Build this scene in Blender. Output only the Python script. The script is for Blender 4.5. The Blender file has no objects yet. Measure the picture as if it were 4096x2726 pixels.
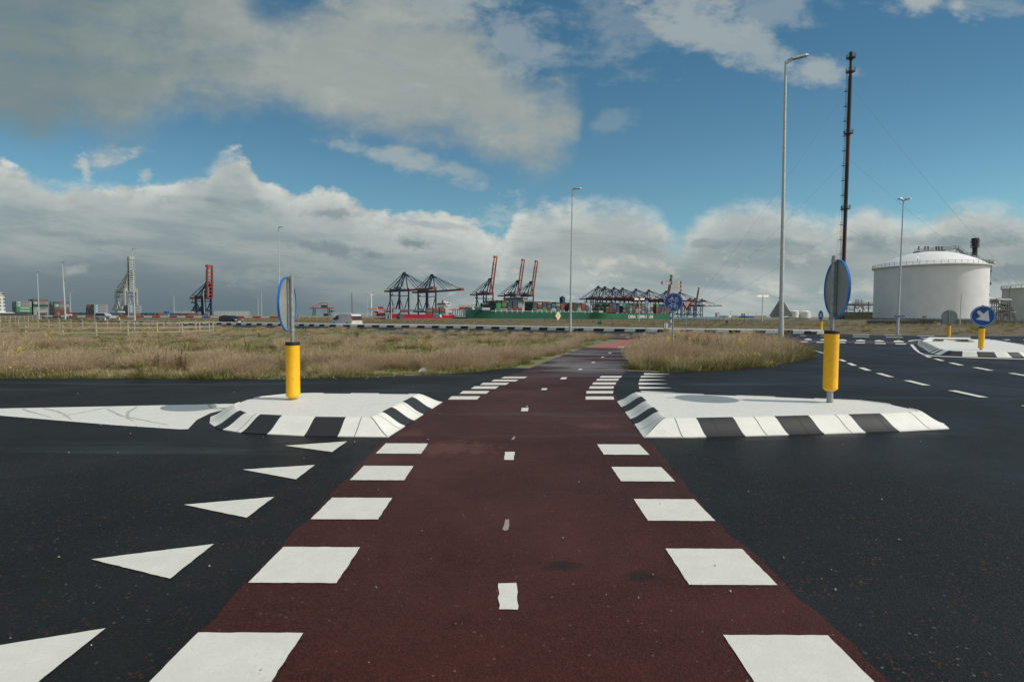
import bpy, bmesh, math, random
from mathutils import Vector, Matrix
R = math.radians
random.seed(7)
SC = bpy.context.scene
COL = SC.collection
# ---------------------------------------------------------------- camera
FL, CX, CY, HC = 2281.0, 2048.0, 1363.0, 1.49          # measured from the photograph (pixels, eye height in m)
PITCH, ROLL = -math.atan((CY-1262)/FL), 0.0045
_f = Vector((0, math.cos(PITCH), math.sin(PITCH))); _u = Vector((0, -math.sin(PITCH), math.cos(PITCH))); _r = Vector((1, 0, 0))
_R = _r*math.cos(ROLL)+_u*math.sin(ROLL); _U = _u*math.cos(ROLL)-_r*math.sin(ROLL)
cam = bpy.data.cameras.new('camera'); cam.lens = FL/4096*36; cam.sensor_width = 36; cam.clip_end = 40000; cam.clip_start = 0.05
co = bpy.data.objects.new('camera', cam); COL.objects.link(co)
co.matrix_world = Matrix(((_R.x, _U.x, -_f.x, 0), (_R.y, _U.y, -_f.y, 0), (_R.z, _U.z, -_f.z, HC), (0, 0, 0, 1)))
SC.camera = co
SC.render.resolution_x = 1024; SC.render.resolution_y = 681
SC.view_settings.view_transform = 'Standard'; SC.view_settings.look = 'None'
SC.view_settings.exposure = 0.0; SC.view_settings.gamma = 1.0
def ray(px, py):
    return _f+_R*((px-CX)/FL)+_U*((CY-py)/FL)
def G(px, py, z=0.0):            # where the view ray meets the level z
    d = ray(px, py); t = (z-HC)/d.z
    return Vector((d.x*t, d.y*t, z))
def W(px, py, Y):                # point of the view ray at distance Y
    d = ray(px, py); t = Y/d.y
    return Vector((d.x*t, Y, HC+d.z*t))
# ---------------------------------------------------------------- sun + sky
SUN_EL, SUN_AZ = R(43), R(101)
sd = Vector((math.cos(SUN_EL)*math.sin(SUN_AZ), math.cos(SUN_EL)*math.cos(SUN_AZ), math.sin(SUN_EL)))
sl = bpy.data.lights.new('sun', 'SUN'); sl.energy = 3.0; sl.angle = R(0.5); sl.color = (1, 0.94, 0.85)
so = bpy.data.objects.new('sun', sl); COL.objects.link(so); so.rotation_euler = sd.to_track_quat('Z', 'Y').to_euler()
so.location = (30, -10, 60)
wd = bpy.data.worlds.new('World'); SC.world = wd; wd.use_nodes = True
nt = wd.node_tree; nt.nodes.clear()
class NB:
    """tiny helper for node maths"""
    def __init__(s, nt): s.nt = nt
    def n(s, t, **k):
        o = s.nt.nodes.new(t)
        for a, b in k.items(): setattr(o, a, b)
        return o
    def put(s, inp, v):
        if hasattr(v, 'is_output') or hasattr(v, 'links'): s.nt.links.new(v, inp)
        else: inp.default_value = v
    def m(s, op, a, b=0.0, c=0.0, clamp=False):
        o = s.n('ShaderNodeMath', operation=op); o.use_clamp = clamp
        s.put(o.inputs[0], a); s.put(o.inputs[1], b)
        if len(o.inputs) > 2: s.put(o.inputs[2], c)
        return o.outputs[0]
    def add(s, a, b): return s.m('ADD', a, b)
    def sub(s, a, b): return s.m('SUBTRACT', a, b)
    def mul(s, a, b): return s.m('MULTIPLY', a, b)
    def ss(s, v, lo, hi, a=0.0, b=1.0):       # smooth step
        o = s.n('ShaderNodeMapRange'); o.interpolation_type = 'SMOOTHSTEP'
        s.put(o.inputs[0], v); s.put(o.inputs[1], lo); s.put(o.inputs[2], hi); s.put(o.inputs[3], a); s.put(o.inputs[4], b)
        return o.outputs[0]
    def xyz(s, x, y, z=0.0):
        o = s.n('ShaderNodeCombineXYZ'); s.put(o.inputs[0], x); s.put(o.inputs[1], y); s.put(o.inputs[2], z); return o.outputs[0]
    def noise(s, vec, scale, detail=5, rough=0.55, dist=0.0, color=False):
        o = s.n('ShaderNodeTexNoise'); s.put(o.inputs['Vector'], vec); o.inputs['Scale'].default_value = scale
        o.inputs['Detail'].default_value = detail; o.inputs['Roughness'].default_value = rough; o.inputs['Distortion'].default_value = dist
        return o.outputs['Color' if color else 'Fac']
    def mix(s, f, a, b, mode='MIX'):
        o = s.n('ShaderNodeMix', data_type='RGBA', blend_type=mode)
        s.put(o.inputs[0], f)
        for i, v in ((6, a), (7, b)):
            if isinstance(v, tuple): v = (v[0], v[1], v[2], 1)
            s.put(o.inputs[i], v)
        return o.outputs[2]
    def ramp(s, f, stops):
        o = s.n('ShaderNodeValToRGB'); s.put(o.inputs[0], f); e = o.color_ramp.elements
        while len(e) < len(stops): e.new(0.5)
        for k, (p, c) in enumerate(stops): e[k].position = p; e[k].color = (c[0], c[1], c[2], 1)
        return o.outputs[0]
    def curve(s, x, pts):        # x in 0..1 -> y in 0..1
        o = s.n('ShaderNodeFloatCurve'); s.put(o.inputs['Value'], x); c = o.mapping.curves[0]
        o.mapping.use_clip = False
        c.points[0].location = pts[0]; c.points[1].location = pts[-1]
        for p in pts[1:-1]: c.points.new(*p)
        o.mapping.update(); return o.outputs[0]
B = NB(nt)
tc = B.n('ShaderNodeTexCoord')
sep = B.n('ShaderNodeSeparateXYZ'); nt.links.new(tc.outputs['Generated'], sep.inputs[0])
dx, dy, dz = sep.outputs
sky = B.n('ShaderNodeTexSky'); sky.sky_type = 'NISHITA'; sky.sun_disc = False
sky.sun_elevation = SUN_EL; sky.sun_rotation = SUN_AZ; sky.air_density = 1.0; sky.dust_density = 0.4; sky.ozone_density = 1.6
front = B.ss(dy, 0.15, 0.35)
ysafe = B.m('MAXIMUM', dy, 0.12)
u = B.m('DIVIDE', dx, ysafe); v = B.m('DIVIDE', dz, ysafe)
uv = B.xyz(u, v, 0.0)
U0 = B.add(B.mul(u, 0.5), 0.5)                      # -1..1 -> 0..1
def cv(pts, lo=0.0, hi=0.7):                        # boundary drawn through photograph points (1312 px focal, horizon 726)
    return [(min(1, max(0, ((x-1178)/1312)*0.5+0.5)), (((726-y)/1312)) ) for x, y in pts]
# noises used everywhere
wv = B.xyz(u, B.mul(v, 1.6), 0.0)
n_big = B.sub(B.noise(wv, 4.0, 6, 0.6), 0.5)
n_mid = B.sub(B.noise(wv, 14.0, 7, 0.62, 0.2), 0.5)
n_fin = B.sub(B.noise(wv, 45.0, 6, 0.6, 0.2), 0.5)
st = B.xyz(B.mul(u, 0.9), B.mul(B.add(v, B.mul(u, 0.10)), 4.5), 3.7)
n_str = B.sub(B.noise(st, 6.0, 6, 0.6, 0.3), 0.5)   # flat streaks
n_st2 = B.sub(B.noise(st, 2.2, 4, 0.5, 0.2), 0.5)
# low bank of cumulus and stratus along the horizon
bank = cv([(-100, 370), (0, 378), (60, 395), (150, 428), (190, 415), (250, 428), (330, 432), (400, 428), (440, 410), (480, 396), (508, 360), (545, 352), (582, 374), (602, 415),
           (640, 432), (700, 452), (740, 440), (782, 445), (840, 474), (900, 492), (980, 492), (1050, 503), (1100, 524), (1155, 545), (1185, 492), (1250, 474), (1320, 452), (1400, 455),
           (1460, 464), (1520, 492), (1552, 524), (1590, 502), (1640, 472), (1720, 455), (1780, 457), (1835, 476), (1900, 487), (1940, 480), (1975, 463), (2025, 470), (2062, 490), (2110, 497),
           (2150, 476), (2200, 458), (2260, 452), (2356, 460), (2460, 450)])
vt = B.curve(U0, bank)
rag = B.add(B.mul(n_mid, 0.045), B.mul(n_fin, 0.018))
dtop = B.sub(B.add(vt, rag), v)                      # >0 inside the bank
m_bank = B.ss(dtop, -0.006, B.add(B.add(0.008, B.mul(B.ss(u, -0.05, 0.15), 0.030)), B.mul(B.ss(n_big, 0.0, 0.15), 0.035)))
leftness = B.ss(u, 0.1, -0.7)
# colours (radiance / strength), see K below
K = 1/0.10
def kc(r, g, b): return (r*K, g*K, b*K)
edge = B.ss(B.add(dtop, B.mul(n_mid, 0.06)), 0.0, B.add(0.09, B.mul(leftness, -0.03)))
body = B.mix(B.ss(n_str, -0.2, 0.2), kc(0.27, 0.34, 0.355), kc(0.47, 0.51, 0.485))
body = B.mix(B.ss(n_st2, -0.10, 0.14, 0.0, 0.50), body, kc(0.27, 0.335, 0.36))
body = B.mix(B.mul(B.ss(v, 0.13, 0.0), B.ss(u, 0.05, -0.55)), body, kc(0.105, 0.155, 0.185))
body = B.mix(B.mul(B.ss(v, 0.20, 0.05), B.mul(leftness, 0.55)), body, kc(0.15, 0.20, 0.225))
puff = B.mul(B.ss(B.noise(B.xyz(B.mul(u, 1.0), B.mul(v, 2.0), 9.0), 17.0, 6, 0.6), 0.55, 0.68), B.mul(B.ss(v, 0.005, 0.03), B.mul(B.ss(v, 0.18, 0.10), B.ss(u, -0.35, 0.1))))
body = B.mix(B.mul(puff, 0.75), body, kc(0.55, 0.57, 0.52))
lum = B.ss(n_mid, -0.15, 0.15)
white = B.mix(lum, kc(0.42, 0.465, 0.46), kc(0.68, 0.70, 0.66))
c_bank = B.mix(edge, white, body)
# grey undersides of the right-hand cumulus
und = B.mul(B.mul(B.ss(dtop, 0.05, 0.085), B.ss(dtop, 0.15, 0.10)), B.ss(u, -0.02, 0.05))
c_bank = B.mix(B.mul(und, 0.35), c_bank, kc(0.24, 0.285, 0.29))
# high grey sheet, upper left
up = cv([(-100, -300), (300, -300), (470, -120), (560, -20), (610, 45), (660, 58), (710, 45), (770, 15), (860, -30), (960, -20), (1050, 30), (1130, 90), (1180, 170), (1240, 200), (1300, 205), (1345, 262), (1420, 330), (2400, 330)])
lo = cv([(-100, 325), (0, 332), (100, 338), (200, 315), (300, 318), (370, 275), (450, 262), (540, 285), (650, 268), (760, 295), (850, 310), (950, 338), (1050, 345), (1150, 370), (1250, 388), (1320, 372), (1345, 262), (1420, 200), (2400, 200)])
nw = B.add(B.mul(n_big, 0.15), B.mul(n_mid, 0.075))
a1 = B.ss(B.sub(B.add(B.curve(U0, up), nw), v), -0.03, 0.07)
a2 = B.ss(B.sub(B.add(v, nw), B.curve(U0, lo)), -0.03, 0.06)
m_up = B.mul(B.mul(a1, a2), B.ss(B.add(n_big, B.mul(n_str, 0.7)), -0.30, 0.06, 0.60, 0.97))
gl = B.ss(B.add(B.mul(n_big, 0.9), u), -0.85, -0.30)
c_up = B.mix(gl, kc(0.185, 0.245, 0.25), kc(0.35, 0.385, 0.365))
c_up = B.mix(B.mul(B.ss(n_mid, 0.0, 0.22, 0.0, 0.5), gl), c_up, kc(0.43, 0.46, 0.43))
c_up = B.mix(B.ss(n_str, -0.15, 0.2, 0.0, 0.35), c_up, kc(0.235, 0.28, 0.275))
# soft blobs: (px, py, rx, ry, tilt, strength)
def blobs(L, nz, amp, lo_=1.15, hi_=0.25):
    tot = None
    for (px, py, rx, ry, an, k) in L:
        uu = B.sub(u, (px-1178)/1312); vv = B.sub(v, (726-py)/1312)
        ca, sa = math.cos(an), math.sin(an)
        a = B.mul(B.add(B.mul(uu, ca), B.mul(vv, sa)), 1312/rx); b = B.mul(B.sub(B.mul(vv, ca), B.mul(uu, sa)), 1312/ry)
        d = B.m('SQRT', B.add(B.mul(a, a), B.mul(b, b)))
        e = B.mul(B.ss(B.add(d, B.mul(nz, amp)), lo_, hi_), k)
        tot = e if tot is None else B.m('MAXIMUM', tot, e)
    return tot
wn = B.add(B.add(n_big, B.mul(n_mid, 1.1)), B.mul(n_str, 0.5))
m_w = blobs([(940, 380, 190, 34, -0.22, 0.7), (1060, 402, 70, 22, -0.2, 0.5), (1560, 50, 190, 75, -0.2, 0.75), (1690, 110, 150, 60, -0.4, 0.7), (1880, 185, 85, 45, -0.2, 0.75), (1770, 40, 170, 50, 0.1, 0.45), (2060, 8, 170, 42, -0.1, 0.85),
             (1420, 80, 120, 120, 0.4, 0.35), (1000, 40, 220, 60, -0.1, 0.65), (1170, 110, 120, 90, -0.3, 0.5), (2240, 20, 120, 30, 0, 0.4), (1390, 290, 60, 30, 0.4, 0.25), (250, 372, 70, 30, 0.1, 0.35)], wn, -2.3)
c_w = kc(0.40, 0.445, 0.435)
m_t = blobs([(205, 390, 16, 44, 0.1, 1.0), (262, 376, 48, 16, 0.1, 0.85), (340, 410, 16, 14, 0.0, 0.8), (1180, 500, 90, 40, 0.2, 0.45)], B.add(n_mid, B.mul(n_fin, 1.2)), -3.4, 1.35, -0.25)
# dark scud in front of the bank
m_d = blobs([(760, 575, 110, 20, -0.12, 0.8), (860, 590, 30, 12, -0.1, 0.8), (955, 562, 48, 17, -0.15, 0.85), (770, 495, 80, 13, 0.0, 0.65), (500, 470, 45, 14, -0.3, 0.35), (250, 565, 90, 10, 0, 0.45), (1000, 520, 120, 10, -0.1, 0.4),
             (1700, 560, 220, 16, 0, 0.5), (2150, 555, 240, 18, 0, 0.5), (2330, 620, 90, 30, 0, 0.7), (120, 430, 60, 12, 0, 0.2)], B.add(n_mid, B.mul(n_fin, 0.8)), -2.0)
m_l = blobs([(1400, 602, 70, 16, 0, 0.8), (1480, 605, 60, 10, 0, 0.6), (170, 628, 30, 16, 0.3, 0.35), (1050, 505, 110, 9, -0.15, 0.8), (620, 640, 120, 24, 0.1, 0.18), (1780, 650, 40, 14, 0, 0.5), (2000, 660, 60, 20, 0, 0.6)], B.add(n_mid, B.mul(n_fin, 1.0)), -2.6, 1.3, -0.3)
# the rest of the sky (sides, behind): unseen broken cloud, its brightness added as fill light
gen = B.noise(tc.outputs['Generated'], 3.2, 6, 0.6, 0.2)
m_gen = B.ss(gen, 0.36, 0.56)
blue = B.mix(1.0, sky.outputs[0], (0.64, 0.94, 0.90), 'MULTIPLY')
blue = B.mix(B.ss(v, 0.10, 0.60, 0.0, 0.60), blue, kc(0.036, 0.135, 0.255))
c = B.mix(m_w, blue, c_w)
c = B.mix(m_up, c, c_up)
c = B.mix(B.mul(m_t, 0.8), c, kc(0.50, 0.54, 0.52))
c = B.mix(m_bank, c, c_bank)
c = B.mix(B.mul(m_d, m_bank), c, kc(0.19, 0.25, 0.28))
c = B.mix(m_l, c, kc(0.56, 0.58, 0.53))
rest = B.mix(m_gen, blue, B.mix(B.ss(dx, -0.35, 0.55), kc(0.34, 0.38, 0.385), kc(1.10, 1.09, 1.02)))   # unseen clouds brightened on the sunny side to add ambient fill
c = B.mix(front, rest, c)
c = B.mix(B.ss(dz, 0.0, -0.02), c, kc(0.08, 0.09, 0.09))
bg = B.n('ShaderNodeBackground'); bg.inputs['Strength'].default_value = 0.10
nt.links.new(c, bg.inputs['Color'])
wo = B.n('ShaderNodeOutputWorld'); nt.links.new(bg.outputs[0], wo.inputs['Surface'])
SC.world.cycles.sampling_method = 'MANUAL'; SC.world.cycles.sample_map_resolution = 1024

# ---------------------------------------------------------------- materials
MATS = {}
def base_mat(name):
    m = bpy.data.materials.new(name); m.use_nodes = True
    return m, NB(m.node_tree), m.node_tree.nodes['Principled BSDF']
def mat(name, col, rough=0.6, metal=0.0, var=0.12, vscale=3.0, bump=0.0, bscale=60.0, dirt=None, dirt_amt=0.25, emit=None):
    if name in MATS: return MATS[name]
    m, b, p = base_mat(name)
    t = b.n('ShaderNodeTexCoord').outputs['Object']
    n1 = b.noise(t, vscale, 5, 0.6)
    dark = tuple(max(0, c*(1-var)) for c in col); lite = tuple(min(1, c*(1+var)) for c in col)
    c = b.mix(b.ss(n1, 0.3, 0.7), dark, lite)
    if dirt:
        n2 = b.noise(t, vscale*4.3, 7, 0.7, 0.4)
        c = b.mix(b.ss(n2, 0.52, 0.70, 0.0, dirt_amt), c, dirt)
    m.node_tree.links.new(c, p.inputs['Base Color'])
    p.inputs['Roughness'].default_value = rough; p.inputs['Metallic'].default_value = metal
    if rough < 0.8:
        m.node_tree.links.new(b.ss(n1, 0.2, 0.8, rough*0.85, min(1, rough*1.2)), p.inputs['Roughness'])
    if bump:
        bn = b.n('ShaderNodeBump'); bn.inputs['Strength'].default_value = bump; bn.inputs['Distance'].default_value = 0.004
        b.put(bn.inputs['Height'], b.noise(t, bscale, 4, 0.6)); b.put(p.inputs['Normal'], bn.outputs[0])
    if emit: p.inputs['Emission Color'].default_value = (*emit[:3], 1); p.inputs['Emission Strength'].default_value = emit[3]
    MATS[name] = m
    return m
def asphalt(name, base, light, damp=True, red=None, wet=False, spec=0.17):
    m, b, p = base_mat(name)
    t = b.n('ShaderNodeTexCoord').outputs['Object']
    vo = b.n('ShaderNodeTexVoronoi'); b.put(vo.inputs['Vector'], t); vo.inputs['Scale'].default_value = 95
    cell = b.n('ShaderNodeSeparateColor'); b.put(cell.inputs[0], vo.outputs['Color'])
    big = b.noise(t, 0.35, 5, 0.6, 0.3); mid = b.noise(t, 4.0, 6, 0.7)
    c = b.mix(b.ss(cell.outputs[0], 0.0, 1.0), tuple(x*0.55 for x in base), tuple(x*1.35 for x in base))
    c = b.mix(b.ss(big, 0.38, 0.62, 0.0, 0.7), c, tuple(x*1.7 for x in base))
    c = b.mix(b.ss(mid, 0.35, 0.75, 0.0, 0.35), c, tuple(x*0.6 for x in base))
    c = b.mix(b.ss(cell.outputs[1], 0.995, 0.999, 0, 0.5), c, light)             # pale stones in the mix
    if red:
        c = b.mix(b.ss(b.mul(b.ss(cell.outputs[2], 0.9, 0.94), b.ss(mid, 0.45, 0.6)), 0.2, 1.0, 0, 0.6), c, red)
    if wet:                                             # faded and oily places on the red surface, in ground coordinates
        sg = b.n('ShaderNodeSeparateXYZ'); b.put(sg.inputs[0], t); fine = b.sub(b.noise(t, 9.0, 6, 0.7, 0.3), 0.5)
        for (cx_, cy_, rx_, ry_, k_, tint) in ((-.72, 6.35, .75, .42, .8, (0.11, 0.042, 0.032)), (1.18, 7.65, .35, .25, .7, (0.10, 0.040, 0.030)), (-1.25, 7.1, .3, .2, .6, (0.10, 0.040, 0.030)), (.31, 3.35, .14, .10, .85, (0.020, 0.010, 0.010)), (.75, 3.2, .15, .09, .8, (0.022, 0.011, 0.010)), (.1, 4.9, 1.2, .5, .30, (0.030, 0.011, 0.009)), (-.5, 2.9, .9, .5, .25, (0.075, 0.026, 0.018))):
            ax_ = b.mul(b.sub(sg.outputs[0], cx_), 1/rx_); ay_ = b.mul(b.sub(sg.outputs[1], cy_), 1/ry_)
            d_ = b.add(b.m('SQRT', b.add(b.mul(ax_, ax_), b.mul(ay_, ay_))), b.mul(fine, 3.0))
            c = b.mix(b.ss(d_, 1.1, 0.2, 0.0, k_), c, tint)
    st = b.n('ShaderNodeTexCoord')
    mp = b.n('ShaderNodeMapping'); b.put(mp.inputs[0], t); mp.inputs['Scale'].default_value = (0.12, 1.1, 1)
    dampn = b.noise(mp.outputs[0], 1.0, 4, 0.5, 0.2)
    c = b.mix(b.ss(dampn, 0.60, 0.70, 0, 0.35), c, tuple(x*0.5 for x in base))
    b.put(p.inputs['Base Color'], c)
    rg_ = b.m('SUBTRACT', b.ss(big, 0.3, 0.7, 0.62, 0.5), b.ss(dampn, 0.58, 0.70, 0.0, 0.2))
    wet_ = None
    if wet:                                             # standing damp between 14 and 26 m along the path
        sy = b.n('ShaderNodeSeparateXYZ'); b.put(sy.inputs[0], t)
        mp2 = b.n('ShaderNodeMapping'); b.put(mp2.inputs[0], t); mp2.inputs['Scale'].default_value = (0.25, 0.9, 1)
        wet_ = b.mul(b.mul(b.ss(sy.outputs[1], 12.5, 16), b.ss(sy.outputs[1], 27, 24)), b.ss(b.noise(mp2.outputs[0], 1.0, 4, 0.55, 0.3), 0.44, 0.56))
        rg_ = b.m('SUBTRACT', rg_, b.mul(wet_, 0.28))
    b.put(p.inputs['Roughness'], rg_)
    p.inputs['Specular IOR Level'].default_value = spec
    bn = b.n('ShaderNodeBump'); b.put(bn.inputs['Strength'], 0.55 if wet_ is None else b.m('SUBTRACT', 0.55, b.mul(wet_, 0.5))); bn.inputs['Distance'].default_value = 0.004
    b.put(bn.inputs['Height'], b.add(vo.outputs['Distance'], b.mul(b.noise(t, 30, 4, 0.6), 0.9))); b.put(p.inputs['Normal'], bn.outputs[0])
    MATS[name] = m; return m
def paint_mat(name, col, wear=0.35, scale=6.0, bscale=45, stain=(0.33, 0.25, 0.18)):
    m, b, p = base_mat(name)
    t = b.n('ShaderNodeTexCoord').outputs['Object']
    n1 = b.noise(t, scale, 6, 0.65, 0.2); n2 = b.noise(t, scale*7, 6, 0.75); n3 = b.noise(t, 1.6, 5, 0.7, 0.5)
    c = b.mix(b.ss(n1, 0.3, 0.7), tuple(x*0.90 for x in col), col)
    c = b.mix(b.mul(b.ss(n2, 0.52, 0.70), b.ss(n1, 0.40, 0.60, 0.0, wear*.75)), c, (0.16, 0.16, 0.15))
    c = b.mix(b.mul(b.ss(n3, 0.60, 0.72, 0, 0.5), b.ss(n2, 0.45, 0.6)), c, stain)
    b.put(p.inputs['Base Color'], c); p.inputs['Roughness'].default_value = 0.62
    bn = b.n('ShaderNodeBump'); bn.inputs['Strength'].default_value = 0.35; bn.inputs['Distance'].default_value = 0.004
    b.put(bn.inputs['Height'], b.noise(t, bscale, 5, 0.65)); b.put(p.inputs['Normal'], bn.outputs[0])
    MATS[name] = m; return m
M_ASP = asphalt('asphalt', (0.0110, 0.0114, 0.0108), (0.16, 0.16, 0.15), red=(0.10, 0.035, 0.02))
M_RED = asphalt('red_asphalt', (0.045, 0.0132, 0.0090), (0.20, 0.15, 0.12), wet=True)
M_PAINT = paint_mat('road_paint', (0.68, 0.665, 0.60), 0.4)
M_SLAB = paint_mat('island_paint', (0.71, 0.70, 0.65), 1.0, 5.0, 30)
M_KW = paint_mat('kerb_white', (0.78, 0.77, 0.71), 0.35)
M_KB = paint_mat('kerb_black', (0.022, 0.023, 0.024), 0.0, stain=(0.06, 0.055, 0.05))
M_GALV = mat('galvanised_steel', (0.36, 0.38, 0.38), 0.45, 0.55, 0.2, 25, dirt=(0.2, 0.19, 0.17))
M_LAMP = mat('lamp_steel', (0.52, 0.55, 0.55), 0.42, 0.35, 0.12, 6)
M_GREYBACK = mat('sign_back', (0.30, 0.32, 0.30), 0.5, 0.2, 0.1, 5, dirt=(0.2, 0.2, 0.18))
M_BLUE = mat('sign_blue', (0.005, 0.075, 0.30), 0.35, 0, 0.06, 4)
M_RIMBLUE = mat('rim_blue', (0.01, 0.16, 0.55), 0.35, 0, 0.06, 4)
M_SIGNW = mat('sign_white', (0.66, 0.67, 0.65), 0.45, 0, 0.05, 4)
M_YEL = mat('bollard_yellow', (0.95, 0.49, 0.010), 0.38, 0, 0.06, 6, dirt=(0.45, 0.22, 0.03), dirt_amt=0.35)
M_BLK = mat('black_plastic', (0.015, 0.015, 0.015), 0.5)
M_WHITE = mat('white_steel', (0.68, 0.68, 0.65), 0.5, 0, 0.06, 0.3, dirt=(0.4, 0.36, 0.3), dirt_amt=0.2)
M_RSIGN = mat('sign_red', (0.38, 0.012, 0.018), 0.4)
M_GREEN = mat('sign_green', (0.02, 0.20, 0.10), 0.5)
M_ORANGE = mat('sign_orange', (0.9, 0.42, 0.02), 0.4)
M_DYEL = mat('dull_yellow', (0.42, 0.33, 0.03), 0.6)
M_CBLUE = mat('crane_blue', (0.014, 0.038, 0.085), 0.5, 0, 0.2, 0.2)
M_CRED = mat('crane_red', (0.19, 0.045, 0.035), 0.5, 0, 0.15, 0.2)
M_CORANGE = mat('crane_orange_red', (0.42, 0.085, 0.045), 0.5, 0, 0.12, 0.2)
M_CGREY = mat('crane_grey', (0.33, 0.35, 0.33), 0.55, 0, 0.15, 0.2)
M_DARK = mat('dark_steel', (0.035, 0.045, 0.055), 0.5, 0.2)
M_STEEL = mat('plant_steel', (0.12, 0.125, 0.12), 0.5, 0.3, 0.2, 1.0, dirt=(0.12, 0.06, 0.03))
M_HOUSE = mat('machinery_house', (0.35, 0.38, 0.38), 0.6, 0, 0.1, 0.3)
M_CONC = mat('concrete', (0.30, 0.29, 0.26), 0.8, 0, 0.15, 1.5, dirt=(0.15, 0.14, 0.12))
M_CONCD = mat('dark_concrete', (0.15, 0.145, 0.13), 0.85, 0, 0.2, 1.5)
M_WOOD = mat('weathered_wood', (0.36, 0.31, 0.235), 0.8, 0, 0.25, 7, dirt=(0.12, 0.10, 0.08), dirt_amt=0.5)
M_GLASS = mat('dark_glass', (0.012, 0.016, 0.018), 0.08)
M_RUST = mat('rust_brown', (0.085, 0.028, 0.018), 0.6, 0.1, 0.3, 0.3)
M_TYRE = mat('tyre', (0.02, 0.02, 0.02), 0.8)
M_JOINT = mat('kerb_joint', (0.03, 0.03, 0.028), 0.8)
M_WIRE = mat('wire', (0.30, 0.36, 0.42), 0.7)
def C_(name, c):
    c = tuple(x*.62+.018 for x in c)
    return mat('paint_'+name, c, 0.55, 0, 0.15, 0.25, dirt=tuple(x*0.5 for x in c), dirt_amt=0.4)
CPAL = {'maroon': C_('maroon', (0.17, 0.035, 0.028)), 'brick red': C_('brick_red', (0.30, 0.06, 0.035)), 'bright green': C_('bright_green', (0.035, 0.30, 0.09)), 'dark green': C_('dark_green', (0.012, 0.075, 0.04)),
        'navy blue': C_('navy_blue', (0.018, 0.05, 0.14)), 'bright blue': C_('bright_blue', (0.03, 0.14, 0.36)), 'cream': C_('cream', (0.52, 0.50, 0.42)), 'light grey': C_('light_grey', (0.36, 0.38, 0.37)),
        'dark grey': C_('dark_grey', (0.12, 0.13, 0.125)), 'teal': C_('teal', (0.04, 0.24, 0.20))}

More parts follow.
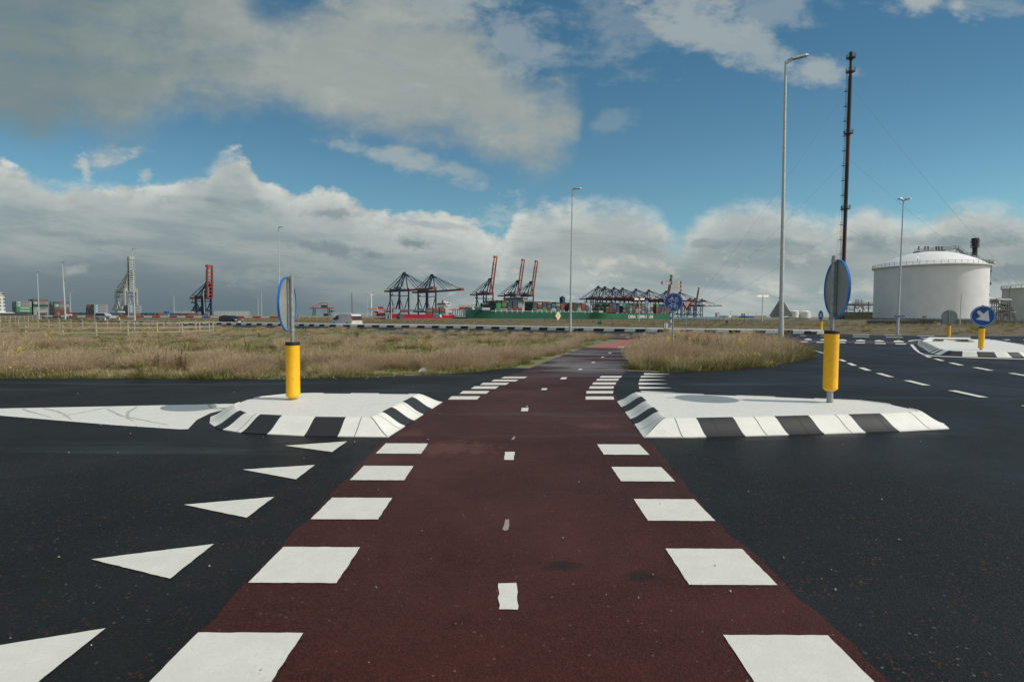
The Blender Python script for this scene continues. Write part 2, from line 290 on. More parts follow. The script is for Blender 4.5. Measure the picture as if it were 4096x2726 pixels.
# ---------------------------------------------------------------- mesh helpers
class MB:
    def __init__(s): s.v = []; s.f = []; s.mi = []; s.mats = []
    def mat(s, m):
        if m not in s.mats: s.mats.append(m)
        return s.mats.index(m)
    def raw(s, vs, fs, m):
        k = len(s.v); i = s.mat(m)
        s.v += [tuple(p) for p in vs]; s.f += [tuple(k+a for a in f) for f in fs]; s.mi += [i]*len(fs); return s
    def box(s, c, d, m, rz=0.0, taper=1.0):
        hx, hy, hz = d[0]/2, d[1]/2, d[2]/2; ca, sa = math.cos(rz), math.sin(rz); vs = []
        for z in (-hz, hz):
            t = taper if z > 0 else 1
            for x, y in ((-hx, -hy), (hx, -hy), (hx, hy), (-hx, hy)):
                x *= t; y *= t
                vs.append((c[0]+x*ca-y*sa, c[1]+x*sa+y*ca, c[2]+z))
        return s.raw(vs, [(3, 2, 1, 0), (4, 5, 6, 7), (0, 1, 5, 4), (1, 2, 6, 5), (2, 3, 7, 6), (3, 0, 4, 7)], m)
    def beam(s, a, b, w, h, m):
        a = Vector(a); b = Vector(b); d = b-a
        if d.length < 1e-6: return s
        d.normalize(); up = Vector((0, 0, 1)) if abs(d.z) < 0.95 else Vector((0, 1, 0))
        x = d.cross(up).normalized(); y = x.cross(d)
        vs = [p+x*i*w/2+y*j*h/2 for p in (a, b) for i, j in ((-1, -1), (1, -1), (1, 1), (-1, 1))]
        return s.raw(vs, [(0, 1, 2, 3), (7, 6, 5, 4), (0, 4, 5, 1), (1, 5, 6, 2), (2, 6, 7, 3), (3, 7, 4, 0)], m)
    def cyl(s, a, b, r0, r1, m, n=12, cap=True):
        a = Vector(a); b = Vector(b); d = (b-a).normalized(); up = Vector((0, 0, 1)) if abs(d.z) < 0.95 else Vector((1, 0, 0))
        x = d.cross(up).normalized(); y = d.cross(x); vs = []
        for p, r in ((a, r0), (b, r1)):
            for k in range(n):
                t = 2*math.pi*k/n; vs.append(p+x*math.cos(t)*r+y*math.sin(t)*r)
        fs = [(k, (k+1) % n, n+(k+1) % n, n+k) for k in range(n)]
        if cap: fs += [tuple(range(n-1, -1, -1)), tuple(range(n, 2*n))]
        return s.raw(vs, fs, m)
    def lathe(s, prof, m, c=(0, 0, 0), n=48):       # prof: (r, z)
        vs = []; fs = []
        for r, z in prof:
            for k in range(n):
                t = 2*math.pi*k/n; vs.append((c[0]+r*math.cos(t), c[1]+r*math.sin(t), c[2]+z))
        for j in range(len(prof)-1):
            for k in range(n): fs.append((j*n+k, j*n+(k+1) % n, (j+1)*n+(k+1) % n, (j+1)*n+k))
        return s.raw(vs, fs, m)
    def prism(s, poly, z0, z1, m):                  # convex or simple polygon, vertical extrusion
        n = len(poly); vs = [(x, y, z0) for x, y in poly]+[(x, y, z1) for x, y in poly]
        fs = [tuple(range(n-1, -1, -1)), tuple(range(n, 2*n))]+[(k, (k+1) % n, n+(k+1) % n, n+k) for k in range(n)]
        return s.raw(vs, fs, m)
    def plate(s, poly, y0, y1, m):                  # polygon in the xz plane with thickness along y
        n = len(poly); vs = [(x, y0, z) for x, z in poly]+[(x, y1, z) for x, z in poly]
        fs = [tuple(range(n)), tuple(range(2*n-1, n-1, -1))]+[((k+1) % n, k, n+k, n+(k+1) % n) for k in range(n)]
        return s.raw(vs, fs, m)
    def ring(s, c, r0, r1, y0, y1, m, n=40, sx=1.0):       # flat ring in the xz plane
        for k in range(n):
            a = 2*math.pi*k/n; b = 2*math.pi*(k+1)/n
            q = [(c[0]+sx*r*math.cos(t), c[1]+r*math.sin(t)) for r, t in ((r0, a), (r1, a), (r1, b), (r0, b))]
            s.plate(q, y0, y1, m)
        return s
    def build(s, name, parent=None, smooth=False, loc=None):
        me = bpy.data.meshes.new(name); me.from_pydata(s.v, [], s.f)
        for m in s.mats: me.materials.append(m)
        me.polygons.foreach_set('material_index', s.mi)
        if smooth: me.polygons.foreach_set('use_smooth', [True]*len(me.polygons))
        me.update()
        bm = bmesh.new(); bm.from_mesh(me); bmesh.ops.recalc_face_normals(bm, faces=bm.faces); bm.to_mesh(me); bm.free()
        if smooth:
            try: me.set_sharp_from_angle(angle=R(35))
            except Exception: pass
        o = bpy.data.objects.new(name, me); COL.objects.link(o)
        if parent: o.parent = parent
        if loc: o.location = loc
        return o
def tag(o, label=None, cat=None, group=None, kind=None):
    if label: o['label'] = label
    if cat: o['category'] = cat
    if group: o['group'] = group
    if kind: o['kind'] = kind
    return o
def thing(name, label, cat, loc=(0, 0, 0), rz=0.0, group=None):
    o = bpy.data.objects.new(name, None); COL.objects.link(o); o.empty_display_size = 0.2
    o.location = loc; o.rotation_euler = (0, 0, rz)
    return tag(o, label, cat, group)
def dup(root, loc, rz=None, label=None, scale=None):
    r = root.copy(); COL.objects.link(r); r.location = loc
    if rz is not None: r.rotation_euler = (0, 0, rz)
    if label: r['label'] = label
    if scale: r.scale = (scale,)*3
    for ch in list(root.children):
        c = ch.copy(); COL.objects.link(c); c.parent = r
        for g in list(ch.children):
            d = g.copy(); COL.objects.link(d); d.parent = c
    return r
def sheet(name, poly, z, m, kind='structure'):      # flat polygon, any simple outline
    bm = bmesh.new(); vs = [bm.verts.new((p[0], p[1], 0)) for p in poly]; f = bm.faces.new(vs)
    bmesh.ops.triangulate(bm, faces=[f])
    for f in bm.faces:
        if f.normal.z < 0: f.normal_flip()
    me = bpy.data.meshes.new(name); bm.to_mesh(me); bm.free(); me.materials.append(m)
    o = bpy.data.objects.new(name, me); COL.objects.link(o); o.location.z = z
    if kind: o['kind'] = kind
    return o
def quads(name, L, z, m):                           # many painted marks in one sheet
    vs = []; fs = []
    for q in L:
        k = len(vs); vs += [(p[0], p[1], 0) for p in q]; fs.append(tuple(range(k, k+len(q))))
    me = bpy.data.meshes.new(name); me.from_pydata(vs, [], fs); me.materials.append(m); me.update()
    bm = bmesh.new(); bm.from_mesh(me)
    for f in bm.faces:
        if f.normal.z < 0: f.normal_flip()
    bm.to_mesh(me); bm.free()
    o = bpy.data.objects.new(name, me); COL.objects.link(o); o.location.z = z; o['kind'] = 'structure'; return o
_txt = {}
def text_mesh(txt, size, m, bold=0.0, sx=1.0):
    cu = bpy.data.curves.new('lettering', 'FONT'); cu.body = txt; cu.size = size; cu.align_x = 'CENTER'; cu.align_y = 'CENTER'
    cu.offset = bold; cu.extrude = 0.0; cu.resolution_u = 2
    ob = bpy.data.objects.new('lettering', cu); COL.objects.link(ob)
    dg = bpy.context.evaluated_depsgraph_get(); dg.update()
    me = bpy.data.meshes.new_from_object(ob.evaluated_get(dg)); me.name = 'lettering'
    bpy.data.objects.remove(ob); bpy.data.curves.remove(cu)
    for v_ in me.vertices: v_.co = Vector((v_.co.x*sx, 0, v_.co.y))   # stand it in the xz plane
    me.materials.clear(); me.materials.append(m); return me
def letters(txt, size, m, parent, loc, rz=0.0, bold=0.0, sx=1.0, name='lettering'):
    key = (txt, size, m.name, bold, sx)
    if key not in _txt: _txt[key] = text_mesh(txt, size, m, bold, sx)
    o = bpy.data.objects.new(name, _txt[key]); COL.objects.link(o); o.parent = parent; o.location = loc; o.rotation_euler = (0, 0, rz); return o
# ---------------------------------------------------------------- ground, road, path
def inpoly(x, y, P):
    c = False; n = len(P); j = n-1
    for i in range(n):
        a, b = P[i], P[j]
        if (a[1] > y) != (b[1] > y) and x < (b[0]-a[0])*(y-a[1])/(b[1]-a[1])+a[0]: c = not c
        j = i
    return c
def g2(L, z=0.0, s=1.0, ox=0, oy=0): return [tuple(G(ox+x/s, oy+y/s, z)[:2]) for x, y in L]
m, b, p = base_mat('verge_soil')
t = b.n('ShaderNodeTexCoord').outputs['Object']
n1 = b.noise(t, 0.20, 6, 0.65, 0.3); n2 = b.noise(t, 0.9, 6, 0.7); n3 = b.noise(t, 14, 5, 0.7)
c = b.mix(b.ss(n2, 0.3, 0.7), (0.135, 0.10, 0.065), (0.22, 0.175, 0.12))
c = b.mix(b.ss(n1, 0.44, 0.56, 0, 0.85), c, (0.12, 0.15, 0.04))
c = b.mix(b.ss(n3, 0.45, 0.7, 0, 0.5), c, (0.30, 0.27, 0.22))
c = b.mix(b.mul(b.ss(n2, 0.52, 0.68), b.ss(n3, 0.4, 0.6, 0, 0.8)), c, (0.075, 0.10, 0.025))
b.put(p.inputs['Base Color'], c); p.inputs['Roughness'].default_value = 0.95
bn = b.n('ShaderNodeBump'); bn.inputs['Strength'].default_value = 0.6; bn.inputs['Distance'].default_value = 0.03
b.put(bn.inputs['Height'], n3); b.put(p.inputs['Normal'], bn.outputs[0])
M_SOIL = m
m, b, p = base_mat('water'); t = b.n('ShaderNodeTexCoord').outputs['Object']
p.inputs['Base Color'].default_value = (0.03, 0.045, 0.05, 1); p.inputs['Roughness'].default_value = 0.25
bn = b.n('ShaderNodeBump'); bn.inputs['Strength'].default_value = 0.5; bn.inputs['Distance'].default_value = 0.2
b.put(bn.inputs['Height'], b.noise(t, 0.6, 4, 0.6)); b.put(p.inputs['Normal'], bn.outputs[0]); M_WATER = m
m, b, p = base_mat('paving_bricks')
t = b.n('ShaderNodeTexCoord').outputs['Object']; br = b.n('ShaderNodeTexBrick'); b.put(br.inputs['Vector'], t)
br.inputs['Scale'].default_value = 4.5; br.inputs['Color1'].default_value = (0.42, 0.135, 0.105, 1); br.inputs['Color2'].default_value = (0.33, 0.105, 0.085, 1); br.inputs['Mortar'].default_value = (0.12, 0.06, 0.05, 1)
br.inputs['Mortar Size'].default_value = 0.012
c = b.mix(b.ss(b.noise(t, 2.0, 6, 0.7), 0.4, 0.7, 0, 0.5), br.outputs['Color'], (0.16, 0.07, 0.05))
b.put(p.inputs['Base Color'], c); p.inputs['Roughness'].default_value = 0.75; M_BRICK = m

Q = Vector((0.687, 0.727, 0)); S = Vector((0.727, -0.687, 0)); O_CR = Vector((-189, 1001, 0)); O_SH = Vector((-66, 1000, 0))
quad_w = [(-15000, -3000), (15000, -3000), (15000, 20000), (-15000, 20000)]
sheet('water', quad_w, -7.2, M_WATER)
q0 = O_CR+Q*(-70)+S*7; q1 = O_CR+Q*1150+S*7
gv = [(-6000, -800), (6000, -800), (6000, 292), (110, 292), (-70, 292), (-6000, 292), (-215, 800), (-6000, 800), (q0.x, q0.y), (-6000, q0.y), (q1.x, q1.y), (q1.x-600, q1.y+900), (-6000, 9000), (6000, 15500), (5890, 15500)]
gme = bpy.data.meshes.new('ground'); gme.from_pydata([(x, y, 0) for x, y in gv], [], [(0, 1, 2, 3, 4, 5), (5, 4, 6, 7), (7, 6, 8, 9), (9, 8, 10, 11, 12), (3, 2, 13, 14)]); gme.materials.append(M_SOIL); gme.update()
go_ = bpy.data.objects.new('ground', gme); COL.objects.link(go_); go_.location.z = -0.03; go_['kind'] = 'structure'

m, b, p = base_mat('field_soil')
t = b.n('ShaderNodeTexCoord').outputs['Object']
mp = b.n('ShaderNodeMapping'); b.put(mp.inputs[0], t); mp.inputs['Scale'].default_value = (.3, 1, 1)
n1 = b.noise(mp.outputs[0], 0.08, 6, 0.65, 0.3); n2 = b.noise(t, 0.7, 6, 0.75); n3 = b.noise(t, 5, 5, 0.7)
c = b.mix(b.ss(n2, 0.3, 0.7), (0.075, 0.05, 0.028), (0.135, 0.092, 0.055))
c = b.mix(b.ss(n1, 0.52, 0.62, 0, 0.8), c, (0.11, 0.12, 0.035)); c = b.mix(b.mul(b.ss(n2, .5, .62), b.ss(n3, .4, .7, 0, .5)), c, (.16, .15, .07))
b.put(p.inputs['Base Color'], c); p.inputs['Roughness'].default_value = 0.95; M_FIELD = m
# the asphalt in front of and right of the camera
asp_left = g2([(-60, 1512), (500, 1513), (1100, 1515), (1400, 1510), (1700, 1499), (1900, 1487), (2040, 1470)])
asp = [(-30, 0.3), (-30, asp_left[0][1])]+asp_left+g2([(2300, 1478), (2540, 1483), (2640, 1488), (2900, 1480), (3050, 1466), (3170, 1448), (3240, 1430), (3252, 1422), (3235, 1405), (3190, 1394), (3100, 1386), (2900, 1377), (2700, 1366),
      (2560, 1352), (2540, 1346), (2500, 1343)])
ring_front = g2([(2500, 1343), (2300, 1339), (2050, 1333), (1800, 1326), (1500, 1319), (1300, 1315), (1100, 1311), (850, 1304), (560, 1297)])
kerb_line = g2([(470, 1290.5), (640, 1293.5), (860, 1297), (1170, 1302), (1330, 1305.5), (1700, 1310), (2000, 1315.5), (2300, 1322), (2600, 1327), (2900, 1331), (3250, 1335.2), (3350, 1336)])
far_right = [(31, 47), (40, 46.5), (60, 48), (90, 50)]
asp += ring_front[1:]+[(kerb_line[0][0]-8, kerb_line[0][1]+2)]+[(x+0.02*x, y+0.25) for x, y in kerb_line]+far_right+[(90, 0.3)]
sheet('road', asp, 0.0, M_ASP)
fk = [(x-.02*x, y+.5) for x, y in kerb_line]
sheet('field', [(-90, 100)]+[(x+.03*x, y+.4) for x, y in kerb_line]+far_right+[(420, 90), (420, 280), (110, 290), (60, 289), (-70, 290), (-170, 480), (-420, 480), (-300, 250)], -0.015, M_FIELD)
sheet('side_road', g2([(120, 1268), (250, 1266.5), (330, 1274), (420, 1282), (480, 1290), (380, 1293), (300, 1288)]), 0.004, M_ASP)
# cycle path
pl = [(375, 1568), (550, 1355), (720, 1180), (878, 1016), (905, 1003), (1008, 929), (1060, 903), (1120, 879), (1200, 855), (1270, 826), (1344, 799.5)]
pr_ = [(1473, 801.5), (1468, 812), (1455, 838), (1436, 858), (1420, 880), (1413, 902), (1423, 921), (1476, 1003), (1500, 1021), (1640, 1192), (1800, 1336), (2045, 1568)]
K2 = 1.7386
path_poly = [(-1.47, 0.3), (-1.45, 2.32)]+g2([(x*K2, y*K2) for x, y in pl[1:]])+g2([(x*K2, y*K2) for x, y in pr_[:-1]])+[(1.55, 2.32), (1.5, 0.3)]
def jag(P, amp=.018, step=.10, ymax=14):
    o_ = []; n = len(P)
    for i in range(n):
        a = Vector(P[i]); b_ = Vector(P[(i+1) % n]); d = (b_-a).length; k = max(1, int(d/step)) if min(a.y, b_.y) < ymax and a.y > .5 and b_.y > .5 else 1; nn = Vector((-(b_-a).y, (b_-a).x)).normalized()
        for j in range(k):
            e = nn*(random.uniform(-amp, amp)*.6+amp*math.sin(j*.9+i)*.6) if j else Vector((0, 0)); q_ = a.lerp(b_, j/k)+e; o_.append((q_.x, q_.y))
    return o_
sheet('cycle_path', jag(path_poly), 0.004, M_RED)
M_FADE = asphalt('faded_red_asphalt', (0.078, 0.030, 0.022), (0.2, 0.15, 0.12)); M_OIL = asphalt('oil_stained_asphalt', (0.022, 0.011, 0.011), (0.1, 0.08, 0.07))
def blotch(name, px, py, rx, ry, m, n=7, z=.0052):
    c_ = G(px, py)
    for i in range(n):
        cx_ = c_.x+random.uniform(-rx, rx)*.8; cy_ = c_.y+random.uniform(-ry, ry)*.8; P_ = []
        for k in range(26):
            a_ = 2*math.pi*k/26; r_ = random.uniform(.6, 1.2); P_.append((cx_+rx*.33*r_*math.cos(a_), cy_+ry*.30*r_*math.sin(a_)))
        sheet(name, P_, z+i*.00012, m)
random.seed(33)
brick_poly = g2([(2375, 1363.5), (2563, 1393), (2590, 1385), (2640, 1359), (2520, 1355), (2450, 1372)][:0]+[(2375, 1363.5)][:0]+[(2336, 1390), (2360, 1386), (2412, 1376), (2467, 1366), (2523, 1356), (2625, 1358), (2602, 1379), (2561, 1394)])
sheet('brick_path', brick_poly, 0.008, M_BRICK)
ring_path = g2([(1560, 1337), (1700, 1338), (1900, 1340), (2100, 1343), (2300, 1348), (2512, 1356.5), (2640, 1358), (2720, 1357), (2900, 1362), (3100, 1371), (3400, 1372), (3700, 1377), (4096, 1382), (4300, 1386), (4300, 1374), (4096, 1371), (3700, 1367.5), (3400, 1363), (3200, 1361), (2900, 1353), (2640, 1346), (2300, 1340), (2000, 1335), (1800, 1331), (1560, 1328)])
sheet('crossing_path', ring_path, 0.008, asphalt('far_red_asphalt', (0.075, 0.045, 0.048), (0.2, 0.17, 0.16)))
def rag(q, amp=.0024, step=.035):
    o_ = []; n = len(q)
    for i in range(n):
        a = Vector(q[i][:2]); b_ = Vector(q[(i+1) % n][:2]); d = (b_-a).length; k = max(1, min(40, int(d/step))); nn = Vector((-(b_-a).y, (b_-a).x)).normalized() if d > 0 else Vector((0, 0))
        for j in range(k):
            e = nn*random.uniform(-amp, amp) if j else Vector((0, 0)); q_ = a.lerp(b_, j/k)+e; o_.append((q_.x, q_.y))
    return o_
# block markings: 0.5 m squares every metre along both sides of the crossing
L = []
for k in range(6):
    y0 = 2.11+k*0.988
    for x in (-1.46, 0.99):
        j = random.uniform(-.006, .006)
        if k == 5: continue
        L.append([(x+j, y0), (x+.49+j, y0), (x+.49+j, y0+.49), (x+j, y0+.49)])
def zq(l, s, ox, oy): return [tuple(G(ox+x/s, oy+y/s)[:2]) for x, y in l]
far_l = [[(790, 9), (908, 9), (892, 17), (772, 17)], [(738, 24), (862, 24), (846, 33), (722, 33)], [(682, 40), (815, 40), (797, 51), (664, 51)], [(636, 58), (762, 58), (744, 71), (618, 71)], [(578, 82), (714, 82), (698, 96), (561, 96)], [(520, 109), (667, 109), (650, 126), (501, 126)]]
far_r = [[(1284, 5), (1393, 5), (1383, 14), (1276, 14)], [(1266, 20), (1377, 20), (1371, 29), (1258, 29)], [(1246, 38), (1363, 38), (1357, 49), (1238, 49)], [(1229, 58), (1351, 58), (1347, 70), (1223, 70)], [(1211, 82), (1348, 82), (1345, 95), (1208, 95)], [(1206, 110), (1347, 110), (1352, 126), (1205, 126)]]
L += [zq(q, 1.279, 1400, 1500) for q in far_l+far_r]
quads('block_markings', [rag(q) for q in L], 0.008, M_PAINT)
dash = [[(758, 1070), (850, 1067), (858, 1205), (762, 1203)], [(792, 395), (842, 394), (838, 436), (789, 435)], [(878, 169), (914, 168), (910, 186), (875, 186)], [(983, 68), (1010, 68), (1005, 77), (977, 77)], [(1082, 12), (1112, 12), (1104, 22), (1075, 22)]]
dl = [zq(q, 1.279, 1400, 1500) for q in dash]
dash2 = [[(1805, 473), (1845, 473), (1835, 486), (1795, 486)], [(1930, 409), (1957, 409), (1950, 417), (1923, 417)], [(2026, 359), (2050, 359), (2045, 365), (2021, 365)], [(2095, 320), (2114, 320), (2110, 325), (2091, 325)], [(2148, 289), (2167, 289), (2164, 294), (2144, 294)]]
dash3 = [[(2222, 248), (2262, 248), (2254, 253), (2213, 253)], [(2312, 225), (2346, 225), (2340, 229), (2306, 229)]]
dl += [zq(q, 1.812, 1250, 1250) for q in dash2[1:]]
quads('centre_dashes', [rag(q, .006) for q in dl], 0.008, M_PAINT)
dl3 = [zq(q, 1.812, 1250, 1250) for q in dash3]+[zq([(1240, 1231), (1318, 1231), (1312, 1239), (1234, 1239)], 3.92, 2250, 1050), zq([(990, 1169), (1060, 1170), (1056, 1175), (986, 1174)], 3.92, 2250, 1050)]
quads('far_centre_dashes', dl3, 0.012, M_PAINT)
M_OLD = paint_mat('worn_paint', (0.30, 0.25, 0.23), 0.9, 14)
quads('worn_dashes', [zq([(794, 741), (813, 739), (815, 775), (808, 795), (790, 798), (779, 790), (790, 765)], 1.279, 1400, 1500), zq([(838, 315), (847, 314), (838, 331), (824, 331)], 1.279, 1400, 1500), zq([(904, 156), (911, 156), (907, 165), (900, 165)], 1.279, 1400, 1500)], 0.006, M_OLD)
# shark's teeth
T = [[(-2.51-.04, 3.40), (-1.93, 3.64), (-1.92, 3.15)], [(-2.56, 4.40), (-1.94, 4.60), (-1.94, 4.12)], [(-2.58, 5.42), (-1.95, 5.60), (-1.95, 5.10)], [(-2.58, 6.43), (-1.94, 6.66), (-1.95, 6.14)], [(-2.50, 2.42), (-1.92, 2.64), (-1.91, 2.17)]]
tr = [[(362, 252), (362, 261), (500, 257)], [(347, 266), (344, 275), (480, 270)], [(340, 283), (337, 293), (478, 287)], [(335, 301), (333, 313), (490, 308)], [(335, 322), (337, 335), (512, 329)], [(343, 345), (352, 352), (540, 353)]]
T += [zq(q, 1.312, 2300, 1300) for q in tr]
quads('give_way_teeth', [rag(q) for q in T], 0.004, M_PAINT)
# white taper that leads to the left island
quads('white_taper', [zq([(-160, 183), (0, 175), (600, 163), (1225, 150), (1180, 180), (1100, 200), (1030, 235), (985, 283), (940, 284), (600, 262), (0, 212), (-160, 200)], 1.309, 0, 1500)], 0.004, M_SLAB)
# tyre marks on the taper and grime round the island toe
M_SKID = mat('tyre_mark', (0.42, 0.41, 0.38), 0.8, 0, .25, 9)
def ribbon(name, pts, w, z, m):
    vs = []; 
    for i, q in enumerate(pts):
        q = Vector(q); d = (Vector(pts[min(i+1, len(pts)-1)])-Vector(pts[max(i-1, 0)])).normalized(); n_ = Vector((-d.y, d.x))*w*(.5+.2*math.sin(i*1.7)); vs += [(q+n_), (q-n_)]
    P_ = [tuple(v_) for v_ in vs[0::2]]+[tuple(v_) for v_ in reversed(vs[1::2])]
    return sheet(name, P_, z, m)
for k_, l_ in enumerate(([(120, 176), (150, 190), (210, 205), (270, 222)], [(225, 174), (300, 190), (340, 208), (372, 232)], [(330, 215), (470, 188), (590, 165)], [(560, 178), (640, 215), (760, 238), (880, 262)], [(720, 165), (670, 195), (665, 225), (700, 240)], [(1090, 155), (1110, 175), (1160, 184)])):
    ribbon('tyre_mark', zq(l_, 1.309, 0, 1500), .035, 0.0052+k_*.0001, M_SKID)
# lane dashes of the right-hand road
r8 = lambda q: zq(q, 2.6295, 3200, 1280)
RD = [[(400, 415), (445, 415), (493, 437), (452, 438)], [(488, 454), (540, 454), (602, 481), (548, 481)], [(612, 502), (672, 502), (755, 534), (695, 533)], [(793, 561), (857, 561), (993, 602), (925, 600)], [(1087, 637), (1160, 637), (1375, 691), (1290, 689)], [(1556, 743), (1640, 743), (1985, 818), (1885, 816)],
      [(1303, 376), (1345, 377), (1392, 396), (1345, 395)], [(1402, 408), (1450, 408), (1525, 431), (1475, 431)], [(1558, 450), (1615, 450), (1730, 478), (1668, 478)], [(1808, 499), (1872, 499), (2045, 533), (1975, 532)], [(2183, 560), (2250, 560), (2500, 603), (2420, 601)],
      [(2, 283), (28, 283), (262, 350), (262, 357), (225, 347)], [(2330, 900), (2600, 940), (2600, 950), (2330, 905)],
      # edge lines of the ring road
      [(555, 153), (732, 154), (732, 157.5), (555, 156.5)], [(890, 157), (1068, 159), (1068, 162), (890, 160)], [(1235, 164), (1412, 166), (1412, 169), (1235, 167)], [(1590, 172), (1800, 174), (1800, 177), (1590, 175)],
      [(555, 172), (726, 174), (728, 178), (555, 176)], [(903, 178), (1082, 181), (1084, 185), (903, 182)], [(1265, 184), (1440, 187), (1440, 190), (1265, 187.5)],
      [(0, 162), (62, 163), (62, 166), (0, 165)], [(220, 165), (262, 166), (262, 169), (220, 168)], [(-300, 158), (-160, 159), (-160, 162), (-300, 161)],
      # blocks along the far crossing
      [(175, 229), (262, 230), (262, 238), (175, 237)], [(402, 232), (478, 233), (478, 242), (402, 241)], [(578, 236), (682, 237), (684, 245), (576, 244)], [(788, 242), (898, 243), (902, 252), (788, 250)], [(1003, 246), (1112, 247), (1118, 257), (1003, 255)],
      [(0, 225), (86, 226), (78, 234), (0, 233)],
      [(45, 203), (85, 194), (122, 202), (122, 211), (50, 209)], [(215, 206), (240, 198), (262, 203), (262, 212), (215, 211)], [(400, 208), (450, 202), (492, 211), (492, 220), (400, 218)], [(588, 213), (640, 206), (686, 216), (686, 223), (590, 221)], [(785, 216), (835, 210), (886, 221), (886, 228), (788, 226)], [(985, 220), (1035, 212), (1092, 225), (1090, 233), (990, 231)],
      [(1945, 200), (1998, 201), (2005, 206), (1975, 209), (1945, 206)], [(2118, 203), (2220, 205), (2190, 212)], [(2340, 208), (2420, 209), (2420, 213), (2360, 214)],
      [(2052, 252), (2186, 254), (2190, 262), (2060, 259)], [(2300, 260), (2420, 262), (2420, 268), (2310, 266)], [(2140, 278), (2285, 281), (2300, 289), (2150, 286)], [(2200, 293), (2316, 293), (2280, 303)],
      # line that runs round the far island
      [(1156, 258), (1190, 258), (1228, 305), (1262, 338), (1310, 362), (1400, 374), (1480, 379), (1860, 394), (2400, 410), (2400, 416), (1860, 401), (1500, 386), (1380, 380), (1290, 366), (1236, 338), (1195, 305)],
      [(1136, 218), (1190, 210), (1250, 206), (1320, 206), (1322, 211), (1255, 213), (1200, 217), (1160, 225), (1140, 225)]]
quads('lane_markings', [r8(q) for q in RD], 0.012, M_PAINT)
# island objects --------------------------------------------------------------
def ring_pts(P, step=0.1):
    pts = []; n = len(P); s = 0.0; offs = []
    for i in range(n):
        a = Vector(P[i]); b_ = Vector(P[(i+1) % n]); z = Vector(P[i-1])
        e0 = (a-z).normalized(); e1 = (b_-a).normalized()
        n0 = Vector((-e0.y, e0.x)); n1 = Vector((-e1.y, e1.x)); mt = (n0+n1).normalized(); mt = mt/max(0.45, mt.dot(n1))
        nb = Vector(P[(i+2) % n]); e2 = (nb-b_).normalized(); n2_ = Vector((-e2.y, e2.x)); m2 = (n1+n2_).normalized(); m2 = m2/max(0.45, m2.dot(n1))
        d = (b_-a).length; k = max(1, int(round(d/step)))
        for j in range(k):
            t_ = j/k; q = a.lerp(b_, t_)
            # miter only close to the corners
            w0 = max(0, 1-t_*d/0.33); w1 = max(0, 1-(1-t_)*d/0.33)
            nn = n1*(1-w0-w1)+mt*w0+m2*w1 if w0+w1 <= 1 else mt*(w0/(w0+w1))+m2*(w1/(w0+w1))
            pts.append((q, nn, s+d*t_))
        s += d
    return pts, s
def island(name, label, P, hgt=0.19, inset=0.33, blacks=None, period=None, group=None):
    """P anticlockwise outline on the road; concave splayed kerb rising to a flat painted top"""
    cx = sum(q[0] for q in P)/len(P); cy = sum(q[1] for q in P)/len(P)
    P = [(q[0]-cx, q[1]-cy) for q in P]
    root = thing(name, label, 'traffic island', (cx, cy, 0), 0, group)
    pts, tot = ring_pts(P); n = len(pts)
    prof = [(0.0, -0.03), (0.0, 0.012), (0.10, 0.022), (0.25, 0.045), (0.42, 0.082), (0.60, 0.125), (0.78, 0.165), (0.90, 0.182), (0.96, 0.19), (1.0, 0.188), (1.0, 0.15)]
    kb = MB(); vs = []; 
    for q, nn, s_ in pts:
        for t_, z in prof:
            p_ = q+nn*inset*t_; vs.append((p_.x, p_.y, z*hgt/0.19))
    np_ = len(prof); fw = []; fb = []
    def black(s_):
        if period: return (s_ % period) < period/2
        for a, b_ in blacks:
            if a <= s_ <= b_: return True
        return False
    for i in range(n):
        j = (i+1) % n; sm = pts[i][2]+0.05
        for k in range(np_-1):
            f = (i*np_+k, j*np_+k, j*np_+k+1, i*np_+k+1)
            (fb if black(sm) else fw).append(f)
    kb.v = vs; kb.mat(M_KW); kb.mat(M_KB); kb.f = fw+fb; kb.mi = [0]*len(fw)+[1]*len(fb)
    KB = kb
    top = [(q+nn*(inset-0.005)) for q, nn, s_ in pts]
    bm = bmesh.new(); f = bm.faces.new([bm.verts.new((q.x, q.y, 0.181*hgt/0.19)) for q in top])
    bmesh.ops.triangulate(bm, faces=[f])
    for f in bm.faces:
        if f.normal.z < 0: f.normal_flip()
    me = bpy.data.meshes.new('island_top'); bm.to_mesh(me); bm.free(); me.materials.append(M_SLAB)
    o = bpy.data.objects.new('island_top', me); COL.objects.link(o); o.parent = root
    # joints between the kerb stones
    jb = KB; last = -9
    for i, (q, nn, s_) in enumerate(pts):
        if s_-last > 0.48+0.04*math.sin(i):
            last = s_; e = Vector((nn.y, -nn.x)).normalized()*0.004
            for k in range(1, np_-2):
                a0 = q+nn*inset*prof[k][0]; a1 = q+nn*inset*prof[k+1][0]; z0 = prof[k][1]*hgt/0.19+0.0025; z1 = prof[k+1][1]*hgt/0.19+0.0025
                jb.raw([(a0.x-e.x, a0.y-e.y, z0), (a0.x+e.x, a0.y+e.y, z0), (a1.x+e.x, a1.y+e.y, z1), (a1.x-e.x, a1.y-e.y, z1)], [(0, 1, 2, 3)], M_JOINT)
    jb.build('kerb', root, smooth=True)
    return root, pts
def arcs(P, pairs):
    """arc positions of outline points nearest to the given ground points"""
    pts, tot = ring_pts(P); out = []
    for a, b_ in pairs:
        r_ = []
        for q in (a, b_): r_.append(min(pts, key=lambda t: (t[0]-Vector(q)).length)[2])
        out.append((min(r_), max(r_)))
    return out
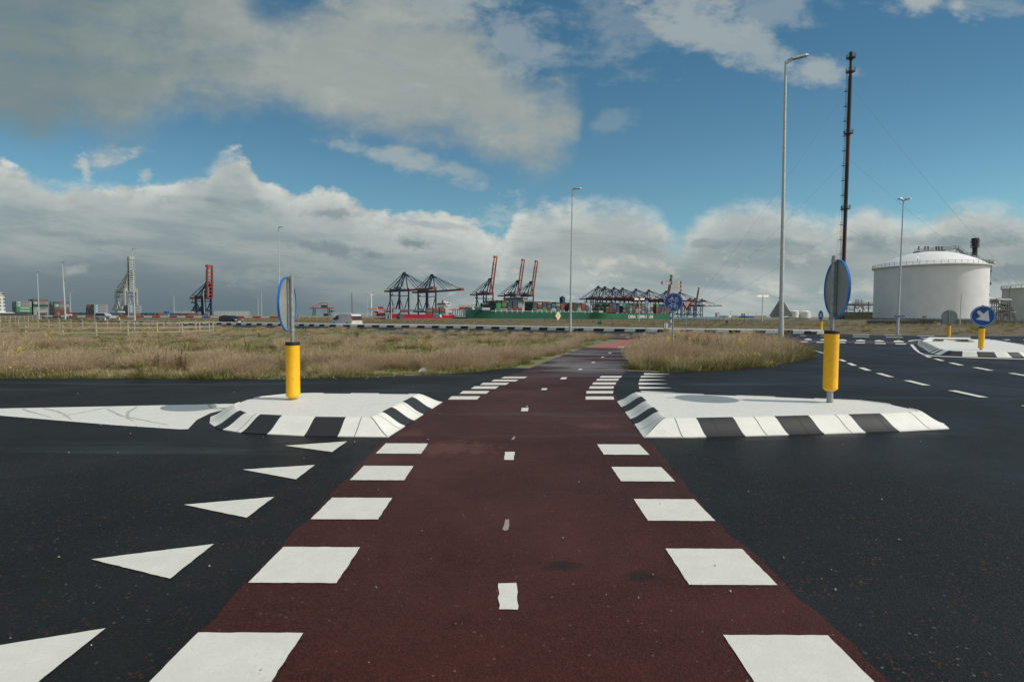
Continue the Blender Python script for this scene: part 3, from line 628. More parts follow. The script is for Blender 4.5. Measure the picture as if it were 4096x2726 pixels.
PL = [(-1.51, 6.89), (-1.35, 8.3), (-1.19, 9.72), (-2.2, 9.78), (-3.35, 9.80), (-3.9, 9.62), (-4.28, 9.2), (-4.40, 8.75), (-4.36, 8.2), (-4.12, 7.72), (-3.80, 7.33), (-3.40, 7.11), (-3.04, 7.03), (-2.54, 6.93)]
BLL = arcs(PL, [((-2.57, 6.93), (-2.15, 6.92)), ((-3.42, 7.12), (-3.08, 7.04)), ((-3.95, 7.5), (-3.72, 7.27)), ((-1.43, 7.55), (-1.39, 8.0)), ((-1.33, 8.5), (-1.27, 9.05)), ((-4.4, 8.4), (-4.38, 8.9)), ((-3.2, 9.8), (-2.7, 9.8)), ((-2.2, 9.8), (-1.7, 9.8))])
island('traffic_island', 'white topped island with black and white splayed kerb on the left of the red path', PL, blacks=BLL)
PR = [(1.62, 6.95), (2.2, 6.95), (2.91, 7.04), (3.98, 7.20), (5.06, 7.38), (5.86, 7.58), (6.06, 7.95), (6.02, 8.7), (5.7, 9.2), (4.3, 9.62), (2.5, 10.03), (1.95, 10.08), (1.83, 9.85), (1.74, 8.57), (1.68, 7.68)]
BLR = arcs(PR, [((2.42, 6.97), (2.91, 7.04)), ((3.50, 7.13), (3.98, 7.20)), ((4.55, 7.3), (5.06, 7.38)), ((1.78, 9.3), (1.755, 8.8)), ((1.72, 8.2), (1.69, 7.75)), ((4.9, 9.4), (4.4, 9.6)), ((3.8, 9.7), (3.3, 9.85)), ((6.06, 8.1), (6.03, 8.6))])
island('traffic_island', 'long white island with black and white splayed kerb right of the red path', PR, blacks=BLR)
PF = [(16.95, 22.2), (17.7, 21.6), (18.6, 21.25), (20.3, 21.3), (25.5, 28.0), (28.9, 33.6), (28.6, 34.8), (27.2, 35.9), (25.6, 35.9), (22.0, 30.9), (19.74, 27.3), (18.06, 24.7), (17.2, 23.2)]
fr, _ = island('traffic_island', 'far white topped island with striped kerb where the arrow sign stands', PF, period=1.0)
hb = MB()
h0, h1 = W(3710, 1358, 31.0), W(3905, 1361, 31.2)
def loc(v_): return Vector(v_)-fr.location
hp = [G(3688, 1366, .19), G(3712, 1353, .34), G(3885, 1356, .34), G(3900, 1367, .19)]
a_, b_, c_, d_ = [loc(q) for q in hp]; off = Vector((1.6, 2.1, 0))
hb.raw([a_, d_, c_, b_, a_+off, d_+off, c_+off, b_+off], [(0, 1, 2, 3), (7, 6, 5, 4), (3, 2, 6, 7), (1, 5, 6, 2), (0, 3, 7, 4)], M_KW)
for t0, t1 in ((0.16, 0.39), (0.66, 0.90)):
    lo_, hi_ = [], []
    for t_ in (t0, t1):
        lo_.append(a_.lerp(d_, t_).lerp(b_.lerp(c_, t_), 0.25)); hi_.append(a_.lerp(d_, t_).lerp(b_.lerp(c_, t_), 0.8))
    e = Vector((0, -0.012, 0.004)); hb.raw([lo_[0]+e, lo_[1]+e, hi_[1]+e, hi_[0]+e], [(0, 1, 2, 3)], M_KB)
hb.build('raised_end', fr)
# ring kerb of the roundabout ---------------------------------------------------
def poly_len(P):
    o = [0.0]
    for a, b_ in zip(P, P[1:]): o.append(o[-1]+(Vector(b_)-Vector(a)).length)
    return o
def along(P, L_, s_):
    for i in range(len(P)-1):
        if s_ <= L_[i+1] or i == len(P)-2:
            t_ = (s_-L_[i])/(L_[i+1]-L_[i]); a, b_ = Vector(P[i]), Vector(P[i+1]); return a.lerp(b_, t_), (b_-a).normalized()
KL = kerb_line; LL = poly_len(KL)
kr = thing('striped_kerb', 'long raised kerb with black blocks under a white cap curving round the roundabout', 'kerb', (KL[6][0], KL[6][1], 0))
o0 = Vector((KL[6][0], KL[6][1])); kb = MB(); s_ = 0.0; H_ = 0.35; k = 0; tot = LL[-1]-0.9
st_ = []
while s_ < tot: st_.append(s_); s_ += 0.525
bkm = MB()
for i in range(len(st_)-1):
    (a, ta), (b_, tb) = along(KL, LL, st_[i]), along(KL, LL, st_[i+1]); a = a-o0; b_ = b_-o0
    na = Vector((-ta.y, ta.x)); nb = Vector((-tb.y, tb.x))
    def row(p_, n_): return [(p_.x-n_.x*.0, p_.y-n_.y*.0, -.03), (p_.x+n_.x*.03, p_.y+n_.y*.03, H_*.75), (p_.x+n_.x*.06, p_.y+n_.y*.06, H_), (p_.x+n_.x*.6, p_.y+n_.y*.6, H_*1.05), (p_.x+n_.x*.7, p_.y+n_.y*.7, -.03)]
    r0, r1 = row(a, na), row(b_, nb)
    kb.raw(r0+r1, [(j, 5+j, 6+j, j+1) for j in range(4)], M_KW)
    if (i//2) % 2 == 0:
        e = -na*0.004
        sl_ = (tb*0.10)
        kb.raw([(a.x+e.x, a.y+e.y, .0), (b_.x+e.x, b_.y+e.y, .0), (b_.x+nb.x*.03+e.x+sl_.x, b_.y+nb.y*.03+e.y+sl_.y, H_*.74), (a.x+na.x*.03+e.x+sl_.x, a.y+na.y*.03+e.y+sl_.y, H_*.74)], [(0, 1, 2, 3)], M_KB)
kb.build('kerb_body', kr)
(a, ta), (b_, tb) = along(KL, LL, st_[-1]), along(KL, LL, LL[-1]); na = Vector((-ta.y, ta.x)); a -= o0; b_ -= o0
eb = MB(); r0 = [(a.x, a.y, 0), (a.x+na.x*.06, a.y+na.y*.06, H_), (a.x+na.x*.6, a.y+na.y*.6, H_*1.05), (a.x+na.x*.7, a.y+na.y*.7, 0)]
md = a.lerp(b_, .4); r1 = [(md.x, md.y, 0), (md.x+na.x*.06, md.y+na.y*.06, H_*.4), (md.x+na.x*.6, md.y+na.y*.6, H_*.4), (md.x+na.x*.7, md.y+na.y*.7, 0)]
r2 = [(b_.x, b_.y, 0), (b_.x+na.x*.06, b_.y+na.y*.06, .02), (b_.x+na.x*.6, b_.y+na.y*.6, .02), (b_.x+na.x*.7, b_.y+na.y*.7, 0)]
eb.raw(r0+r1+r2, [(j+4*q, j+1+4*q, j+5+4*q, j+4+4*q) for q in (0, 1) for j in range(3)], M_KW); eb.build('sloped_end', kr, smooth=True)

# ---------------------------------------------------------------- signs
ARROW = [(-.53, .39), (-.33, .57), (.03, .22), (.32, .57), (.39, .55), (.50, -.50), (-.58, -.29), (-.21, -.03)]
def circle(r, n=40, c=(0, 0)): return [(c[0]+r*math.cos(2*math.pi*k/n), c[1]+r*math.sin(2*math.pi*k/n)) for k in range(n)]
def disc_sign(parent, r, zc, yo, art, name='sign_disc', dark=False):
    d = MB(); d.plate(circle(r*.985), yo-.004, yo+.004, M_GREYBACK); d.plate(circle(r*.97), yo-.009, yo-.0045, M_BLUE)
    o = d.build(name, parent, loc=(0, 0, zc))
    rm = MB(); rm.ring((0, 0), r*.965, r, yo-.014, yo+.018, M_RIMBLUE); rm.build('rim', o)
    w = MB(); w.ring((0, 0), r*.90, r*.935, yo-.0125, yo-.0095, M_SIGNW)
    art(w, r, yo-.0125, yo-.0095); w.build('symbol', o); return o
def art_arrow(w, r, y0, y1): w.plate([(x*r*1.0, z*r*1.0) for x, z in ARROW], y0, y1, M_SIGNW)
def stroke(w, pts, wd, y0, y1, m):
    for a, b_ in zip(pts, pts[1:]):
        dx_, dz_ = b_[0]-a[0], b_[1]-a[1]; l_ = math.hypot(dx_, dz_)
        nx, nz = -dz_/l_*wd/2, dx_/l_*wd/2
        w.plate([(a[0]+nx, a[1]+nz), (a[0]-nx, a[1]-nz), (b_[0]-nx, b_[1]-nz), (b_[0]+nx, b_[1]+nz)], y0, y1, m)
def art_bikes(w, r, y0, y1):
    def T_(px, py): return ((px-775)/290*r, (1005-py)/290*r)
    m = M_SIGNW; k = r/290
    for cx_, cy_ in ((672, 945), (870, 945)): w.ring(T_(cx_, cy_), 42*k, 53*k, y0, y1, m, 20)
    for cx_, cy_ in ((668, 1145), (855, 1145)): w.ring(T_(cx_, cy_), 49*k, 60*k, y0, y1, m, 20)
    # moped
    stroke(w, [T_(672, 945), T_(712, 860), T_(728, 825), T_(755, 815)], 12*k, y0, y1, m)
    stroke(w, [T_(710, 870), T_(760, 935), T_(785, 945), T_(870, 945)], 13*k, y0, y1, m)
    w.plate([T_(712, 868), T_(745, 850), T_(770, 880), T_(755, 910)], y0, y1, m)
    w.plate([T_(818, 856), T_(915, 856), T_(915, 870), T_(818, 880)], y0, y1, m)
    # bicycle
    stroke(w, [T_(668, 1145), T_(700, 1070), T_(718, 1030), T_(745, 1020)], 11*k, y0, y1, m)
    stroke(w, [T_(705, 1055), T_(820, 1055)], 11*k, y0, y1, m); stroke(w, [T_(697, 1075), T_(780, 1145)], 11*k, y0, y1, m)
    stroke(w, [T_(780, 1145), T_(855, 1145), T_(828, 1055), T_(825, 1030)], 11*k, y0, y1, m); stroke(w, [T_(780, 1145), T_(828, 1060)], 11*k, y0, y1, m)
    stroke(w, [T_(800, 1030), T_(845, 1030)], 12*k, y0, y1, m)
def bollard(parent, z0, h=0.86, r=0.104):
    o = MB().lathe([(0.0, z0+.001), (r*.62, z0+.001), (r*.72, z0+.012), (r*.98, z0+.03), (r*1.02, z0+.05), (r*1.0, z0+.056), (r*1.0, z0+h-.04), (0, z0+h-.039)], M_YEL, n=36).build('bollard', parent, smooth=True)
    MB().lathe([(0, z0+h-.04), (r*1.03, z0+h-.04), (r*1.03, z0+h+.004), (r*.98, z0+h+.01), (0, z0+h+.01)], M_BLK, n=36).build('cap', o, smooth=True)
def keep_sign(label, loc, rz, gap=0.03, zc=1.5, r=0.44, top=None, group=None, yo=-0.075, bh=.86):
    t_ = thing('keep_side_sign', label, 'traffic sign', loc, rz, group); top = top or zc+r+.03
    pm = MB().cyl((0, 0, 0), (0, 0, top), .029, .029, M_GALV, 20); pm.cyl((0, 0, 0), (0, 0, gap+.06), .045, .045, M_GALV, 20); pm.lathe([(0.045, 0), (0.055, 0.0), (0.05, 0.012), (0, 0.013)], M_GALV, n=20)
    pm.build('post', t_, smooth=True)
    bollard(t_, gap, bh); d = disc_sign(t_, r, zc, yo, art_arrow)
    MB().box((0, yo+.028, 0), (.045, .03, 2*r*.93), M_GALV).build('rail', d)
    for s in (1, -1):
        k_ = MB(); k_.box((0, yo/2+.006, zc+s*r*.955), (.055, abs(yo)+.012, .05), M_GALV); k_.cyl((0, 0, zc+s*r*.955-.026), (0, 0, zc+s*r*.955+.026), .037, .037, M_GALV, 16)
        k_.cyl((-.034, -.04, zc+s*r*.955), (.034, -.04, zc+s*r*.955), .008, .008, M_GALV, 8); k_.build('clamp', t_)
    return t_
def gp(x, y, z=0.0): return tuple(G(x, y, z))
a = G(1173, 1597, .181); keep_sign('yellow bollard and narrow looking round sign with lit pale back on the left island', (a.x, a.y, .181), R(-86), 0.02, 1.47, 0.415, 1.905)
a = G(3319, 1609, .181); keep_sign('yellow bollard and round sign with shaded grey back on the right island', (a.x, a.y, .181), R(82.5), 0.18, 1.74, 0.44, 2.24, bh=.915, yo=-.055)
a = G(3924, 1399, .181); keep_sign('blue round sign with white arrow to the lower right on yellow bollard', (a.x, a.y, .181), R(-22), 0.06, 1.375, 0.42)
b_ = W(3794, 1347, 37.5); keep_sign('round sign seen from behind on yellow bollard, rear of the far island', (b_.x, b_.y, 0.1), R(143), 0.05, 1.45, 0.43)
b_ = W(3307, 1321, 50.2); keep_sign('yellow bollard sign standing at the end of the curved striped kerb', (b_.x, b_.y+.9, .30), R(-92), 0.02, 1.35, 0.42)
b_ = W(478, 1286, 118); keep_sign('small distant white backed round sign on yellow bollard beyond the wooden fences', (b_.x, b_.y, 0), R(150), 0.02, 1.35, 0.44)
def post_sign(label, name, cat, base, rz, top, r_post=.024, group=None):
    t_ = thing(name, label, cat, base, rz, group); MB().cyl((0, 0, 0), (0, 0, top), r_post, r_post*.95, M_GALV, 14).build('post', t_, smooth=True); return t_
# moped and bicycle sign
a = G(2689, 1450); t_ = post_sign('blue round moped and bicycle sign facing the camera beside the red path', 'cycle_path_sign', 'traffic sign', (a.x, a.y, 0), R(-9), 1.95)
MB().cyl((0, 0, 0), (0, 0, 1.0), .033, .030, M_GALV, 14).build('lower_sleeve', t_, smooth=True)
disc_sign(t_, .302, 1.94, -.045, art_bikes)
a = G(2582, 1342.5); t_ = post_sign('blue moped and bicycle sign turned sideways, further back by the crossing path', 'cycle_path_sign', 'traffic sign', (a.x, a.y, 0), R(51), 2.45)
disc_sign(t_, .31, 2.43, -.045, art_bikes)
def tri(R_, down=True, c=(0, 0)):
    s = -1 if down else 1
    return [(c[0], c[1]+s*R_), (c[0]+s*R_*.866, c[1]-s*R_*.5), (c[0]-s*R_*.866, c[1]-s*R_*.5)]
def tri_sign(parent, R_, zc, yo, down, inner, name='sign_plate'):
    d = MB(); d.plate(tri(R_, down), yo-.006, yo+.006, M_GREYBACK); d.plate(tri(R_*.985, down), yo-.010, yo-.0065, M_RSIGN)
    o = d.build(name, parent, loc=(0, 0, zc)); MB().plate(tri(R_*.62, down), yo-.0135, yo-.0105, inner).build('centre', o)
    rm = MB()
    T1 = tri(R_*1.01, down)
    for k in range(3):
        q0_, q1_ = T1[k], T1[(k+1) % 3]; stroke(rm, [q0_, q1_], .012, yo-.014, yo+.016, M_RSIGN)
    rm.build('rim', o); return o
a = G(2744, 1352); t_ = post_sign('give way triangle, white with red border, behind the moped and bicycle sign', 'give_way_sign', 'traffic sign', (a.x, a.y, 0), R(-8), 2.65)
tri_sign(t_, .47, 2.36, -.04, True, M_SIGNW)
# finger post
a = W(2682, 1324, 57); t_ = thing('finger_post', 'blue and white striped finger post with four white pointers', 'signpost', (a.x, a.y, 0), R(4)); hz = W(2682, 1127, 57).z
MB().cyl((0, 0, 0), (0, 0, hz-.25), .075, .06, M_SIGNW, 16).build('pole', t_, smooth=True)
st2 = MB(); zz = 0.25; n = 16
while zz < hz-2.6:                                   # spiral stripes
    vs = []
    for k in range(n+1):
        an = 2*math.pi*k/n; vs.append((.079*math.cos(an), .079*math.sin(an), zz+.40*k/n)); vs.append((.079*math.cos(an), .079*math.sin(an), zz+.40*k/n+.27))
    st2.raw(vs, [(2*k, 2*k+2, 2*k+3, 2*k+1) for k in range(n)], M_RIMBLUE); zz += .62
st2.build('spiral_stripe', t_, smooth=True)
MB().lathe([(0, hz+.02), (.05, hz), (.055, hz-.16), (.075, hz-.17), (.075, hz-.26), (0, hz-.26)], M_RSIGN, n=14).build('finial', t_, smooth=True)
def finger(z, side, L_=.98, h=.33, rows=2):
    s = side; x0 = .07*s
    e = MB(); e.plate([(x0, -h/2), (x0+s*L_*.86, -h/2), (x0+s*L_, -h*.25), (x0+s*L_, h*.25), (x0+s*L_*.86, h/2), (x0, h/2)], -.02, .02, M_RSIGN)
    o = e.build('pointer', t_, loc=(0, 0, z))
    w = MB(); w.plate([(x0+s*.015, -h/2+.015), (x0+s*L_*.82, -h/2+.015), (x0+s*L_*.82, h/2-.015), (x0+s*.015, h/2-.015)], -.024, -.0205, M_SIGNW); w.build('panel', o)
    tx = MB(); random.seed(int(z*100)+side)
    for k in range(rows):
        zt = .055-.11*k; xx = .08+.15*random.random()
        while xx < L_*.70:
            l_ = random.uniform(.03, .07); tx.plate([(s*xx, zt-.014), (s*(xx+l_), zt-.014), (s*(xx+l_), zt+.014), (s*xx, zt+.014)] if s > 0 else [(s*(xx+l_), zt-.014), (s*xx, zt-.014), (s*xx, zt+.014), (s*(xx+l_), zt+.014)], -.0275, -.0245, M_STEEL); xx += l_+.03
    tx.build('lettering', o)
    ar = MB(); xa = x0+s*L_*.90; stroke(ar, [(xa-.04, 0), (xa+.04, 0)], .02, -.0245, -.0205, M_SIGNW); stroke(ar, [(xa, -.04), (xa+.04*s, 0), (xa, .04)], .018, -.0245, -.0205, M_SIGNW); ar.build('arrow', o)
zf = [W(2700, y, 57).z for y in (1130, 1145, 1160)]
finger(zf[0], 1); finger(zf[0]-.03, -1, rows=1); finger(zf[1], 1); finger(zf[2], 1, rows=1)
# small back-turned panel by the crossing path
a = W(2663, 1332, 51); t_ = post_sign('small black framed sign with pale back beside the striped finger post', 'panel_sign', 'traffic sign', (a.x, a.y, 0), R(5), 1.0, .04)
zc = W(2663, 1303, 51).z; d = MB().box((0, -.05, zc), (.46, .02, .60), M_BLK); o = d.build('frame', t_); MB().box((0, -.065, zc), (.38, .008, .52), M_SIGNW).build('panel', o)
MB().cyl((0, -.08, zc-.28), (0, -.08, zc+.28), .03, .03, M_WHITE, 10).build('rail', t_)
# priority diamond
a = W(2231, 1306, 60); t_ = post_sign('white and orange priority diamond sign beside the tall centre lamp post', 'priority_sign', 'traffic sign', (a.x, a.y, 0), R(47), 1.4)
zc = W(2231, 1262.5, 60).z
d = MB().plate([(-.46, 0), (0, -.48), (.46, 0), (0, .48)], -.05, -.04, M_SIGNW); o = d.build('sign_plate', t_, loc=(0, 0, zc)); MB().plate([(-.27, 0), (0, -.29), (.27, 0), (0, .29)], -.054, -.051, M_ORANGE).build('centre', o)
# yellow works signs and the small board on the right verge
a = W(3909, 1345, 48.5); t_ = post_sign('dull yellow notice board with dark text partly behind the arrow sign bollard', 'notice_board', 'sign', (a.x, a.y, 0), R(-20), 1.0)
o = MB().box((0, -.04, W(3909, 1317, 48.5).z), (.95, .03, .30), M_DYEL).build('board', t_)
letters('MOTORVOERTUIGEN', .09, M_BLK, t_, (0, -.06, W(3909, 1313.5, 48.5).z)); letters('TE GAST', .09, M_BLK, t_, (0, -.06, W(3909, 1320, 48.5).z))
a = W(3750, 1322, 75); t_ = post_sign('low white reflective strip board on the verge in front of the big tank', 'verge_marker', 'marker board', (a.x, a.y, 0), R(-25), .8)
MB().box((.12, -.04, W(3750, 1294, 75).z), (.42, .03, .17), M_WHITE).build('white_board', t_); MB().box((-.42, -.04, W(3750, 1295, 75).z), (.5, .03, .16), M_DYEL).build('yellow_board', t_)
# speed limit panel
a = W(3150, 1350, 47.5); t_ = thing('speed_limit_panel', 'black panel with red ringed 50 above green panel behind the tall lamp post', 'traffic sign', (a.x, a.y, 0), R(0))
zt, zb, zg = W(3150, 1319, 47.5).z, W(3150, 1335, 47.5).z, W(3150, 1346.5, 47.5).z
MB().box((0.03, 0, (zt+zb)/2), (.80, .05, zt-zb), M_BLK).build('black_panel', t_)
MB().box((0.02, .03, (zb+zg)/2-.01), (.78, .04, zb-zg-.02), M_GREEN).build('green_panel', t_)
rg = MB(); rg.ring((-.17, (zt+zb)/2), .115, .15, -.032, -.027, M_RSIGN, 24); rg.build('ring', t_); letters('50', .15, M_SIGNW, t_, (-.17, -.033, (zt+zb)/2))
for x in (-.3, .35): MB().box((x, .06, zg/2), (.06, .06, max(.1, zg)), M_GALV).build('leg', t_)
# green board, stakes, netting, survey cross on the far field
a = W(2907, 1311, 85); t_ = thing('field_sign', 'small green notice with dark top on the brown field', 'sign', (a.x, a.y, 0), R(0)); zc = a.z
MB().box((0, 0, .55+zc), (.36, .03, .45), M_GREEN).build('board', t_); MB().box((0, 0, .92+zc), (.33, .04, .26), M_BLK).build('top_board', t_); MB().cyl((0, .04, -.1), (0, .04, 1.0), .02, .02, M_DARK, 8).build('post', t_)
gn = MB(); a = W(3010, 1306, 95); gn.beam((0, 0, 0), (-.28, 0, .95), .05, .05, M_GREEN); o = gn.build('green_stake', None, loc=(a.x, a.y, max(0, a.z))); tag(o, 'leaning green stake on the field left of the triangle backed lamp post', 'stake')
a = W(2401, 1297, 100); nm = MB(); random.seed(3)
for k in range(16):
    x = random.uniform(-.3, .3); nm.raw([(x, random.uniform(-.2, .2), 0), (x+.12, random.uniform(-.2, .2), .1), (x-.2+random.uniform(-.2, .2), random.uniform(-.2, .2), random.uniform(.4, .75)), (x-.3, 0, .3)], [(0, 1, 2, 3)], M_GREEN)
nm.beam((0, 0, 0), (.05, 0, .8), .04, .04, M_DARK); o = nm.build('green_netting', None, loc=(a.x, a.y, 0)); tag(o, 'bright green torn netting flapping on a stake in the far field', 'netting')
a = W(1964, 1302, 88); t_ = thing('survey_cross', 'yellow and black striped cross marker standing in the field', 'marker', (a.x, a.y, 0)); cr = MB()
for k in range(5): cr.box((0, 0, .1+k*.14), (.07, .07, .14), M_ORANGE if k % 2 else M_BLK)
cr.build('upright', t_); cr = MB(); zc = .42
for k in range(-4, 5): cr.box((k*.17, -.06, zc), (.165, .05, .06), M_ORANGE if k % 2 else M_BLK)
cr.build('crossbar', t_)
# left-hand roadside signs
a = W(667, 1285, 98); t_ = thing('information_board', 'blue topped information board on two posts behind the red and white guard rail', 'information sign', (a.x, a.y, 0), R(-25)); zc = W(667, 1255, 98)
z0, z1, zm = W(667, 1265, 98).z, W(667, 1245, 98).z, W(667, 1256, 98).z
MB().box((0, 0, (z1+zm)/2), (1.35, .05, z1-zm), M_RIMBLUE).build('blue_panel', t_); MB().box((0, 0, (z0+zm)/2), (1.35, .045, zm-z0), M_SIGNW).build('white_panel', t_)
sy = MB(); sy.ring((.35, (z1+zm)/2), .07, .12, -.032, -.027, M_SIGNW, 14); sy.build('symbol', t_)
letters('Maasvlakte', .17, M_RIMBLUE, t_, (0, -.03, zm-.12)); letters('haven 2', .15, M_RIMBLUE, t_, (0, -.03, zm-.28))
for x in (-.55, .55): MB().cyl((x, .05, 0), (x, .05, z1), .035, .035, M_GALV, 8).build('leg', t_)
a = W(826, 1285, 90); t_ = post_sign('red bordered warning triangle above a blue 50 panel', 'speed_warning_sign', 'traffic sign', (a.x, a.y, 0), R(-20), 1.9)
tri_sign(t_, .36, W(826, 1250, 90).z, -.05, False, M_SIGNW); zc = W(826, 1264, 90).z
MB().box((0, -.05, zc), (.66, .03, .68), M_RIMBLUE).build('blue_panel', t_); letters('50', .36, M_SIGNW, t_, (0, -.07, zc+.08), bold=.01); letters('km/h', .13, M_SIGNW, t_, (0, -.07, zc-.22))
a = W(1193, 1289, 88); t_ = post_sign('white information panel with dark lines just right of the left island sign', 'direction_sign', 'sign', (a.x, a.y, 0), R(-15), 1.5); zc = W(1193, 1265, 88).z
MB().box((0, -.04, zc), (.62, .03, .72), M_SIGNW).build('panel', t_); ln = MB()
for k in range(4): ln.box((-.04, -.058, zc+.22-k*.15), (.38-.05*(k % 2), .004, .035), M_BLK); ln.box((.22, -.058, zc+.22-k*.15), (.06, .004, .05), M_RIMBLUE)
ln.build('lettering', t_)
ch = None
for i, (x, nm_) in enumerate(((151, 'leftmost of the three red and white chevron boards, partly behind a lamp post'), (187.5, 'middle of the three red and white chevron boards below the stacked containers'), (233, 'rightmost of the three red and white chevron boards, in front of maroon containers'))):
    a = W(x, 1275, 118); zc = W(x, 1254, 118).z
    if ch is None:
        ch = thing('chevron_sign', nm_, 'chevron sign', (a.x, a.y, 0), R(-30), 'chevron boards along the side road')
        MB().box((0, 0, zc), (.82, .03, .68), M_SIGNW).build('board', ch); c_ = MB(); c_.plate([(-.27, -.34), (-.02, -.34), (.25, 0), (-.02, .34), (-.27, .34), (0, 0)], -.022, -.017, M_RSIGN)
        c_.v = [(v_[0], v_[1], v_[2]+zc) for v_ in c_.v]; c_.build('chevron', ch); MB().cyl((0, .05, 0), (0, .05, zc), .04, .04, M_GALV, 8).build('post', ch)
    else: dup(ch, (a.x, a.y, 0), R(-30), nm_)
a = W(421, 1289, 112); o = MB().cyl((0, 0, 0), (0, 0, .75), .12, .10, M_WHITE, 14).build('marker_post', None, loc=(a.x, a.y, 0), smooth=True); tag(o, 'short white round marker post beyond the wooden fence, below the silver car', 'post')

# ---------------------------------------------------------------- street lamps
def lamp(label, base, top, Y=None, arm=(1, 0, .18), L_=1.1, r0=.095, r1=.048, double=False, group='lamp posts with a single head to the right', name='street_lamp'):
    if Y is None: b_ = G(*base); Y = b_.y
    else: b_ = W(base[0], base[1], Y); b_.z = 0
    tp = W(top[0], top[1], Y); t_ = thing(name, label, 'street lamp', (b_.x, b_.y, 0), 0, group)
    d = Vector((tp.x-b_.x, 0, tp.z)); pm = MB().cyl((0, 0, -.05), d, r0, r1, M_LAMP, 20); pm.cyl((0, 0, -.05), d*(1.3/d.length), r0*1.14, r0*1.12, M_LAMP, 20); pm.cyl((0, 0, 0), (0, 0, .06), r0*2.2, r0*2.2, M_CONCD, 16)
    pm.build('pole', t_, smooth=True)
    MB().box((d.x*.05, -r0*1.13, .9), (.09, .012, .42), M_LAMP).build('service_door', t_)
    av = Vector(arm).normalized()
    for s in ((1, -1) if double else (1,)):
        a_ = Vector((av.x*s, av.y, av.z)); e = d+a_*L_
        ar = MB().cyl(d-Vector((0, 0, .12)), d+a_*.3, r1*1.25, r1*1.1, M_LAMP, 12)
        o = ar.build('arm', t_, smooth=True)
        hm = MB(); p0 = d+a_*.1; side = a_.cross(Vector((0, 0, 1))).normalized(); upv = side.cross(a_)*-1
        if upv.z < 0: upv = -upv
        vs = []
        for f_, w_, hh in ((0, .07, .07), (.2, .13, .10), (.85, .15, .09), (1, .11, .04)):
            c_ = p0+a_*(L_-.1)*f_
            for i_, j_ in ((-1, 0), (1, 0), (.8, 1), (-.8, 1)): vs.append(c_+side*i_*w_+upv*j_*hh)
        fs = [(0, 3, 2, 1), (12, 13, 14, 15)]
        for q in range(3):
            for k in range(4): fs.append((q*4+k, q*4+(k+1) % 4, q*4+4+(k+1) % 4, q*4+4+k))
        hm.raw(vs, fs, M_LAMP); h_ = hm.build('luminaire', t_)
        ln_ = MB(); c0 = p0+a_*(L_-.1)*.28-upv*.006; c1 = p0+a_*(L_-.1)*.88-upv*.006
        ln_.raw([c0-side*.10, c0+side*.10, c1+side*.10, c1-side*.10, c0-side*.10-upv*.02, c0+side*.10-upv*.02, c1+side*.10-upv*.02, c1-side*.10-upv*.02], [(0, 1, 2, 3), (7, 6, 5, 4), (0, 4, 5, 1), (1, 5, 6, 2), (2, 6, 7, 3), (3, 7, 4, 0)], M_HOUSE); ln_.build('lens', h_)
    return t_
big = lamp('tallest nearest lamp post on the right, with a triangle sign fixed low on its pole', (3123, 1379), (3143, 245), None, (1, -.15, .2), 1.12, .125, .055, group=None)
lamp('tall slim lamp post in the middle beside the priority diamond', (2281, 1329), (2290, 754), None, (1, -.1, -.06), .80, .10, .05, group=None)
rl = lamp('lamp post carrying a small blue street name plate in front of the big white tank', (3590, 1338), (3614, 798), None, (-.9, -.2, .05), .55, .09, .045, double=True, group=None)
lamp('lamp post rising behind the round sign on the left island', (1118, 1296), (1114, 908), 80, (1, 0, -.02), .75, .09, .045, group=None)
lamp('lamp post in front of the pale grey crane', (540, 1288), (528, 994), 106, (1, 0, -.03), 1.0, .12, .06)
lamp('taller of the two lamp posts beside the maroon containers', (261.5, 1272), (249, 1048), 133, (1, 0, 0), 1.05, .14, .08)
lamp('shorter lamp post directly behind another one beside the maroon containers', (263.5, 1266), (255, 1119), 200, (1, 0, 0), 1.05, .14, .09)
lamp('leftmost lamp post in front of the green containers', (157, 1276), (149, 1086), 160, (1, 0, 0), 1.05, .14, .08)
lamp('thin far lamp post between the legs of the pale grey crane', (514, 1265), (510, 1146), 245, (.7, 0, 0), 1.0, .15, .09)
lamp('thin far lamp post in front of the upright red crane', (819, 1262), (813, 1160), 290, (.7, 0, 0), 1.2, .16, .1)
lamp('thin lamp post beside the concrete utility huts', (1565.5, 1276), (1564, 1190), 215, (.7, 0, 0), .4, .15, .1)
lamp('small lamp post standing in front of the big white tank wall', (3839, 1302), (3846, 1178), 120, (-.5, -.5, 0), .5, .09, .06)
# triangle sign on the big lamp post, seen from behind
t_ = thing('warning_sign', 'grey backed triangle sign clamped to the tallest lamp post', 'traffic sign', (big.location.x+.03, big.location.y+.16, 0), R(155)); zc = W(3126, 1239, 30.8).z
tri_sign(t_, .645, zc, -.03, False, M_SIGNW)
for z in (zc+.62, zc-.33): MB().cyl((0, .13, z-.03), (0, .13, z+.03), .13, .13, M_GALV, 16).build('clamp', t_)
# street name plate
t_ = thing('street_name_sign', 'small blue street name plate with white lettering on the lamp post before the tank', 'street name sign', (rl.location.x+.04, rl.location.y-.1, W(3592, 1264.5, rl.location.y).z), R(-20))
MB().box((0, 0, 0), (.78, .02, .15), M_RIMBLUE).build('plate', t_); letters('Coloradoweg', .115, M_SIGNW, t_, (0, -.014, 0), sx=1.05)
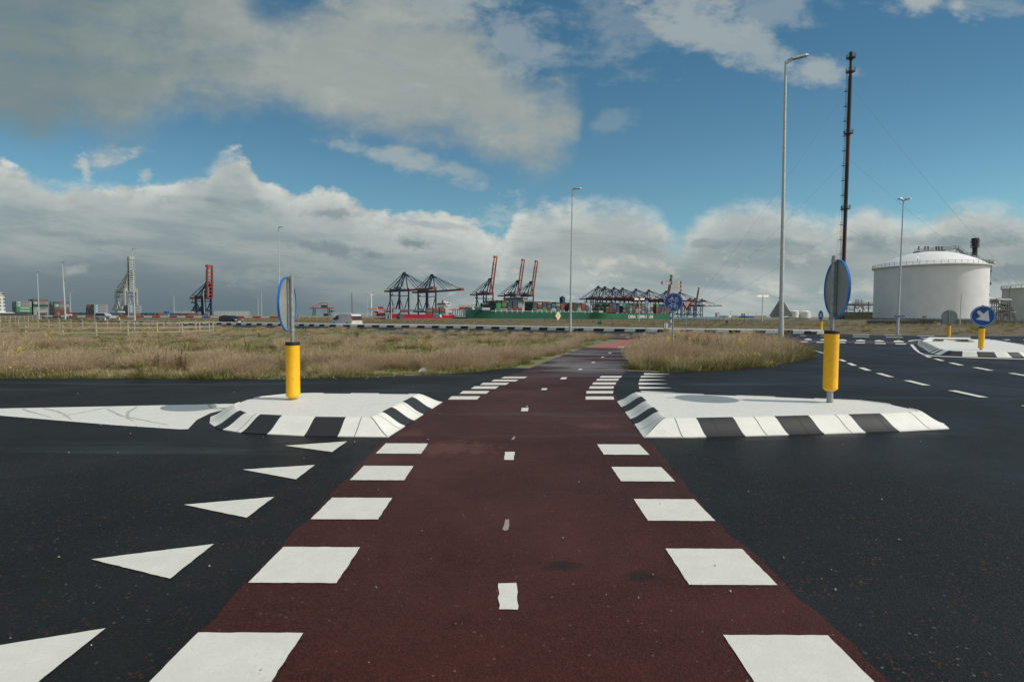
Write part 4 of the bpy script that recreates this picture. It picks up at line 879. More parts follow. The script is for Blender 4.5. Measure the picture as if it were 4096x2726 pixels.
# ---------------------------------------------------------------- fences and guard rail
def fence(label, pts, rails, h, group=None, pr=.065, rr=.04, step=None):
    """pts: post positions on the ground; rails: heights"""
    o = Vector((pts[0][0], pts[0][1])); t_ = thing('wooden_fence', label, 'fence', (o.x, o.y, 0), 0, group)
    pm = None
    for i, q in enumerate(pts):
        q = Vector(q)-o
        if pm is None: pm = MB().cyl((0, 0, -.1), (0, 0, h), pr, pr*.92, M_WOOD, 10).build('post', t_, smooth=True); pm.location = (q.x, q.y, 0)
        else: p_ = pm.copy(); COL.objects.link(p_); p_.parent = t_; p_.location = (q.x, q.y, random.uniform(-.03, .03))
    for z in rails:
        rb = MB(); 
        for a, b_ in zip(pts, pts[1:]):
            a = Vector(a)-o; b_ = Vector(b_)-o; w = [random.uniform(-.012, .012) for _ in range(2)]
            rb.beam((a.x, a.y-pr, z+w[0]), (b_.x, b_.y-pr, z+w[1]), rr, rr*1.7, M_WOOD)
        rb.build('rail', t_)
    return t_
nf = []
for x, Y in ((-190, 37.0), (-48, 37.4), (102, 38), (250, 38.6), (384, 39.3), (511, 40.2), (628, 41.3), (728, 42.6), (798, 44), (836, 45.2), (851, 47)):
    b_ = W(x, 1300, Y); nf.append((b_.x, b_.y))
fence('near three railed wooden fence with pale posts on the left', nf, (.20, .52, .84), .93)
bf = []
a, b_ = W(851, 1300, 47), W(0, 1300, 66); a.z = b_.z = 0; n = int((b_-a).length/2.3)
for k in range(n+1): q = a.lerp(b_, k/n); bf.append((q.x, q.y))
q2 = W(-300, 1300, 74); m_ = 4
for k in range(1, m_): bf.append((b_.x+(q2.x-b_.x)*k/m_, b_.y+(q2.y-b_.y)*k/m_))
fence('second wooden fence running away behind the near one', bf, (.42, .82), .95)
a, b_ = W(-60, 1300, 92), W(165, 1300, 108); cf = []
for k in range(13): cf.append((a.x+(b_.x-a.x)*k/12, a.y+(b_.y-a.y)*k/12))
fence('short far wooden fence with close set posts below the green containers', cf, (.45, .9), 1.05)
# red and white guard rail
ga, gb = W(178, 1268, 152), W(1112, 1270, 150); ga.z = gb.z = 0; gl = (gb-ga).length; gd = (gb-ga)/gl
t_ = thing('guard_rail', 'long red and white banded guard rail running in front of the container yard', 'guard rail', ga, math.atan2(gd.y, gd.x)); n = int(gl/2.2)
gr = MB()
for k in range(n): gr.box(((k+.5)*gl/n, 0, .80), (gl/n, .12, .33), M_RSIGN if k % 2 else M_WHITE)
gr.build('beam', t_)
pm = MB().box((0, 0, 0), (.12, .10, .68), M_GALV).build('post', t_, loc=(.3, .08, .32))
for k in range(1, 40): p_ = pm.copy(); COL.objects.link(p_); p_.parent = t_; p_.location = (.3+k*gl/40, .08, .32)
# grey steel rail beyond the van
ga, gb = W(1205, 1268, 175), W(1540, 1270, 185); ga.z = gb.z = 0; gl = (gb-ga).length; gd = (gb-ga)/gl
t_ = thing('guard_rail', 'plain grey steel guard rail behind the white van', 'guard rail', ga, math.atan2(gd.y, gd.x))
MB().box((gl/2, 0, .9), (gl, .12, .35), M_CONC).build('beam', t_)
pm = MB().box((0, 0, .4), (.14, .10, .9), M_GALV).build('post', t_, loc=(.3, .08, 0))
for k in range(1, 12): p_ = pm.copy(); COL.objects.link(p_); p_.parent = t_; p_.location = (.3+k*gl/12, .08, 0)
# dark mesh fence before the ships
fa, fb = W(2178, 1288, 140), W(3060, 1288, 128); fa.z = fb.z = 0; fl = (fb-fa).length; fd = (fb-fa)/fl
t_ = thing('mesh_fence', 'low dark mesh fence along the harbour edge in front of the green ships', 'fence', fa, math.atan2(fd.y, fd.x))
mw = MB()
for k in range(int(fl/.9)): mw.beam((k*.9, 0, .05), (k*.9, 0, 1.1), .018, .018, M_DARK)
for k in range(4): mw.beam((0, 0, .12+k*.32), (fl, 0, .12+k*.32), .014, .014, M_DARK)
o = mw.build('mesh_panel', t_)
pm = MB().beam((0, 0, 0), (0, 0, 1.2), .06, .06, M_DARK).beam((0, 0, 1.2), (-.15, -.3, 1.45), .04, .04, M_DARK).build('post', t_)
for k in range(1, int(fl/2.7)): p_ = pm.copy(); COL.objects.link(p_); p_.parent = t_; p_.location = (k*2.7, 0, 0)

# ---------------------------------------------------------------- vehicles (x forward, y left, z up)
def body_mesh(prof, hw, m):
    """side outline prof (x,z) closed; hw(x,z) half width"""
    b_ = MB(); n = len(prof); vs = []
    for s in (-1, 1):
        for x, z in prof: vs.append((x, s*hw(x, z), z))
    b_.raw(vs, [(k, (k+1) % n, n+(k+1) % n, n+k) for k in range(n)]+[tuple(range(n-1, -1, -1)), tuple(range(n, 2*n))], m); return b_
def wheel(parent, x, y, r):
    s = 1 if y > 0 else -1
    w = MB().cyl((x, y-s*.20, r), (x, y+s*.005, r), r, r, M_TYRE, 24).build('wheel', parent, smooth=True)
    MB().cyl((x, y-s*.02, r), (x, y+s*.018, r), r*.62, r*.58, M_GALV, 16).build('rim', w); return w
M_CARBLK = mat('black_car_paint', (0.008, 0.009, 0.011), 0.15, 0, .05, 2)
M_VANW = mat('white_van_paint', (0.58, 0.60, 0.61), 0.28, 0, .05, 1.5)
M_SILV = mat('silver_car_paint', (0.45, 0.47, 0.48), 0.3, 0.3, .05, 1.5)
M_PLATE = mat('number_plate', (0.85, 0.45, 0.02), .5); M_TAIL = mat('tail_lamp', (0.5, 0.01, 0.01), .2); M_HEAD = mat('head_lamp', (0.5, 0.52, 0.55), .08)
def arch(prof, cx, r, z0, n=7):
    return [(cx+r*math.cos(math.pi*k/n), z0+r*math.sin(math.pi*k/n)) for k in range(n+1)]
def side_window(parent, pts, hw, name='side_window'):
    for s in (-1, 1):
        vs = [(x, s*(hw(x, z)+.006), z) for x, z in pts]; b_ = MB(); b_.raw(vs, [tuple(range(len(vs)))], M_GLASS); b_.build(name, parent)
# hatchback
t_ = thing('hatchback_car', 'black five door hatchback driving towards the right behind the grass', 'car', W(924, 1290, 96)*1.0, R(-27)); t_.location.z = -.12
def hw(x, z): return .88-(.05 if z < .35 else 0)-max(0, z-.90)*.42-.16*max(0, (abs(x)-1.75))/.4
pf = [(-2.12, .30), (-1.75, .25)]+[(x, z) for x, z in reversed(arch(None, -1.32, .36, .30))]+[(1.0-.02, .24)]+[(x, z) for x, z in reversed(arch(None, 1.32, .36, .30))]+[(1.95, .26), (2.13, .42), (2.10, .66), (1.95, .80), (1.05, .98), (.25, 1.38), (-.35, 1.47), (-1.1, 1.45), (-1.75, 1.28), (-2.0, 1.0), (-2.14, .80)]
body_mesh(pf, hw, M_CARBLK).build('body', t_)
side_window(t_, [(.80, 1.00), (.20, 1.34), (-.30, 1.40), (-.32, .98)], hw); side_window(t_, [(-.38, .98), (-.38, 1.40), (-1.05, 1.38), (-1.55, 1.18), (-1.5, 1.0)], hw)
MB().raw([(1.06, -.70, .99), (1.06, .70, .99), (.28, .60, 1.385), (.28, -.60, 1.385)], [(0, 1, 2, 3)], M_GLASS).build('windscreen', t_)
MB().raw([(-1.78, -.60, 1.27), (-1.78, .60, 1.27), (-2.015, .68, 1.0), (-2.015, -.68, 1.0)], [(0, 1, 2, 3)], M_GLASS).build('rear_window', t_)
for x in (1.32, -1.32):
    for y in (.86, -.86): wheel(t_, x, y, .31)
for y in (.6, -.6): MB().box((2.0, y, .70), (.22, .34, .12), M_HEAD, 0).build('headlight', t_)
MB().box((2.13, 0, .58), (.05, .5, .14), M_GALV).build('grille', t_); MB().box((2.155, 0, .40), (.02, .52, .12), M_PLATE).build('number_plate', t_)
for y in (.90, -.90): MB().box((.75, y, .98), (.12, .14, .11), M_CARBLK).build('wing_mirror', t_)
# van
t_ = thing('delivery_van', 'white panel van with dark rear window driving away to the left', 'van', W(1384, 1290, 82), R(180-35)); t_.location.z = -.28
def hw(x, z): return .95-max(0, z-1.0)*.13-.14*max(0, (x-1.6))/.7
pf = [(-2.35, .32)]+list(reversed(arch(None, -1.45, .38, .32)))+list(reversed(arch(None, 1.55, .38, .32)))+[(2.28, .34), (2.40, .55), (2.33, .85), (1.75, 1.12), (1.0, 1.72), (.75, 1.84), (0, 1.90), (-1.6, 1.90), (-2.15, 1.85), (-2.30, 1.70), (-2.40, 1.0), (-2.42, .6)]
body_mesh(pf, hw, M_VANW).build('body', t_)
side_window(t_, [(1.62, 1.14), (1.0, 1.64), (.55, 1.66), (.55, 1.10)], hw)
MB().raw([(1.78, -.78, 1.12), (1.78, .78, 1.12), (1.04, .74, 1.70), (1.04, -.74, 1.70)], [(0, 1, 2, 3)], M_GLASS).build('windscreen', t_)
MB().raw([(-2.345, -.74, 1.62), (-2.345, .74, 1.62), (-2.42, .80, 1.02), (-2.42, -.80, 1.02)], [(0, 1, 2, 3)], M_GLASS).build('rear_window', t_)
for y in (.86, -.86): MB().box((-2.36, y*.99, 1.25), (.10, .10, .85), M_TAIL).build('tail_lamp', t_)
MB().box((-2.435, 0, .86), (.02, .52, .12), M_PLATE).build('number_plate', t_); MB().box((-2.42, 0, .42), (.10, 1.75, .16), M_VANW).build('bumper', t_)
for x in (1.55, -1.45):
    for y in (.93, -.93): wheel(t_, x, y, .33)
for y in (1.0, -1.0): MB().box((1.3, y, 1.16), (.12, .18, .2), M_BLK).build('wing_mirror', t_)
# silver 4x4 and far white van
t_ = thing('off_road_car', 'silver off road car half hidden behind the wooden fence posts', 'car', W(421, 1272, 135), R(-10)); t_.location.z = 0
def hw(x, z): return .9-max(0, z-1.0)*.25
pf = [(-2.1, .35)]+list(reversed(arch(None, -1.3, .4, .35)))+list(reversed(arch(None, 1.35, .4, .35)))+[(2.1, .4), (2.15, .8), (2.0, 1.0), (1.1, 1.08), (.5, 1.62), (-1.9, 1.68), (-2.1, 1.0)]
body_mesh(pf, hw, M_SILV).build('body', t_); side_window(t_, [(.95, 1.1), (.45, 1.56), (-1.8, 1.6), (-1.95, 1.1)], hw)
for x in (1.35, -1.3):
    for y in (.88, -.88): wheel(t_, x, y, .37)
t_ = thing('small_white_van', 'tiny white van parked in front of the red ship', 'van', W(1749, 1272, 300), R(160)); t_.location.z = .1
pf = [(-2.1, .35)]+list(reversed(arch(None, -1.3, .4, .35)))+list(reversed(arch(None, 1.35, .4, .35)))+[(2.1, .4), (2.15, .8), (1.5, 1.05), (.9, 1.5), (.5, 1.7), (-1.9, 1.75), (-2.1, 1.0)]
body_mesh(pf, hw, M_VANW).build('body', t_); side_window(t_, [(1.2, 1.1), (.8, 1.5), (-1.8, 1.55), (-1.95, 1.1)], hw)
for x in (1.35, -1.3):
    for y in (.88, -.88): wheel(t_, x, y, .37)
# utility huts
def hut(label, x0, xm, x1, ytop, Y, door):
    a = W(xm, ytop, Y); wf = (W(x1, ytop, Y)-a).length; h = a.z
    t_ = thing('utility_hut', label, 'utility building', (a.x, a.y, 0), R(-8))
    Ls = (W(xm, ytop, Y)-W(x0, ytop, Y)).length*1.0
    w = MB(); w.raw([(0, 0, 0), (wf, 0, 0), (wf, 0, h-.14), (0, 0, h-.14)], [(0, 1, 2, 3)], M_CONC if not door else M_WHITE)
    k = MB(); bx_ = -Ls; by = Ls*.9
    w.raw([(bx_, by, 0), (0, 0.0, 0), (0, 0, h-.14), (bx_, by, h-.14)], [(0, 1, 2, 3)], M_CONCD)  # left and back walls in darker concrete, their shade put into the colour
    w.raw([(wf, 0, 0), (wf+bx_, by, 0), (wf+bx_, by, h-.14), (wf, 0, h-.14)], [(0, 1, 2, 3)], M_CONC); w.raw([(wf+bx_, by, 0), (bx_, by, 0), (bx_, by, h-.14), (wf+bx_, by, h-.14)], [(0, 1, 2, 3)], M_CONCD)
    w.build('wall', t_)
    w = MB()
    e = .08; q = [(-e, -e), (wf+e, -e), (wf+bx_+e, by+e), (bx_-e, by+e)]; w.prism(q, h-.14, h, M_CONC).build('roof', t_)
    if door: MB().box((wf*.6, -.03, .85), (wf*.32, .05, 1.5), M_GREEN).build('door', t_)
hut('longer grey utility hut with a white front and green door', 1497, 1542, 1562, 1252, 215, True)
hut('smaller plain concrete utility hut right of the one with the green door', 1581, 1598, 1617, 1255, 215, False)

# ---------------------------------------------------------------- container cranes
def crane(label, base, px, Y, sdir, qdir, z0=0.0, legtop=46, apex=74, gauge=28, wid=19, back=44, out=80, raised=False, cb=None, cr=None, scale=1.0, lattice=False, group=None, name='container_crane', rang=80, gs=3.6):
    """base: ground point under the waterside portal; sdir over the water, qdir along the quay"""
    cb = cb or M_CBLUE; cr = cr or M_CRED
    t_ = thing(name, label, 'crane', base, 0, group)
    def P3(s, q, z): return Vector((sdir[0]*s*scale+qdir[0]*q*scale, sdir[1]*s*scale+qdir[1]*q*scale, z*scale))
    hw_ = wid/2; zs = 8; lw = 2.5*scale
    for s in (0, -gauge):
        for q in (-hw_, hw_):
            lg = MB(); lg.beam(P3(s, q, 0), P3(s, q, legtop+3), lw, lw, cb); lg.box(P3(s, q, .9), (4.5*scale, 4.5*scale, 1.8*scale), cb); lg.build('leg', t_)
        sb = MB(); sb.beam(P3(s, -hw_, zs), P3(s, hw_, zs), lw*.9, lw*1.1, cb); sb.beam(P3(s, -hw_, legtop), P3(s, hw_, legtop), lw*.9, lw*1.2, cb); sb.build('portal_beam', t_)
    fr_ = MB()
    for q in (-hw_, hw_):
        fr_.beam(P3(0, q, zs), P3(-gauge, q, zs), lw*.9, lw*1.2, cb); fr_.beam(P3(0, q, legtop), P3(-gauge, q, legtop), lw*.8, lw, cb)
        fr_.beam(P3(0, q, legtop*.78), P3(-gauge*.5, q, zs), lw*.45, lw*.45, cb); fr_.beam(P3(-gauge, q, legtop*.78), P3(-gauge*.5, q, zs), lw*.45, lw*.45, cb); fr_.beam(P3(0, q, legtop*.78), P3(-gauge, q, legtop*.78), lw*.5, lw*.5, cb)
        fr_.beam(P3(-gauge*1.5, q, zs), P3(-gauge, q, zs), lw*.8, lw, cb); fr_.beam(P3(-gauge*1.42, q, zs), P3(-gauge, q, legtop*.62), lw*.4, lw*.4, cb)
    fr_.build('bracing', t_)
    af = MB()
    for q in (-1, 1):
        af.beam(P3(0, q*hw_*.8, legtop), P3(1, q*gs*.7, apex), lw*.62, lw*.62, cb); af.beam(P3(-gauge*.62, q*hw_*.6, legtop), P3(0, q*gs*.7, apex-1), lw*.5, lw*.5, cb)
        af.beam(P3(-gauge-back*.45, q*gs, legtop+2), P3(0, q*gs*.7, apex), lw*.36, lw*.36, cb); af.beam(P3(-gauge, q*gs, legtop+2), P3(0, q*gs*.7, apex-2), lw*.36, lw*.36, cb)
    af.box(P3(.5, 0, apex+.6), (5*scale, 5*scale, 2.4*scale), M_DARK); af.beam(P3(-3, 0, apex+1.6), P3(4, 0, apex+1.6), lw*.5, lw*.8, M_DARK); af.build('a_frame', t_)
    bk = MB()
    for q in (-gs, gs): bk.beam(P3(3, q, legtop-1.5), P3(-gauge-back*.6, q, legtop-1.5), lw*.7, lw*1.25, cr)
    for k in range(7): bk.beam(P3(3-k*(gauge+back*.6)/6, -gs, legtop-1.5), P3(3-k*(gauge+back*.6)/6, gs, legtop-1.5), lw*.4, lw*.6, cr)
    bk.beam(P3(-gauge-back*.6, -gs, legtop+2.2), P3(-gauge-back*.15, -gs, legtop+2.2), lw*.2, lw*.2, cr); bk.build('trolley_girder', t_)
    hs = MB(); hs.beam(P3(-gauge*.85, 0, legtop+3.2), P3(-gauge*.15, 0, legtop+3.2), 8*scale, 5*scale, M_HOUSE); hs.build('machinery_house', t_)
    ge = MB(); ge.box(P3(-gauge-6, 0, zs+4), (8*scale, 5*scale, 4.5*scale), M_HOUSE); ge.build('cable_cabin', t_)
    sp = MB()
    for q in (-2.5, 2.5): sp.beam(P3(-gauge-10, q, legtop-2), P3(-gauge-10, q, legtop-9), lw*.25, lw*.25, cr)
    sp.beam(P3(-gauge-10, -4, legtop-9), P3(-gauge-10, 4, legtop-9), lw*.7, lw*.4, cr); sp.beam(P3(-gauge-15, 0, legtop-8), P3(-gauge-6, 0, legtop-8), lw*.4, lw*.4, cr); sp.build('spreader', t_)
    bm_ = MB(); hx, hz = 4.0, legtop-1.5
    an = R(rang) if raised else R(1.2)
    def BP(d_, q, w=0): return P3(hx+math.cos(an)*d_-math.sin(an)*w, q, hz+math.sin(an)*d_+math.cos(an)*w)
    bw = 1.0 if not lattice else .3
    for q in (-gs, gs):
        bm_.beam(BP(0, q), BP(out, q), lw*.80*bw, lw*1.05*bw, cr)
        if lattice:
            bm_.beam(BP(0, q, 3.2), BP(out, q, 3.2), lw*.3, lw*.3, cr)
            for k in range(16): bm_.beam(BP(out*k/16, q, 3.2*(k % 2)), BP(out*(k+1)/16, q, 3.2*((k+1) % 2)), lw*.2, lw*.2, cr)
    nx = 9 if not lattice else 16
    for k in range(nx+1): bm_.beam(BP(out*k/nx, -gs), BP(out*k/nx, gs), lw*.3, lw*.5, cr)
    bm_.beam(BP(out, -gs*.9, .8), BP(out-3.5, -gs*.9, .8), lw*1.4, lw*1.6, cr); bm_.beam(BP(out-1.5, -gs, .8), BP(out-1.5, gs, .8), lw*1.6, lw*1.5, cr)
    bm_.build('boom', t_)
    sy = MB()
    if raised:
        for q in (-gs, gs): sy.beam(BP(2, q, 2.5), BP(out*.85, q, 2.0), lw*.28, lw*.28, M_DARK); sy.beam(P3(1, q*.7, apex), BP(out*.42, q, 1.2), lw*.25, lw*.25, M_DARK)
    else:
        for q in (-gs, gs):
            sy.beam(P3(1, q*.7, apex), BP(out*.92, q, .8), lw*.3, lw*.3, cb); sy.beam(P3(1, q*.7, apex-1), BP(out*.45, q, .8), lw*.3, lw*.3, cb); sy.beam(P3(1, q*.7, apex-.6), BP(out*.7, q, .8), lw*.24, lw*.24, cb)
    sy.build('stay', t_)
    return t_
def on_line(O, px, s=0.0):
    """distance along the quay whose column is px"""
    u_ = (px-2048)/FL; o = O+S*s
    return (u_*o.y-o.x)/(Q.x-u_*Q.y)
GR1 = 'quay cranes with lowered booms beyond the red ship'; 
def qc(px, label, **k):
    t_ = on_line(O_CR, px); b_ = O_CR+Q*t_; return crane(label, (b_.x, b_.y, 0), px, b_.y, (S.x, S.y), (Q.x, Q.y), **k)
qc(1617, 'left of the two blue cranes with lowered red booms above the red ship')
qc(1727, 'right of the two blue cranes with lowered red booms above the red ship')
RS = dict(raised=True, cr=M_CORANGE, out=76)
qc(1958, 'leftmost of the three cranes with steeply raised orange red booms', **RS)
qc(2068, 'middle crane of the three with steeply raised orange red booms', **RS)
qc(2121, 'rightmost of the three cranes with steeply raised orange red booms', **RS)
nm6 = ['first', 'second', 'third', 'fourth', 'fifth', 'sixth']
for i, px in enumerate((2390, 2416, 2453, 2487, 2541, 2592)):
    qc(px, f'{nm6[i]} from the left of six lowered boom cranes over the second green ship', group='row of lowered boom cranes over the second green ship')
qc(2661, 'crane with raised boom behind the white finger post pointers', raised=True, out=78)
qc(2716, 'crane mostly hidden behind the moped and bicycle sign')
b_ = W(2778, 1265, 2350); crane('far crane with raised boom right of the give way triangle', (b_.x, b_.y, 0), 0, 0, (S.x, S.y), (Q.x, Q.y), raised=True, out=76)
b_ = W(2806, 1265, 2420); crane('far lowered boom crane at the right end of the crane rows', (b_.x, b_.y, 0), 0, 0, (S.x, S.y), (Q.x, Q.y), out=82)
b_ = W(2758, 1265, 2300); crane('far lowered boom crane just right of the give way triangle post', (b_.x, b_.y, 0), 0, 0, (S.x, S.y), (Q.x, Q.y), out=60)
b_ = W(832, 1262, 880); crane('lone blue crane with upright red boom beyond the black car', (b_.x, b_.y, -1), 0, 0, (.97, -.24), (.24, .97), z0=0, legtop=29, apex=50, gauge=16, wid=13, back=20, out=50, raised=True, rang=89, cr=mat('dull_crane_red', (.26, .06, .045), .55), gs=5.0)
b_ = W(524, 1262, 800); crane('pale grey crane with upright lattice boom behind the container yard', (b_.x, b_.y, -1), 0, 0, (.93, -.36), (.36, .93), legtop=35, apex=60, gauge=17, wid=17, back=14, out=48, raised=True, rang=89.5, cb=M_CGREY, cr=M_CGREY, lattice=True)
# small yard gantries
def gantry(label, px, Y, w=24, h=14, ctop=M_CRED, rz=0, over=6):
    b_ = W(px, 1263, Y); t_ = thing('yard_gantry', label, 'gantry crane', (b_.x, b_.y, 0), rz)
    for x in (-w/2, w/2):
        for y in (-5, 5): MB().beam((x, y, 0), (x*.94, y*.7, h), 1.1, 1.1, M_CBLUE).build('leg', t_)
    br_ = MB().beam((-w/2-over, -3, h), (w/2+over*1.4, -3, h), 1.4, 1.8, ctop); br_.beam((-w/2-over, 3, h), (w/2+over*1.4, 3, h), 1.4, 1.8, ctop); br_.beam((-w/2-over, -3, h), (-w/2-over, 3, h), 1.2, 1.4, ctop); br_.beam((w/2+over, -3, h), (w/2+over, 3, h), 1.2, 1.4, ctop); br_.build('bridge_girder', t_)
    k = MB(); k.box((w*.2, 0, h+3), (8, 5, 3.4), M_DARK); k.build('trolley', t_)
    k = MB(); k.beam((0, 0, h+8), (w*.42, 0, h+8), .8, .8, ctop); k.beam((0, 0, h+1), (0, 0, h+8), .8, .8, ctop); k.beam((w*.42, 0, h+1), (w*.42, 0, h+8), .8, .8, ctop); k.beam((-w/2-3, 0, h+1), (0, 0, h+8), .6, .6, ctop); k.build('top_frame', t_)
    k = MB(); k.beam((w*.2, -3, h-5), (w*.2, 3, h-5), 1.4, .8, ctop); k.beam((w*.2, 0, h), (w*.2, 0, h-5), .3, .3, M_DARK); k.build('spreader', t_); return t_
gantry('small orange topped gantry crane left of the white van', 1286, 900, 24, 12, M_CORANGE, over=5)
random.seed(11)
for i, (px, w_) in enumerate(((1512, 'at the left end of the blue crane pair'), (1752, 'left of the white superstructure of the red ship'), (1838, 'first from the left between the red ship and the first green ship'), (1856, 'second from the left between the red ship and the first green ship'), (1874, 'third from the left between the red ship and the first green ship'))):
    gantry('orange gantry '+w_, px, 1120, 26, 13, M_CORANGE, R(38), 8)
# ---------------------------------------------------------------- ships
def ship(name, label, a0, L_, beam, deck, m_h, m_low=None, z0=-7.6, bowl=38, O=O_SH, flare=3.0):
    """a along the quay from the bow; side facing the camera on O line; returns root and frame function"""
    org = O+Q*a0; t_ = thing(name, label, 'ship', (org.x, org.y, 0), math.atan2(Q.y, Q.x))
    # local frame: x from bow to stern, -y towards the camera side, centre line at y=beam/2
    secs = []
    for f in (0, .01, .03, .06, .10, .15, .92, .97, 1.0):
        a = f*L_
        wt = 1-(1-min(1, a/bowl))**2.2 if a < bowl else 1
        wb = 1-(1-min(1, max(0, (a-6))/(bowl*1.35)))**1.8 if a < bowl*1.35 else 1
        if f > .95: wb = .7 if f < 1 else .55
        zt = deck+flare*(1-min(1, a/(bowl*1.6)))
        secs.append((a, max(.02, wt), max(.01, wb), zt))
    vs = []; 
    for a, wt, wb, zt in secs:
        for s in (-1, 1): vs += [(a, beam/2+s*wt*beam/2, zt), (a, beam/2+s*(wt*.45+wb*.55)*beam/2, zt*.35+z0*.65+2), (a+ (6 if a == 0 else 0), beam/2+s*wb*beam/2, z0)]
    fs = []; n = len(secs)
    for i in range(n-1):
        for s in (0, 3):
            for k in (0, 1): fs.append((i*6+s+k, (i+1)*6+s+k, (i+1)*6+s+k+1, i*6+s+k+1))
        fs.append((i*6, (i+1)*6, (i+1)*6+3, i*6+3))
    fs.append(((n-1)*6, (n-1)*6+1, (n-1)*6+2, (n-1)*6+5, (n-1)*6+4, (n-1)*6+3))
    MB().raw(vs, fs, m_h).build('hull', t_, smooth=True)
    return t_, org
M_GSHIP = mat('ship_green', (0.014, 0.095, 0.055), 0.55, 0, .12, .02, dirt=(.03, .09, .06), dirt_amt=.4)
M_GSHIP2 = mat('ship_green_two', (0.022, 0.13, 0.058), 0.55, 0, .12, .02, dirt=(.03, .09, .06), dirt_amt=.4)
M_RSHIP = mat('ship_red', (0.36, 0.012, 0.028), 0.5, 0, .12, .03)
M_SHIPGREY = mat('ship_grey', (0.28, 0.32, 0.33), .6, 0, .1, .1)
sh1, o1 = ship('container_ship', 'first large dark green container ship under the raised boom cranes', 0, 354, 48, 9.6, M_GSHIP, bowl=62)
sh2, o2 = ship('container_ship', 'second green container ship with white lettering on its side', 362, 372, 46, 7.6, M_GSHIP2, bowl=46, flare=2.5)
sh3, o3 = ship('container_ship', 'low red container feeder ship left of the green ships', -197, 152, 26, 2.2, M_RSHIP, bowl=22, flare=4.0)
def ship_tower(root, a0, a1, y0, y1, z0, z1, ztop, m=M_SHIPGREY, wings=2.0, name='superstructure'):
    k = MB(); cx = (a0+a1)/2; cy = (y0+y1)/2
    k.box((cx, cy, (z0+z1)/2), (a1-a0, (y1-y0)*.62, z1-z0), m); k.box((cx, cy, (z1+ztop)/2), (a1-a0, y1-y0, ztop-z1), m)
    o = k.build(name, root)
    w = MB(); w.box((cx, y0-.1, (z1+ztop)/2+.5), ((a1-a0)*.8, .3, (ztop-z1)*.35), M_GLASS); w.box((a0-.1, cy, (z1+ztop)/2+.5), (.3, (y1-y0)*.9, (ztop-z1)*.35), M_GLASS); w.build('bridge_window', o)
    k = MB(); k.beam((cx, cy, ztop), (cx, cy, ztop+9), .9, .9, m); k.beam((cx, cy-4, ztop+6), (cx, cy+4, ztop+6), .5, .5, m); k.box((cx, cy, ztop+1.5), (4, 6, 3), m); k.cyl((cx, cy-8, ztop), (cx, cy-8, ztop+2.5), 1.2, 1.2, M_WHITE, 10); k.build('radar_mast', o)
ship_tower(sh1, 127, 141, 0, 48, 9.6, 30, 37); ship_tower(sh2, 100, 113, 0, 46, 7.6, 26, 32)
MB().box((267, 16, 30), (9, 8, 22), M_CBLUE).box((267, 16, 41.5), (4, 4, 3), M_DARK).build('funnel', sh1)
MB().box((262, 14, 26), (9, 10, 16), M_SHIPGREY).box((256, 15, 30), (3, 6, 12), M_WHITE).build('funnel', sh2)
for r_, dk, L_, bm__ in ((sh1, 9.6, 354, 48), (sh2, 7.6, 372, 46)):
    k = MB(); k.beam((18, bm__/2, dk), (18, bm__/2, dk+18), 1.3, 1.3, M_WHITE); k.beam((18, bm__/2-3, dk+11), (18, bm__/2+3, dk+11), .6, .6, M_DARK); k.box((18, bm__/2, dk+3), (5, 5, 4), M_WHITE); k.build('foremast', r_)
    MB().box((24, bm__/2, dk+4.4), (1.2, bm__*.80, 5.4), M_SHIPGREY).box((34, 4.5+bm__*.03, dk+4.0), (19, .8, 4.6), M_SHIPGREY).build('breakwater', r_)
lb = None
for k in range(22):                                   # white lashing bridges between the bays
    x = 53+k*14.4
    if 126 < x < 142 or x > 345: continue
    if lb is None: lb = MB().box((0, .5, 5.4), (1.0, .8, 6.8), M_WHITE).box((0, 24, 5), (.5, 46, 6), M_DARK).build('lashing_bridge', sh1, loc=(x, 0, 5))
    else: p_ = lb.copy(); COL.objects.link(p_); p_.parent = sh1; p_.location = (x, 0, 5)
rl_ = MB()
for k in range(150): rl_.box((42+k*2, .05, 10.4), (1.0, .5, .9), M_WHITE)
rl_.build('bulwark_rail', sh1)
letters('CHINA   SHIPPING   LINE', 11.0, M_WHITE, sh2, (196, -.25, -.2), 0, bold=.28, sx=.97)
letters('CSCL BRISBANE', 2.6, M_WHITE, sh1, (60, .3, 6.2), 0, sx=1.2) if False else None
k = MB()
for q in range(3): k.box((34+q*4+random.random(), 4.0, 7.2), (2.4, .2, .8), M_WHITE)
# white superstructure of the red ship
ship_tower(sh3, 133, 143, 1, 24, 2.2, 18, 22.5, M_WHITE)
k = MB()
for z in (6, 9, 12, 15): k.box((138, 12.5, z), (14, 19, .5), M_WHITE)
k.build('deck_gallery', sh3); MB().box((137, 12, 24), (4, 5, 6), M_SHIPGREY).build('funnel', sh3)
MB().box((147, 6, 4.5), (3, 8, 3), M_CORANGE).build('lifeboat', sh3)
k = MB(); k.box((10, 13, 5.6), (12, 15, 3.4), M_RSHIP, 0, .7); k.beam((8, 13, 6), (8, 13, 14), .5, .5, M_WHITE); k.build('forecastle', sh3)
